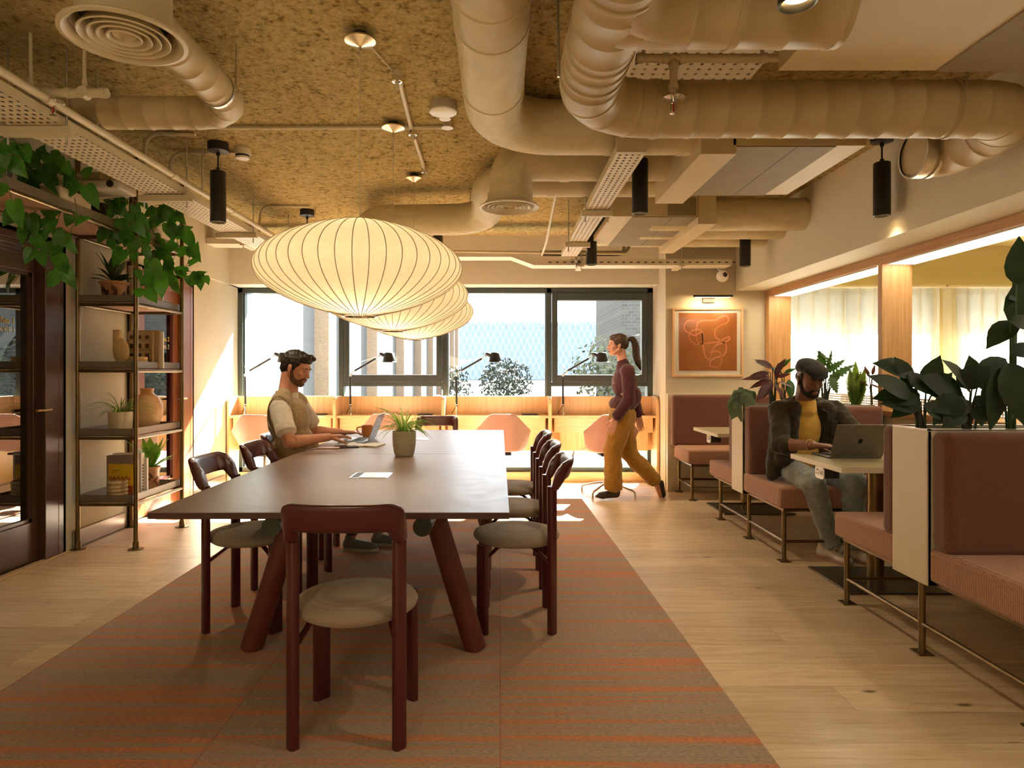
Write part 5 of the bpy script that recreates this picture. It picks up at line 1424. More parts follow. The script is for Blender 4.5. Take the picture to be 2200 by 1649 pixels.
g.build('pages', paper_white, t, world=False, smooth=0, mods=(('SOLIDIFY', dict(thickness=.006, offset=-1)),))
MB().box(-.155, .155, -.094, .094, .0003, .0022).build('cover', kraft, t, world=False, smooth=0)
t = flat('phone', 'copper coloured phone lying at the table edge near the seated man', 'phone', -1.148, 4.375, .145, .072, .0085, .04, M('copper_back', (.50,.24,.13), .35, .4), ('case',))
t = flat('phone', 'black phone lying beside the copper coloured phone', 'phone', -1.03, 4.43, .145, .070, .008, .3, ink, ('case',))
MB().box(-.069, .069, -.031, .031, .008, .0084).build('screen', M('phone_glass', (.01,.01,.012), .08), t, world=False, smooth=0)
t = thing('pen', 'thin dark pen lying across the phones', 'pen', (-1.055, 4.485, TZ), .1)
MB().tube([(-.07,0,.0045),(.07,0,.0045)], .004, 10).build('barrel', ink, t, world=False)
MB().tube([(.07,0,.0045),(.078,0,.0045)], [.0035,.0008], 10).build('tip', chrome, t, world=False)

# ---------------------------------------------------------------- things on the shelving
Z1, Z2, Z3, Z4, ZTOP = 1.752, 1.282, .806, .336, 2.228
c = (FX(245,4.85), 4.85, Z1)
t = thing('fern_pot', 'dark fern in a terracotta pot painted with brown leaves, on the upper shelf', 'plant', c)
pot_obj(t, [(.001,0),(.062,0),(.068,.02),(.090,.150),(.099,.153),(.099,.172),(.090,.172),(.084,.15),(.001,.148)], c, terra)
g = MB()
for a0, h0, tw in ((-2.0,.03,.5),(-1.6,.06,-.5),(-1.2,.03,.4),(-.8,.07,-.4),(-2.5,.06,.5),(-.4,.03,.4)):
    rows = []
    for i in range(9):
        k = i/8; z = h0+.075*k; r = .068+.022*(z-.02)/.13+.0015; ww = .20*math.sin(PI*k)**.8+.01
        rows.append([(c[0]+r*math.cos(a0+tw*k+q*ww), c[1]+r*math.sin(a0+tw*k+q*ww), c[2]+z) for q in (-1,0,1)])
    g.grid(rows)
g.build('painted_leaf', brown_glaze, t)
b = MB()
for px, py in ((205,543),(215,540),(225,560),(240,552),(252,540),(176,600),(200,590),(270,560),(280,590),(292,600),(210,575)):
    tip = at(px, py, 4.83 + R.uniform(-.06,.06)); base = Vector((c[0], c[1], c[2]+.15)); mid = base.lerp(tip, .45) + Vector((0,0,.06))
    frond(b, bez(base, mid, tip, 8), .042, 24)
b.build('fronds', fern_d, t, smooth=0)
c = (FX(290,5.02), 5.02, Z1)
t = thing('tall_vase', 'tall narrow cream vase on the upper shelf, beside the painted pot', 'vase', c)
pot_obj(t, [(.001,0),(.044,0),(.046,.01),(.044,.15),(.047,.29),(.048,.315),(.044,.315),(.040,.28),(.001,.2)], c, cream_clay)
c = (FX(332,5.10), 5.10, Z1)
t = thing('planter', 'cream planter with a saucer at the far end of the upper shelf', 'planter', c)
pot_obj(t, [(.001,.012),(.058,.012),(.062,.03),(.068,.21),(.076,.225),(.076,.238),(.069,.238),(.062,.2),(.001,.19)], c, cream_clay)
pot_obj(t, [(.001,0),(.066,0),(.078,.018),(.074,.018),(.06,.008),(.001,.008)], c, cream_clay, 'saucer')
# sculptural vase
c = (FX(258,4.76), 4.76, Z2)
t = thing('sculpted_vase', 'sand coloured vase with a bulging body and an offset neck, on the second shelf', 'vase', c)
b = MB(); b.ell((c[0]+.008, c[1], c[2]+.125), (.058,.042,.098), Matrix.Rotation(-.12, 3, 'Y'), 28, 18); b.lathe([(.001,0),(.030,0),(.031,.05),(.03,.07),(.001,.075)], 28, (c[0]+.012, c[1], c[2]), cap=False)
b.lathe([(.001,.165),(.027,.165),(.029,.20),(.029,.278),(.001,.279)], 28, (c[0]-.021, c[1], c[2]), cap=False)
b.build('body', sand_clay, t, smooth=180, mods=(('REMESH', dict(mode='VOXEL', voxel_size=.004)), ('SMOOTH', dict(iterations=4))))
MB().lathe([(.001,.2785),(.021,.2795)], 20, (c[0]-.021, c[1], c[2]+.001), cap=False).build('mouth', M('vase_mouth', (.12,.07,.03), .9), t)
# books on the second shelf
def facade():
    m, n, l, b = nm('facade_cover'); v = coords(n, l); sx = N(n, 'ShaderNodeSeparateXYZ'); l.new(v, sx.inputs[0])
    f = noise(n, l, v, 60, 4); r = ramp(n, l, f, [(.3,(.42,.30,.16)),(.7,(.56,.42,.25))]); l.new(r.outputs[0], b.inputs['Base Color']); b.inputs['Roughness'].default_value = .6; return m
def book(label, x0, x1, y0, y1, z, h, cover, page=paper_white, grp=None, spine=True):
    t = thing('book', label, 'book', ((x0+x1)/2, (y0+y1)/2, z), group=grp)
    b = MB().box(x0, x1, y0, y0+.003, z+.0005, z+h).box(x0, x1, y1-.003, y1, z+.0005, z+h)
    b.box(x1-.003, x1, y0+.003, y1-.003, z+.0005, z+h)
    cv = b.build('cover', cover, t, smooth=0)
    MB().box(x0+.004, x1-.004, y0+.0035, y1-.0035, z+.004, z+h-.004).build('pages', page, t, smooth=0)
    return t, cv
tan = M('tan_cover', (.42,.29,.16), .6)
y = 4.93; x0, x1 = FX(273,y), FX(328,y)
t, cv = book('book with a tall building front on its cover, on the second shelf', x0, x1, y, y+.028, Z2, FZ(712,y)-Z2, facade(), grp='books on the second shelf')
wn_ = MB(); W = x1-x0; Hh = FZ(712,y)-Z2
for rI, (zf, hf) in enumerate(((.80,.10),(.55,.12),(.26,.15),(.04,.10))):
    for cI in range(3): wn_.box(x0+W*(.11+.30*cI), x0+W*(.26+.30*cI), y-.0012, y-.0001, Z2+Hh*zf, Z2+Hh*(zf+hf))
wn_.build('window_print', M('print_dark', (.10,.06,.03), .7), cv, smooth=0)
lb = MB()
for zf in (.76, .48, .20): lb.box(x0, x1, y-.0010, y-.0001, Z2+Hh*zf, Z2+Hh*zf+.004)
for zf in (.53, .24):
    for i in range(22): lb.box(x0+W*(.05+.042*i), x0+W*(.05+.042*i)+.0016, y-.0009, y-.0001, Z2+Hh*zf-.008, Z2+Hh*zf+.004)
lb.build('ledge_print', M('print_brown', (.22,.14,.07), .7), cv, smooth=0)
book('plain tan book standing right behind the building front book', x0+.012, x1+.030, y+.030, y+.050, Z2, Hh+.012, tan, grp='books on the second shelf')
book('pale thin book at the back of the second shelf row', x0+.03, x1+.052, y+.052, y+.066, Z2, Hh+.004, paper_white, grp='books on the second shelf')
def stack(name, label, c, r, n, h, m):
    t = thing(name, label, 'pot', c); pr = [(.001, 0)]
    for i in range(n):
        for k in range(7):
            a = k/6*PI; pr.append((r*(.90+.10*math.sin(a)), h*(i+k/6.0)/n))
    pr += [(r*.80, h), (r*.78, h*.9), (.001, h*.88)]
    pot_obj(t, pr, c, m, 'body'); return t
stack('ringed_pot', 'low ringed clay pot in front of the building front book', (FX(296,4.80), 4.80, Z2), .066, 4, .085, sand_clay)
# third shelf
c = (FX(259,4.78), 4.78, Z3)
t = thing('spider_plant', 'small spider plant in a cream ribbed pot on the third shelf', 'plant', c)
pot_obj(t, open_pot(.070, .080, .158, .006, .004), c, cream_clay)
b = MB(); spider(b, (c[0], c[1], c[2]+.14), 60, .27, .0036, 11, .8, 1.15); b.build('foliage', [spider_g, spider_y], t, smooth=180)
c = (FX(316,5.02), 5.02, Z3)
t = thing('round_vase', 'big round streaked clay vase on the third shelf', 'vase', c)
pot_obj(t, [(.001,0),(.062,0),(.075,.02),(.104,.09),(.113,.155),(.108,.205),(.082,.255),(.048,.280),(.044,.295),(.050,.322),(.046,.324),(.038,.30),(.001,.28)], c, streaked)
# lowest shelf
y = 4.74; x0, x1 = FX(229,y), FX(287,y); Hh = FZ(978,y)-Z4
grey_cover = M('grey_mauve_cover', (.25,.18,.15), .6)
t, cv = book('grey book with a yellow picture on its cover, on the lowest shelf', x0, x1, y, y+.03, Z4, Hh, grey_cover, grp='books on the lowest shelf')
W = x1-x0
MB().box(x0+W*.07, x1-.001, y-.0012, y-.0001, Z4+.004, Z4+Hh*.80).build('yellow_picture', mottled('yellow_print', (.66,.50,.01), (.70,.36,.02), 7, .5), cv, smooth=0)
g = MB(); 
for i in range(16): g.box(x0+W*(.09+.05*i), x0+W*(.12+.05*i), y-.0020, y-.0011, Z4+Hh*.43, Z4+Hh*(.50+.03*math.sin(i*2.1)))
g.box(x0+W*.62, x1-.004, y-.0020, y-.0011, Z4+.01, Z4+Hh*.30)
g.build('red_print', M('red_print', (.28,.05,.02), .6), cv, smooth=0)
g = MB()
for i, w in enumerate((.32,.22,.06)): g.box(x0+W*.20, x0+W*(.20+w), y-.0019, y-.0011, Z4+Hh*(.655-.032*i), Z4+Hh*(.663-.032*i))
g.build('small_print', dark_key, cv, smooth=0)
book('white book standing behind the grey and yellow one, lettered spine to the room', x0+.025, x1+.038, y+.033, y+.075, Z4, Hh+.012, M('white_cover', (.70,.64,.56), .5), grp='books on the lowest shelf')
book('slim white book next to the cut-out fern pot on the lowest shelf', x0+.06, x1+.055, y+.078, y+.098, Z4, Hh-.03, bpy.data.materials['white_cover'], grp='books on the lowest shelf')
g = MB()
for i in range(9): g.box(x1+.0382, x1+.0388, y+.046, y+.062, Z4+.05+i*.022, Z4+.064+i*.022)
g.build('spine_lettering', dark_key, bpy.data.objects['book.004'] if 'book.004' in bpy.data.objects else t, smooth=0)
stack('ringed_pot', 'beige pot of stacked rings in front of the yellow book', (FX(253,4.69), 4.69, Z4), .067, 5, .138, mottled('beige_clay', (.42,.31,.17), (.50,.38,.22), 30, .85))
c = (FX(325,5.06), 5.06, Z4)
t = thing('fern_pot', 'bright green fern in a clay pot with cut-outs, on the lowest shelf', 'plant', c)
pot_obj(t, [(.001,0),(.046,0),(.050,.01),(.064,.17),(.068,.175),(.068,.186),(.062,.186),(.058,.16),(.001,.15)], c, terra)
g = MB()
for k in range(14):
    a0 = k*.9; h0 = .03+.035*(k % 4); rows = []
    for i in range(7):
        q = i/6; z = h0+.05*q; r = .0505+.0135*(z-.01)/.16+.0012; ww = .20*math.sin(PI*q)**.7+.01
        rows.append([(c[0]+r*math.cos(a0+(.7 if k % 2 else -.6)*q+s*ww), c[1]+r*math.sin(a0+(.7 if k % 2 else -.6)*q+s*ww), c[2]+z) for s in (-1,0,1)])
    g.grid(rows)
g.build('cut_out', M('cut_out_dark', (.16,.06,.02), .8), t)
b = MB()
for px, py in ((268,944),(285,955),(306,940),(322,938),(336,950),(352,938),(362,942),(382,975),(372,985),(345,965),(312,960),(330,975)):
    tip = at(px, py, 5.05+R.uniform(-.08,.08)); base = Vector((c[0], c[1], c[2]+.165)); mid = base.lerp(tip, .5)+Vector((0,0,.05))
    frond(b, bez(base, mid, tip, 8), .048, 22)
b.build('fronds', fern_l, t, smooth=0)

# ---------------------------------------------------------------- trailing plants on the top tray
def trailing(label, pot_c, pot_prof, pm, vines, seed, size=.085, rib=0, tuft=0, box=None):
    t = thing('trailing_plant', label, 'plant', pot_c, group='trailing plants on top of the shelving')
    if box: MB().box(pot_c[0]-box[0], pot_c[0]+box[0], pot_c[1]-box[1], pot_c[1]+box[1], pot_c[2], pot_c[2]+box[2]).build('pot', pm, t, smooth=0, bevel=.008)
    else: pot_obj(t, pot_prof, pot_c, pm, rib=rib)
    rr = random.Random(seed); lv = MB(); st = MB()
    for vn in vines:
        Y = vn[0]; P = catmull([at(px, py, Y + (vn[1]*(i/(len(vn)-3)) if len(vn) > 3 else 0)) for i, (px, py) in enumerate(vn[2:])], 5)
        st.tube(P, .0026, 6)
        acc = 0
        for i in range(2, len(P)):
            acc += (P[i]-P[i-1]).length
            if acc < size*.66 and i < len(P)-1: continue
            acc = 0
            side = rr.choice((-1, 1)); L = size*rr.uniform(.8,1.6)
            d = Vector((side*rr.uniform(.1,.75), rr.uniform(-.35,.2), -1*rr.uniform(.55,1)))
            if rr.random() < .18: d.z *= -.3
            nr = Vector((rr.uniform(-.1,.75), -1, rr.uniform(-.15,.6)))
            pb = P[i] + Vector((side*.02, -.012, -.008)); st.tube([P[i], pb], .0016, 5)
            leaf(lv, pb, d, nr, L, rr.uniform(.60,.82), HEART, rr.uniform(.0,.35), rr.uniform(.1,.35))
    lv.build('foliage', pothos_g, t, smooth=180); st.build('vine', stem_g, t)
    if tuft:
        g = MB(); spider(g, (pot_c[0]+.05, pot_c[1]-.05, pot_c[2]+.13), tuft, .30, .0022, seed, .65, 1.3); g.build('grass_tuft', [spider_g, spider_y], t, smooth=180)
    return t
trailing('trailing heart leaved plant over the glazed door, cut by the left edge of the picture', (-2.72, 3.50, ZTOP), open_pot(.07,.09,.14), dark_pot,
    [(3.35,.0,(40,345),(10,330),(-15,360),(-5,400)), (3.3,.0,(50,345),(22,330),(14,372),(26,432)), (3.35,.0,(60,335),(30,300),(5,290),(-20,310)), (3.4,0,(60,340),(45,315),(15,320))], 5, .10, tuft=26)
trailing('trailing heart leaved plant in a white ribbed planter, over the edge of the glazed door', (-2.70, 4.02, ZTOP), None, cream_clay,
    [(3.92,-.05,(140,405),(105,425),(72,460),(68,500),(82,540)), (3.9,-.05,(130,405),(85,400),(52,425),(45,455),(62,465)), (3.95,-.08,(150,415),(125,470),(112,520),(126,565),(131,588)),
     (3.95,-.05,(160,425),(165,462),(150,500),(138,530)), (3.9,-.1,(120,400),(80,360),(58,335),(30,320)), (3.95,0,(140,400),(165,380),(182,400)), (3.9,-.1,(110,400),(85,340),(110,330),(135,350)), (3.95,0,(130,400),(95,380),(60,375)), (3.92,0,(100,410),(90,450),(100,480),(90,510)),
     (3.95,0,(140,405),(120,370),(150,360),(175,375))], 8, .092, box=(.09,.15,.135), tuft=20)
trailing('trailing heart leaved plant in a dark plastic pot, in the middle of the top tray', (-2.72, 4.44, ZTOP), open_pot(.052,.070,.165), dark_pot,
    [(4.36,0,(222,435),(236,475),(232,520)), (4.4,.1,(228,430),(262,470),(270,525),(288,572),(308,602),(314,628)), (4.4,.1,(230,428),(285,440),(296,500),(322,560),(340,600)),
     (4.45,.05,(225,428),(260,425),(300,432)), (4.42,0,(225,430),(245,450),(262,500)), (4.45,.1,(235,430),(290,465),(322,500),(330,545),(338,585)), (4.4,0,(222,432),(250,440),(285,470),(280,510))], 21, .088)
trailing('trailing heart leaved plant in a cream pot at the far end of the top tray', (-2.70, 5.06, ZTOP), open_pot(.06,.075,.13), cream_clay,
    [(4.95,0,(318,470),(352,470),(382,520),(372,568),(398,592),(438,588)), (4.95,0,(310,462),(358,442),(392,470),(398,500)), (4.95,0,(318,478),(352,540),(350,578),(368,608)), (4.95,0,(325,470),(382,492),(408,540),(402,578),(436,592)),
     (4.98,0,(312,465),(340,440),(372,460),(396,445)), (4.95,0,(322,475),(335,520),(325,560),(330,590))], 33, .085, rib=1, tuft=30)
# pale box unit hung under the ceiling beside the tray
q = at(232, 405, 4.25)
t = thing('projector', 'flat white box with a lens hanging above the top tray, between the trailing plants', 'projector', tuple(q))
MB().box(q.x-.13, q.x+.13, q.y-.11, q.y+.11, q.z-.028, q.z+.028).build('housing', M('projector_white', (.74,.70,.64), .45), t, smooth=0, bevel=.012)
MB().box(q.x-.135, q.x+.02, q.y-.115, q.y+.08, q.z+.028, q.z+.075).build('plate', M('projector_plate', (.40,.33,.22), .5), t, smooth=0, bevel=.004)
MB().tube([(q.x, q.y, q.z+.07), (q.x, q.y, ZC)], .012, 12).build('mount', cream_metal, t)
MB().lathe([(.022, q.y-.118), (.022, q.y-.108)], 20, (q.x+.08, 0, q.z), axis='y').build('lens', dark_key, t)

# ---------------------------------------------------------------- plants in the bench planters
def planter_plant(name, label, c, m, blades, sm=stem_b, shape=OVAL, lobes=0, W=.62, cat='plant', grp=None, droop=.3, name2='foliage'):
    """blades: (px, py of tip, px, py of leaf base, depth offset)"""
    t = thing(name, label, cat, c, group=grp)
    lv = MB(); st = MB()
    for bl in blades:
        (bx, by, tx, ty, dY), w = bl[:5], (bl[5] if len(bl) > 5 else W)
        Y = c[1]+dY; base = at(bx, by, Y); tip = at(tx, ty, Y + (bl[6] if len(bl) > 6 else -.04))
        root = Vector(c) + Vector((R.uniform(-.02,.02), R.uniform(-.015,.015), 0))
        st.tube(bez(root, root.lerp(base, .55) + Vector((0,0,.05)), base, 7), [.006,.0058,.0055,.005,.0045,.004,.0038,.0035], 7)
        d = tip-base; nr = Vector((R.uniform(-.45,.45), -.75, R.uniform(.35,1)))
        leaf(lv, base, d, nr, d.length, w, shape, droop*R.uniform(.2,.9), R.uniform(.08,.3), 0, lobes)
    lv.build(name2, m, t, smooth=180); st.build('stem', sm, t)
    return t
zs = .945
planter_plant('philodendron', 'dark broad leaved plant standing left in the nearest planter', (FX(1980,2.91), 2.91, zs), big_g,
    [(1965,800,1884,772,.05,0.53), (1950,805,2030,850,.02,0.60), (1960,850,1873,800,-.02,0.49), (1975,845,1880,850,0,0.53), (1990,830,2020,762,.08,0.60), (1985,870,2060,900,-.05,0.63), (1960,880,1895,860,-.03,0.46), (2000,850,2050,800,.03,0.58), (1975,855,1915,895,-.02,0.49), (1965,830,1925,765,.05,0.60)], shape=OVAL, droop=.2)
planter_plant('philodendron', 'dark bushy broad leaved plant in the middle of the nearest planter', (FX(2080,2.91), 2.91, zs), big_g,
    [(2070,850,1990,800,0,0.73), (2060,830,2130,780,.04,0.70), (2080,860,2000,880,-.04,0.67), (2095,850,2150,905,-.05,0.73), (2085,840,2040,765,.05,0.73), (2100,830,2170,830,0,0.70), (2070,880,2030,912,-.08,0.70), (2105,870,2110,915,-.09,0.77), (2090,820,2090,765,.08,0.73), (2075,870,2005,845,0,0.67), (2110,860,2165,870,.02,0.70), (2060,850,2010,905,-.06,0.70)], droop=.25)
planter_plant('banana_plant', 'tall plant with very big dark leaves at the right edge, in the nearest planter', (FX(2172,2.91), 2.91, zs), big_g,
    [(2178,690,2120,742,-.1,0.53), (2178,700,2240,560,.0,0.49), (2185,610,2195,505,-.1,0.53), (2185,640,2170,640,.0,0.53), (2165,780,2215,920,-.12,0.56), (2150,790,2135,930,-.1,0.46), (2170,760,2260,740,-.1,0.61), (2178,560,2240,640,.05,0.70), (2160,770,2085,830,.05,0.49), (2170,690,2250,700,-.15,0.70), (2175,800,2110,890,-.05,0.53)], sm=mid_g, droop=.15)
y2 = 5.02
planter_plant('silver_plant', 'grey green leafy plant spilling over the end of the farther planter', (FX(1590,5.0), 5.03, zs), grey_g,
    [(1590,850,1575,900,-.05,0.78), (1595,845,1570,868,-.02,0.78), (1600,850,1592,905,-.1,0.78), (1605,850,1612,890,-.1,0.78), (1585,838,1580,860,0,0.78), (1600,835,1605,862,-.04,0.78), (1610,838,1618,868,-.02,0.78), (1595,832,1590,850,.03,0.78), (1615,840,1625,850,0,0.70), (1580,850,1578,885,.03,0.70), (1605,842,1600,880,-.08,0.78)], droop=.35)
planter_plant('calathea', 'dark red and green leaved plant behind the left shoulder of the booth', (FX(1658,y2), y2, zs), red_l,
    [(1650,800,1605,810,0,0.34), (1660,790,1625,770,.02,0.34), (1655,810,1592,812,-.02,0.23), (1665,800,1690,770,0,0.37), (1670,810,1700,800,.03,0.37), (1655,815,1610,830,-.03,0.31), (1660,820,1640,855,-.04,0.31), (1668,815,1672,780,0,0.31), (1675,820,1705,830,0,0.34), (1650,822,1625,862,-.05,0.34), (1655,800,1630,795,.03,0.23), (1665,825,1690,860,-.04,0.34)], droop=.25)
planter_plant('calathea', 'taller green leaved plant next to the red leaved one, in the farther planter', (FX(1690,y2), y2+.03, zs), mid_g,
    [(1675,790,1700,768,.0,0.37), (1660,790,1625,775,.0,0.31), (1685,800,1712,790,.0,0.37), (1695,815,1702,860,-.03,0.46), (1680,800,1655,785,.03,0.39)], droop=.25)
planter_plant('monstera', 'cut leaved green plant right behind the man in the cap', (FX(1770,y2), y2, zs), mid_g,
    [(1765,800,1720,790,.03,0.71), (1770,790,1760,752,.03,0.71), (1775,800,1815,770,.02,0.46), (1780,815,1836,780,0,0.40), (1775,800,1792,750,.02,0.31), (1785,810,1800,845,-.02,0.71), (1790,820,1805,800,0,0.71), (1760,810,1712,850,.02,0.71), (1795,790,1758,745,.02,0.25)], lobes=1, droop=.2)
t = thing('fern', 'upright yellow green fern right of the man in the cap, in the farther planter', 'plant', (FX(1838,y2), y2, zs))
b = MB()
for px, py in ((1826,790),(1838,775),(1850,795),(1860,785),(1842,800),(1868,800),(1830,812),(1856,812),(1836,826)):
    tip = at(px, py, y2+R.uniform(-.05,.05)); base = Vector((FX(1838,y2), y2, zs)); frond(b, bez(base, base.lerp(tip,.6)+Vector((0,0,.02)), tip, 8), .060, 26)
b.build('fronds', two_tone('fern_mid', (.10,.16,.02), (.17,.24,.04), .6, .3), t, smooth=0)
planter_plant('rubber_plant', 'dark stemmed plant with purple leaves at the right end of the farther planter', (FX(1872,y2), y2, zs), red_l,
    [(1868,810,1858,785,0,.3), (1872,815,1892,800,0,.3), (1874,805,1880,782,.02,.3), (1870,825,1900,835,-.02,.3), (1868,830,1850,815,0,.28)], droop=.2)
# ---------------------------------------------------------------- people
def skin_mat(name, c1, c2):
    m, n, l, b = nm(name)
    v = coords(n, l); f = noise(n, l, v, 18, 3); r = ramp(n, l, f, [(.3, c1), (.7, c2)])
    l.new(r.outputs[0], b.inputs['Base Color']); b.inputs['Roughness'].default_value = .48
    b.inputs['Subsurface Weight'].default_value = .12; b.inputs['Subsurface Radius'].default_value = (.012,.005,.003); b.inputs['Subsurface Scale'].default_value = 1
    return m
def cloth(name, c1, c2, scale=40, bs=.3, bd=.003, rough=.9, stretch=(1,1,1)):
    return mottled(name, c1, c2, scale, rough, stretch, bs=bs, bd=bd, sheen=.2, spec=.2)
def VOX(s, it=4): return (('REMESH', dict(mode='VOXEL', voxel_size=s, use_smooth_shade=True)), ('SMOOTH', dict(iterations=it, factor=.5)))
def wrinkle(name, size, strength):
    tx = bpy.data.textures.new(name, 'CLOUDS'); tx.noise_scale = size
    return ('DISPLACE', dict(texture=tx, strength=strength, mid_level=.5, texture_coords='LOCAL'))
def basis(fwd, up=(0,0,1), pos=(0,0,0)):
    f = Vector(fwd).normalized(); u = Vector(up); r = f.cross(u).normalized(); u = r.cross(f)
    m = Matrix((r, f, u)).transposed().to_4x4(); m.translation = Vector(pos); return m    # local x right, y forward, z up
def place(mb, src, M4):
    o = len(mb.v); mb.v += [tuple(M4 @ Vector(p)) for p in src.v]; mb.f += [tuple(i+o for i in f) for f in src.f]; mb.mi += src.mi
def E(mb, c, r, ry=0, rz=0, rx=0): mb.ell(c, r, (Matrix.Rotation(rz,3,'Z') @ Matrix.Rotation(ry,3,'Y') @ Matrix.Rotation(rx,3,'X')) if (rx or ry or rz) else None, 20, 14)
def head_shape(w=1.0, jaw=1.0):
    h = MB()
    E(h, (0,-.018,.030), (.074*w,.092,.080)); E(h, (0,.020,.020), (.068*w,.070,.078)); E(h, (0,.030,-.025), (.059*w,.058,.070))
    E(h, (0,.032,-.070), (.047*w*jaw,.048,.036)); E(h, (0,.066,-.094), (.021*jaw,.018,.016))
    for s in (-1, 1):
        h.cap((s*.060*w,.0,-.045), (s*.030*jaw,.058,-.092), .016, .012)             # jaw line
        E(h, (s*.036,.062,-.020), (.024,.022,.020))                                  # cheek
        E(h, (s*.030,.080,.024), (.024,.012,.009), ry=s*.12)                         # brow
        E(h, (s*.0105,.094,-.036), (.0085,.010,.0075))                               # nostril wing
        E(h, (s*.030,.0725,.003), (.0155,.013,.0105))                                # eyeball under the lid
        E(h, (s*.0765*w,-.004,-.008), (.007,.021,.032), rz=-s*.35, rx=.18)           # ear
        E(h, (s*.080*w,-.010,.004), (.006,.012,.016), rz=-s*.35)
    h.cap((0,.084,.014), (0,.106,-.031), .0085, .0115)
    E(h, (0,.092,-.058), (.021,.0085,.0050)); E(h, (0,.089,-.068), (.018,.0095,.0060))
    E(h, (0,.074,-.078), (.024,.014,.014))
    return h
def hand(mb, wrist, tip, palm_dn, s=1.0, curl=.45, side=1):
    """wrist and middle fingertip points, direction the palm faces, thumb side"""
    w, t = Vector(wrist), Vector(tip); f = (t-w).normalized(); dn = Vector(palm_dn); dn = (dn - f*dn.dot(f)).normalized(); lat = f.cross(dn)*side
    L = .185*s
    K = w + f*.092*s - dn*.012*s                                     # knuckle row
    for k, o in enumerate((-.030, -.010, .010, .028)):
        mb.cap(w + lat*o*.62*s - dn*.002, K + lat*o*s - dn*(.004 if k in (1,2) else 0)*s, .0165*s, .0118*s, 12)
    mb.cap(w, K, .019*s, .014*s)
    for o, l, r in ((-.031, .066, .0082), (-.0105, .078, .0088), (.0105, .082, .0090), (.031, .072, .0087)):
        p = K + lat*o*s; d = (f + lat*(o*3.2)*.35 - dn*.10).normalized(); a = curl
        for seg, k in enumerate((.44, .32, .24)):
            q = p + d*l*k*s
            mb.cap(p, q, r*s*(1-.10*seg), r*s*(.92-.10*seg), 10); p = q
            d = (d + dn*a*(.75 if seg == 0 else .55)).normalized()
    p = w + lat*.020*s + f*.022*s + dn*.006*s; d = (f*.62 + lat*.72 + dn*.30).normalized()
    for r0, r1, l in ((.0145,.0115,.040), (.0112,.0098,.034), (.0098,.0078,.027)):
        q = p + d*l*s; mb.cap(p, q, r0*s, r1*s, 10); p = q; d = (d + f*.42 + dn*.10).normalized()
hair_dark = mottled('hair_dark', (.010,.006,.004), (.030,.018,.010), 60, .55, (1,1,.25), bs=.8, bd=.006)
hair_brown = mottled('hair_brown', (.040,.018,.008), (.085,.042,.02), 60, .5, (1,1,.25), bs=.6, bd=.004)
beard_brown = mottled('beard_brown', (.085,.036,.016), (.14,.064,.03), 220, .8, bs=.6, bd=.003)
beard_black = mottled('beard_black', (.008,.005,.004), (.02,.012,.008), 220, .8, bs=.6, bd=.003)
lip_a = M('lip_pale', (.36,.13,.10), .45); lip_b = M('lip_dark', (.22,.085,.07), .45)
lash = M('eyelash', (.012,.008,.006), .6)
def face_parts(person, M4, lipm, hairm, brow=1.0):
    ey = MB()
    for s in (-1, 1):
        a = [Vector((s*(.030+dx), .0725+.0128*math.sqrt(max(0,1-(dx/.0155)**2))*1.0+.0012, -.003-.0022*(1-(dx/.013)**2))) for dx in [(-.013+.026*i/8) for i in range(9)]]
        ey.tube(a, [.0006,.0011,.0014,.0016,.0016,.0016,.0014,.0011,.0006], 6)
    t = MB(); place(t, ey, M4); t.build('eyelash', lash, person)
    b = MB()
    for s in (-1, 1): b.tube([(s*.014,.092,.021), (s*.026,.0935,.0265), (s*.040,.086,.027), (s*.050,.075,.021)], [.0034*brow,.0042*brow,.0036*brow,.0014], 8, flat=.6)
    t = MB(); place(t, b, M4); t.build('eyebrow', hairm, person)
    l = MB(); E(l, (0,.0935,-.0585), (.019,.0080,.0044)); E(l, (0,.0905,-.0675), (.016,.0090,.0055))
    t = MB(); place(t, l, M4); t.build('lips', lipm, person, smooth=180)

# ---- seated man in the knitted vest
man = thing('person', 'seated man with dark hair and short beard in a beige knitted vest and white tee, typing on a laptop at the long table', 'person', (-1.34, 4.5, 0))
man['label'] = 'seated man in a beige knitted vest and white tee, typing at the long table'
sk1 = skin_mat('skin_fair', (.50,.23,.15), (.58,.28,.185))
Hc = Vector((-1.400, 4.50, 1.282)); HM = basis((.90,-.24,-.34), (.30,-.02,1), Hc)
hip = Vector((-1.385, 4.50, .545)); chest = Vector((-1.465, 4.50, .93)); neck0 = Vector((-1.462, 4.50, 1.085))
shN, shF = Vector((-1.455, 4.305, 1.020)), Vector((-1.435, 4.70, 1.020))
elN, elF = Vector((-1.352, 4.195, .800)), Vector((-1.36, 4.80, .815))
wrN, wrF = Vector((-1.158, 4.42, .812)), Vector((-1.185, 4.86, .806))
tipN, tipF = Vector((-1.00, 4.60, .775)), Vector((-1.025, 4.93, .772))
b = MB(); place(b, head_shape(), HM)
b.cap(neck0, HM @ Vector((0,-.030,-.060)), .069, .062); b.cap(neck0+Vector((-.01,-.07,-.045)), HM @ Vector((0,-.045,-.085)), .045, .045); b.cap(neck0+Vector((-.01,.07,-.045)), HM @ Vector((0,-.045,-.085)), .045, .045)
b.cap(shN+Vector((0,.02,-.03)), elN, .046, .041); b.cap(elN, wrN, .042, .027)
b.cap(shF+Vector((0,-.02,-.03)), elF, .046, .041); b.cap(elF, wrF, .042, .027)
b.cap(elN.lerp(wrN,.12), elN.lerp(wrN,.4), .045, .038); b.cap(elF.lerp(wrF,.12), elF.lerp(wrF,.4), .045, .038)
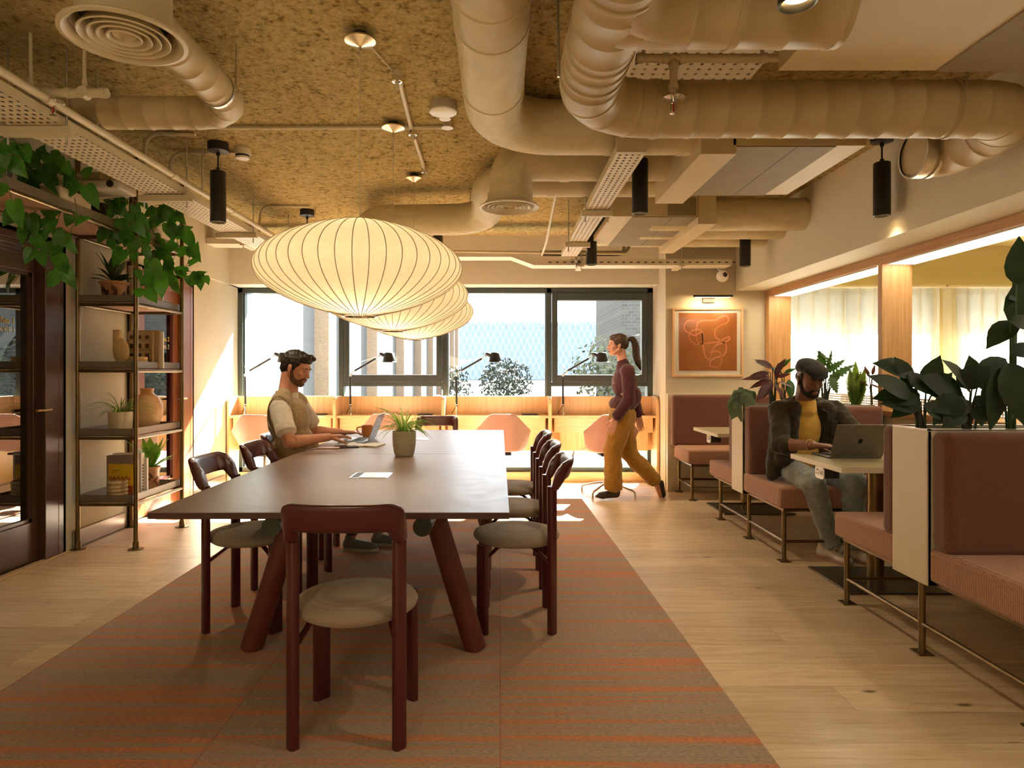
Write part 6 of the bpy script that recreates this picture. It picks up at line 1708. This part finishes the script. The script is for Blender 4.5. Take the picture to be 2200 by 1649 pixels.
hand(b, wrN, tipN, (0.1,0,-1), 1.0, .42, -1); hand(b, wrF, tipF, (0.1,0,-1), 1.0, .42, 1)
E(b, chest, (.115,.165,.16)); E(b, hip+Vector((-.01,0,.08)), (.115,.155,.15)); b.cap(shN+Vector((0,.035,-.025)), shF+Vector((0,-.035,-.025)), .05, .05); b.cap(hip+Vector((0,-.08,.05)), hip+Vector((0,.08,.05)), .10, .10)
kneeN, kneeF = Vector((-.93, 4.40, .535)), Vector((-.92, 4.64, .535))
b.cap(hip+Vector((.02,-.09,0)), kneeN, .078, .055); b.cap(hip+Vector((.02,.09,0)), kneeF, .078, .055)
anN, anF = Vector((-1.03, 4.56, .12)), Vector((-.86, 4.70, .12))
b.cap(kneeN, anN, .052, .034); b.cap(kneeF, anF, .052, .034)
b.build('body', sk1, man, smooth=180, mods=VOX(.0048, 3))
# trousers and shoes under the table
grey_tr = cloth('grey_trousers', (.055,.05,.048), (.075,.07,.066), 30)
b = MB(); b.cap(hip+Vector((.0,-.085,-.01)), kneeN, .090, .066); b.cap(hip+Vector((.0,.085,-.01)), kneeF, .090, .066); b.cap(kneeN, anN+Vector((0,0,.03)), .064, .050); b.cap(kneeF, anF+Vector((0,0,.03)), .064, .050)
E(b, hip+Vector((-.01,0,.02)), (.125,.165,.10))
b.build('trousers', grey_tr, man, smooth=180, mods=VOX(.009, 4))
shoe_g = M('grey_shoe', (.16,.16,.15), .7)
def shoe(person, heel, toe, m, sole, z0, h=.085, w=.046, up=0):
    heel, toe = Vector(heel), Vector(toe); d = (toe-heel); L = d.length; d.normalize(); s = Vector((-d.y, d.x, 0))
    u = MB()
    u.ell(heel + d*.045 + Vector((0,0,z0+.042)), (.042,.040,.042)); u.cap(heel+d*.045+Vector((0,0,z0+.040)), toe-d*.05+Vector((0,0,z0+.030)), .042, .030)
    u.ell(toe-d*.065+Vector((0,0,z0+.028)), (.062,.045,.030), Matrix.Rotation(math.atan2(d.y,d.x),3,'Z'))
    u.cap(heel+d*.05+Vector((0,0,z0+.06)), heel+d*.055+Vector((0,0,z0+h)), .038, .036)
    o = u.build('shoe', m, person, smooth=180, mods=VOX(.006, 3))
    ol = []
    for i in range(24):
        a = 2*PI*i/24; x = (L/2-.002)*math.copysign(abs(math.cos(a))**.8, math.cos(a)); y = w*(1.0 if math.cos(a) > -.2 else .85)*math.copysign(abs(math.sin(a))**.7, math.sin(a))
        p = (heel+toe)/2 + d*x + s*y; ol.append((p.x, p.y))
    MB().prism(ol, z0+.0005, z0+.020).build('sole', sole, o, smooth=40)
sole_w = M('sole_white', (.5,.46,.40), .7)
shoe(man, (-1.10,4.565,0), (-.84,4.53,0), shoe_g, sole_w, zr); shoe(man, (-.93,4.70,0), (-.67,4.67,0), shoe_g, sole_w, zr)
# white tee: sleeves and collar
tee_w = cloth('white_tee', (.62,.57,.50), (.68,.63,.56), 14, .25, .006)
b = MB()
for sh, el in ((shN, elN), (shF, elF)):
    m = sh.lerp(el, .62); ax = (el-sh).normalized()
    b.cap(sh + Vector((0,.020 if sh is shN else -.020,-.006)), m, .068, .065)
    b.tube([m - ax*.02, m + ax*.03], [.0655,.067], 20)
E(b, chest+Vector((-.01,0,.06)), (.108,.150,.10)); b.cap(neck0+Vector((0,0,-.03)), neck0+Vector((.008,0,.010)), .078, .066)
b.build('tee_shirt', tee_w, man, smooth=180, mods=VOX(.007, 3) + (wrinkle('tee_folds', .05, .008),))
# knitted vest
knit = cloth('knit_vest', (.30,.22,.12), (.38,.285,.17), 60, .5, .004, stretch=(1,1,3))
b = MB()
E(b, chest+Vector((.012,0,-.005)), (.140,.178,.170)); E(b, Vector((-1.425,4.50,.76)), (.138,.175,.15)); E(b, Vector((-1.40,4.50,.63)), (.135,.172,.11))
E(b, Vector((-1.335,4.50,.72)), (.085,.135,.095)); E(b, Vector((-1.505,4.50,.95)), (.085,.155,.12))
b.cap(shN+Vector((-.008,.045,.020)), neck0+Vector((-.010,-.05,.010)), .071, .056); b.cap(shF+Vector((-.008,-.045,.020)), neck0+Vector((-.010,.05,.010)), .071, .056)
b.cap(neck0+Vector((-.02,-.03,-.02)), neck0+Vector((-.02,.03,-.02)), .062, .062)
vest = b.build('knit_vest', knit, man, smooth=180, mods=VOX(.007, 4) + (wrinkle('knit_folds', .07, .016),))
# ribbed edge round the armhole
b = MB(); ring = []
for i in range(29):
    a = 2*PI*i/28; ring.append(shN + Vector((.074*math.cos(a)-.005, .022+.020*math.sin(a)*-1, -.050+.118*math.sin(a)+.0*math.cos(a))))
b.tube(ring, .0085, 8); b.build('armhole_rib', cloth('knit_rib', (.22,.15,.075), (.27,.19,.10), 120), man)
b = MB(); ring = [neck0 + Vector((-.004+.072*math.cos(2*PI*i/24), .070*math.sin(2*PI*i/24), .004-.028*math.cos(2*PI*i/24))) for i in range(25)]
b.tube(ring, .008, 8); b.build('neck_rib', bpy.data.materials['knit_rib'], man)
# hair, beard
h = MB(); E(h, (0,-.012,.070), (.078,.098,.052)); E(h, (0,-.040,.030), (.081,.084,.085)); E(h, (0,.036,.086), (.068,.052,.030)); E(h, (0,.060,.068), (.060,.024,.022)); E(h, (0,-.06,-.02), (.066,.055,.055))
for s in (-1,1): E(h, (s*.066,-.005,.045), (.018,.060,.045)); E(h, (s*.072,.022,.012), (.008,.012,.030)); E(h, (s*.03,.06,.098), (.03,.04,.02), ry=s*.3)
t = MB(); place(t, h, HM); t.build('hair', hair_dark, man, smooth=180, mods=VOX(.006, 2) + (wrinkle('hair_tufts', .016, .013),))
def beard(person, M4, m, full=1.0):
    h = MB(); E(h, (0,.036,-.080), (.049*1.02,.052,.034)); E(h, (0,.070,-.098), (.024,.020,.018))
    for s in (-1,1): h.cap((s*.0655,.004,-.022), (s*.050,.030,-.075), .0115, .018); h.cap((s*.050,.030,-.075), (s*.022,.066,-.094), .018, .018); h.cap((s*.028,.0765,-.062), (s*.030,.066,-.085), .007, .010)
    h.cap((-.024,.0875,-.052), (.024,.0875,-.052), .0065, .0065)
    t = MB(); place(t, h, M4); t.build('beard', m, person, smooth=180, mods=VOX(.0045, 2))
beard(man, HM, beard_brown)
face_parts(man, HM, lip_a, hair_dark)

# ---- man in the cap in the booth
man2 = thing('person', 'man in a dark flat cap and brown overshirt, sitting in the booth behind a laptop', 'person', (2.1, 4.55, 0))
sk2 = skin_mat('skin_brown', (.17,.070,.036), (.22,.095,.052))
Hc = Vector((2.085, 4.375, 1.208)); HM2 = basis((.06,-.93,-.36), (0,-.30,1), Hc)
hip = Vector((2.10, 4.60, .585)); chest = Vector((2.105, 4.52, .90)); neck0 = Vector((2.095, 4.47, 1.045))
shR, shL = Vector((1.915, 4.47, 1.005)), Vector((2.300, 4.47, 1.005))
elR, elL = Vector((1.852, 4.285, .775)), Vector((2.375, 4.27, .800))
wrR, wrL = Vector((1.965, 4.085, .795)), Vector((2.22, 4.07, .795))
tipR, tipL = Vector((2.085, 3.965, .772)), Vector((2.14, 3.93, .772))
b = MB(); place(b, head_shape(1.02, 1.05), HM2)
b.cap(neck0, HM2 @ Vector((0,-.030,-.060)), .064, .060)
for sh, el, wr in ((shR, elR, wrR), (shL, elL, wrL)):
    b.cap(sh+Vector((0,0,-.04)), el, .044, .043); b.cap(el, wr, .044, .029); b.cap(el.lerp(wr,.1), el.lerp(wr,.42), .047, .040)
hand(b, wrR, tipR, (0,0,-1), 1.03, .40, 1); hand(b, wrL, tipL, (0,0,-1), 1.03, .40, -1)
E(b, chest, (.165,.115,.16)); E(b, hip+Vector((0,0,.08)), (.155,.115,.15)); b.cap(shR+Vector((.04,0,-.03)), shL+Vector((-.04,0,-.03)), .05, .05)
kR, kL = Vector((2.015, 4.19, .545)), Vector((2.285, 4.19, .545)); aR, aL = Vector((2.205, 4.345, .125)), Vector((2.345, 4.33, .125))
b.cap(hip+Vector((-.08,0,0)), kR, .080, .058); b.cap(hip+Vector((.08,0,0)), kL, .080, .058); b.cap(kR, aR, .054, .036); b.cap(kL, aL, .054, .036)
b.build('body', sk2, man2, smooth=180, mods=VOX(.0048, 3))
denim = cloth('pale_denim', (.21,.235,.235), (.29,.315,.31), 26, .3, .004)
b = MB(); b.cap(hip+Vector((-.085,.0,-.005)), kR, .094, .079); b.cap(hip+Vector((.085,.0,-.005)), kL, .094, .079); b.cap(kR, aR+Vector((0,0,.01)), .077, .058); b.cap(kL, aL+Vector((0,0,.01)), .077, .058)
E(b, hip, (.165,.135,.085)); E(b, kR+Vector((.0,-.004,.0)), (.078,.070,.074)); b.tube([aR+Vector((-.01,-.01,.05)), aR+Vector((0,0,-.02))], [.060,.066], 18); b.tube([aL+Vector((-.01,0,.05)), aL+Vector((0,0,-.02))], [.060,.066], 18)
b.build('jeans', denim, man2, smooth=180, mods=VOX(.008, 3) + (wrinkle('denim_folds', .055, .016),))
sneaker = mottled('sneaker', (.50,.43,.36), (.58,.50,.43), 20, .7)
gum = M('gum_sole', (.30,.17,.11), .6)
shoe(man2, (2.17,4.45,0), (2.275,4.20,0), sneaker, gum, 0.001, .10, .050); shoe(man2, (2.33,4.44,0), (2.43,4.19,0), sneaker, gum, 0.001, .10, .050)
lc = MB()
for k in range(4):
    p = Vector((2.245,4.275,0)) + Vector((-.016,.038,0))*k; lc.tube([p+Vector((-.030,-.012,.062+.010*k)), p+Vector((0,0,.078+.012*k)), p+Vector((.030,.012,.062+.010*k))], .0035, 6)
lc.build('laces', M('lace', (.62,.57,.50), .8), man2)
tee_y = cloth('yellow_tee', (.52,.30,.055), (.60,.36,.075), 14, .3, .006)
b = MB(); E(b, chest+Vector((0,-.012,-.01)), (.150,.118,.175)); E(b, Vector((2.10,4.545,.72)), (.150,.125,.13)); E(b, Vector((2.10,4.57,.62)), (.15,.125,.09)); b.cap(neck0+Vector((0,.0,-.05)), neck0+Vector((0,-.005,-.005)), .085, .071)
b.build('tee_shirt', tee_y, man2, smooth=180, mods=VOX(.007, 4) + (wrinkle('tee2_folds', .06, .012),))
over = cloth('brown_overshirt', (.020,.014,.006), (.032,.022,.010), 22, .35, .006)
b = MB()
for s, sh, el, wr in ((-1, shR, elR, wrR), (1, shL, elL, wrL)):
    b.cap(sh+Vector((0,.005,-.012)), el, .068, .062); cuff = el.lerp(wr, .16); b.cap(el, cuff, .066, .060); b.tube([el.lerp(wr,.06), el.lerp(wr,.20)], [.066,.064], 20)
    # front panels and back of the open shirt
    b.cap(Vector((2.10+s*.115, 4.44, 1.00)), Vector((2.10+s*.150, 4.47, .66)), .070, .074)
    b.cap(Vector((2.10+s*.155, 4.46, .98)), Vector((2.10+s*.170, 4.52, .60)), .070, .076)
    b.cap(Vector((2.10+s*.05, 4.52, 1.022)), sh+Vector((0,0,-.012)), .062, .064)
    b.cap(Vector((2.10+s*.10, 4.60, .96)), Vector((2.10+s*.11, 4.66, .60)), .075, .080)
    b.cap(Vector((2.10+s*.18, 4.52, .64)), Vector((2.10+s*.215, 4.50, .55)), .060, .045)
b.cap(Vector((2.10,4.60,.95)), Vector((2.10,4.66,.60)), .08, .085)
b.build('overshirt', over, man2, smooth=180, mods=VOX(.0075, 3) + (wrinkle('shirt_folds', .06, .020),))
b = MB()
for s in (-1, 1):
    pa = [neck0+Vector((s*.02,.072,.050)), neck0+Vector((s*.075,.035,.045)), neck0+Vector((s*.092,-.025,.010)), neck0+Vector((s*.060,-.098,-.055))]
    pb = [neck0+Vector((s*.02,.100,-.005)), neck0+Vector((s*.115,.045,-.005)), neck0+Vector((s*.135,-.045,-.030)), neck0+Vector((s*.118,-.108,-.075))]
    b.grid([pa, [x.lerp(y,.5)+Vector((0,-.006,.008)) for x, y in zip(pa,pb)], pb])
b.build('collar', over, man2, smooth=180, mods=(('SOLIDIFY', dict(thickness=.007, offset=0)), ('SUBSURF', dict(levels=2, render_levels=2))))
MB().box(2.225, 2.325, 4.368, 4.376, .83, .93).build('chest_pocket', over, man2, smooth=0, bevel=.003)
capm = cloth('dark_cap', (.010,.008,.006), (.018,.014,.010), 70, .4, .003)
h = MB(); E(h, (0,-.012,.078), (.090,.112,.046), rx=-.12); E(h, (0,.050,.080), (.083,.070,.030), rx=-.28); E(h, (0,-.05,.060), (.083,.075,.050)); E(h, (0,.095,.060), (.066,.040,.012), rx=-.42)
t = MB(); place(t, h, HM2); t.build('flat_cap', capm, man2, smooth=180, mods=VOX(.006, 4))
h = MB(); E(h, (0,-.055,.0), (.072,.050,.060))
for s in (-1,1): E(h, (s*.073,.012,.018), (.006,.020,.034))
t = MB(); place(t, h, HM2); t.build('hair', beard_black, man2, smooth=180, mods=VOX(.005, 2))
beard(man2, HM2, beard_black); face_parts(man2, HM2, lip_b, beard_black, 1.15)
ea = MB(); ea.tube([Vector((-.079,-.004,-.040))+Vector((0,.009*math.cos(a),.009*math.sin(a)-.004)) for a in [2*PI*i/14 for i in range(15)]], .0014, 6)
t = MB(); place(t, ea, HM2); t.build('earring', brass, man2)
ax = (wrR-elR).normalized(); o1 = ax.orthogonal().normalized(); o2 = ax.cross(o1); pc = elR.lerp(wrR, .90)
br = MB()
for i in range(20):
    a = 2*PI*i/20; br.ell(pc + (o1*math.cos(a)+o2*math.sin(a))*.0335, (.0042,.0042,.0042), None, 8, 6)
br.build('bracelet', brass, man2)

# ---- woman walking past the desks
wo = thing('person', 'woman with a ponytail in a burgundy jacket and mustard trousers, walking past the desks', 'person', (1.17, 6.45, 0))
sk3 = skin_mat('skin_rosy', (.56,.27,.18), (.64,.32,.22))
YW_ = 6.45
def wp(px, py, dy=0): return at(px, py, YW_+dy)
Hc = wp(1327, 741); HM3 = basis((-1,-.03,-.03), (0,0,1), Hc)
neck0 = wp(1339, 780); shN, shF = wp(1349, 797, -.165), wp(1341, 795, .165); hip = wp(1337, 893)
elN, elF = wp(1352, 858, -.215), wp(1362, 850, .20); wrN, wrF = wp(1322, 899, -.195), wp(1372, 893, .16)
b = MB(); hs = head_shape(.93, .88); hs.v = [(p[0]*.95, p[1]*.95, p[2]*.95) for p in hs.v]; place(b, hs, HM3)
b.cap(neck0+Vector((0,0,-.02)), HM3 @ Vector((0,-.030,-.060)), .050, .046)
for sh, el, wr in ((shN, elN, wrN), (shF, elF, wrF)): b.cap(sh, el, .042, .035); b.cap(el, wr, .035, .024)
hand(b, wrN, wrN+Vector((-.055,.0,-.165)), (.3,1,0), .93, .35, -1); hand(b, wrF, wrF+Vector((.03,0,-.17)), (0,-1,0), .93, .35, 1)
E(b, wp(1340, 828), (.095,.145,.15)); E(b, hip, (.105,.155,.12)); b.cap(shN, shF, .045, .045)
kF, aF = wp(1317, 967, -.06), wp(1318, 1050, -.05); kB, aB = wp(1352, 975, .075), wp(1409, 1034, .08)
b.cap(hip+Vector((-.01,-.075,-.02)), kF, .078, .052); b.cap(kF, aF, .050, .032); b.cap(hip+Vector((.01,.075,-.02)), kB, .078, .052); b.cap(kB, aB, .050, .032)
footF = (aF + Vector((.03,0,-.05)), aF + Vector((-.165,0,-.075))); b.cap(footF[0], footF[1], .027, .014)
footB = (aB + Vector((.035,0,.0)), aB + Vector((.055,0,-.165))); b.cap(aB, footB[1], .034, .020)
b.build('body', sk3, wo, smooth=180, mods=VOX(.0052, 3))
mustard = cloth('mustard_trousers', (.30,.150,.022), (.37,.19,.032), 22, .3, .005)
b = MB(); E(b, hip+Vector((0,0,.0)), (.135,.178,.12)); E(b, wp(1335,880), (.120,.16,.07))
b.cap(hip+Vector((-.01,-.075,-.03)), kF, .112, .094); b.cap(kF, aF+Vector((0,0,.045)), .092, .086); b.tube([kF, aF+Vector((0,0,.0))], [.090,.091], 24)
b.cap(hip+Vector((.01,.075,-.03)), kB, .110, .088); b.cap(kB, aB+Vector((-.02,0,.025)), .086, .072); b.tube([kB, aB.lerp(kB,.06)], [.086,.078], 24)
b.build('trousers', mustard, wo, smooth=180, mods=VOX(.009, 4) + (wrinkle('trouser_folds', .08, .022),))
plum = cloth('burgundy_jacket', (.062,.016,.020), (.085,.023,.028), 24, .35, .005)
b = MB(); E(b, wp(1342, 822), (.125,.168,.165)); E(b, wp(1338, 868), (.135,.172,.10)); b.cap(shN+Vector((0,.03,0)), shF+Vector((0,-.03,0)), .066, .066)
E(b, wp(1352, 850), (.12,.15,.12))
for sh, el, wr in ((shN, elN, wrN), (shF, elF, wrF)): b.cap(sh, el, .068, .062); b.cap(el, el.lerp(wr,.86), .062, .050); b.tube([el, el.lerp(wr,.95)], [.058,.052], 18)
b.cap(neck0+Vector((.005,0,-.045)), neck0+Vector((-.004,0,.004)), .078, .060)
jk = b.build('jacket', plum, wo, smooth=180, mods=VOX(.0085, 4) + (wrinkle('jacket_folds', .07, .018),))
bt = MB()
for k in range(5):
    p = wp(1319, 806+k*17, -.06); bt.ell(p, (.006,.005,.006), None, 10, 8)
bt.build('button', M('horn_button', (.55,.36,.22), .4), jk)
h = MB(); E(h, (0,-.018,.036), (.076,.094,.082)); E(h, (0,.035,.070), (.064,.050,.040)); E(h, (0,-.06,.01), (.062,.052,.060)); E(h, (0,-.118,.052), (.020,.024,.020))
for s in (-1,1): E(h, (s*.068,.012,.028), (.010,.040,.038))
t = MB(); place(t, h, HM3); t.build('hair', hair_brown, wo, smooth=180, mods=VOX(.006, 3))
h = MB(); P = catmull([Vector(p) for p in ((0,-.110,.055), (0,-.155,.050), (0,-.178,-.02), (0,-.182,-.11), (0,-.205,-.20), (0,-.225,-.26))], 5)
n_ = len(P); h.tube(P, [(.018 + .020*math.sin(min(1, i/n_*1.3)*PI*.8))*(1 if i < n_*.75 else max(.15, (n_-i)/(n_*.28))) for i in range(n_)], 14)
t = MB(); place(t, h, HM3); t.build('ponytail', hair_brown, wo, smooth=180, mods=VOX(.006, 2) + (wrinkle('tail_strands', .012, .008),))
face_parts(wo, HM3, lip_a, hair_brown, .8)
flat_b = mottled('black_flat', (.018,.014,.012), (.05,.04,.03), 60, .6)
u = MB(); f0, f1 = aF+Vector((.045,0,-.068)), aF+Vector((-.175,0,-.078))
u.cap(f0+Vector((-.02,0,.022)), f1+Vector((.05,0,.016)), .040, .034); u.cap(f1+Vector((.07,0,.014)), f1+Vector((.01,0,.008)), .036, .015); u.ell(f0+Vector((-.01,0,.040)), (.034,.038,.042))
u.build('shoe', flat_b, wo, smooth=180, mods=VOX(.006, 3))
MB().tube([aF+Vector((-.03,-.036,-.06)), aF+Vector((-.055,-.005,-.022)), aF+Vector((-.04,.036,-.058))], .006, 8).build('shoe_strap', flat_b, wo)
u = MB(); u.cap(aB+Vector((.05,0,-.012)), aB+Vector((.075,0,-.13)), .030, .026); u.cap(aB+Vector((.075,0,-.13)), aB+Vector((.060,0,-.175)), .027, .014)
u.build('shoe', flat_b, wo, smooth=180, mods=VOX(.006, 3))
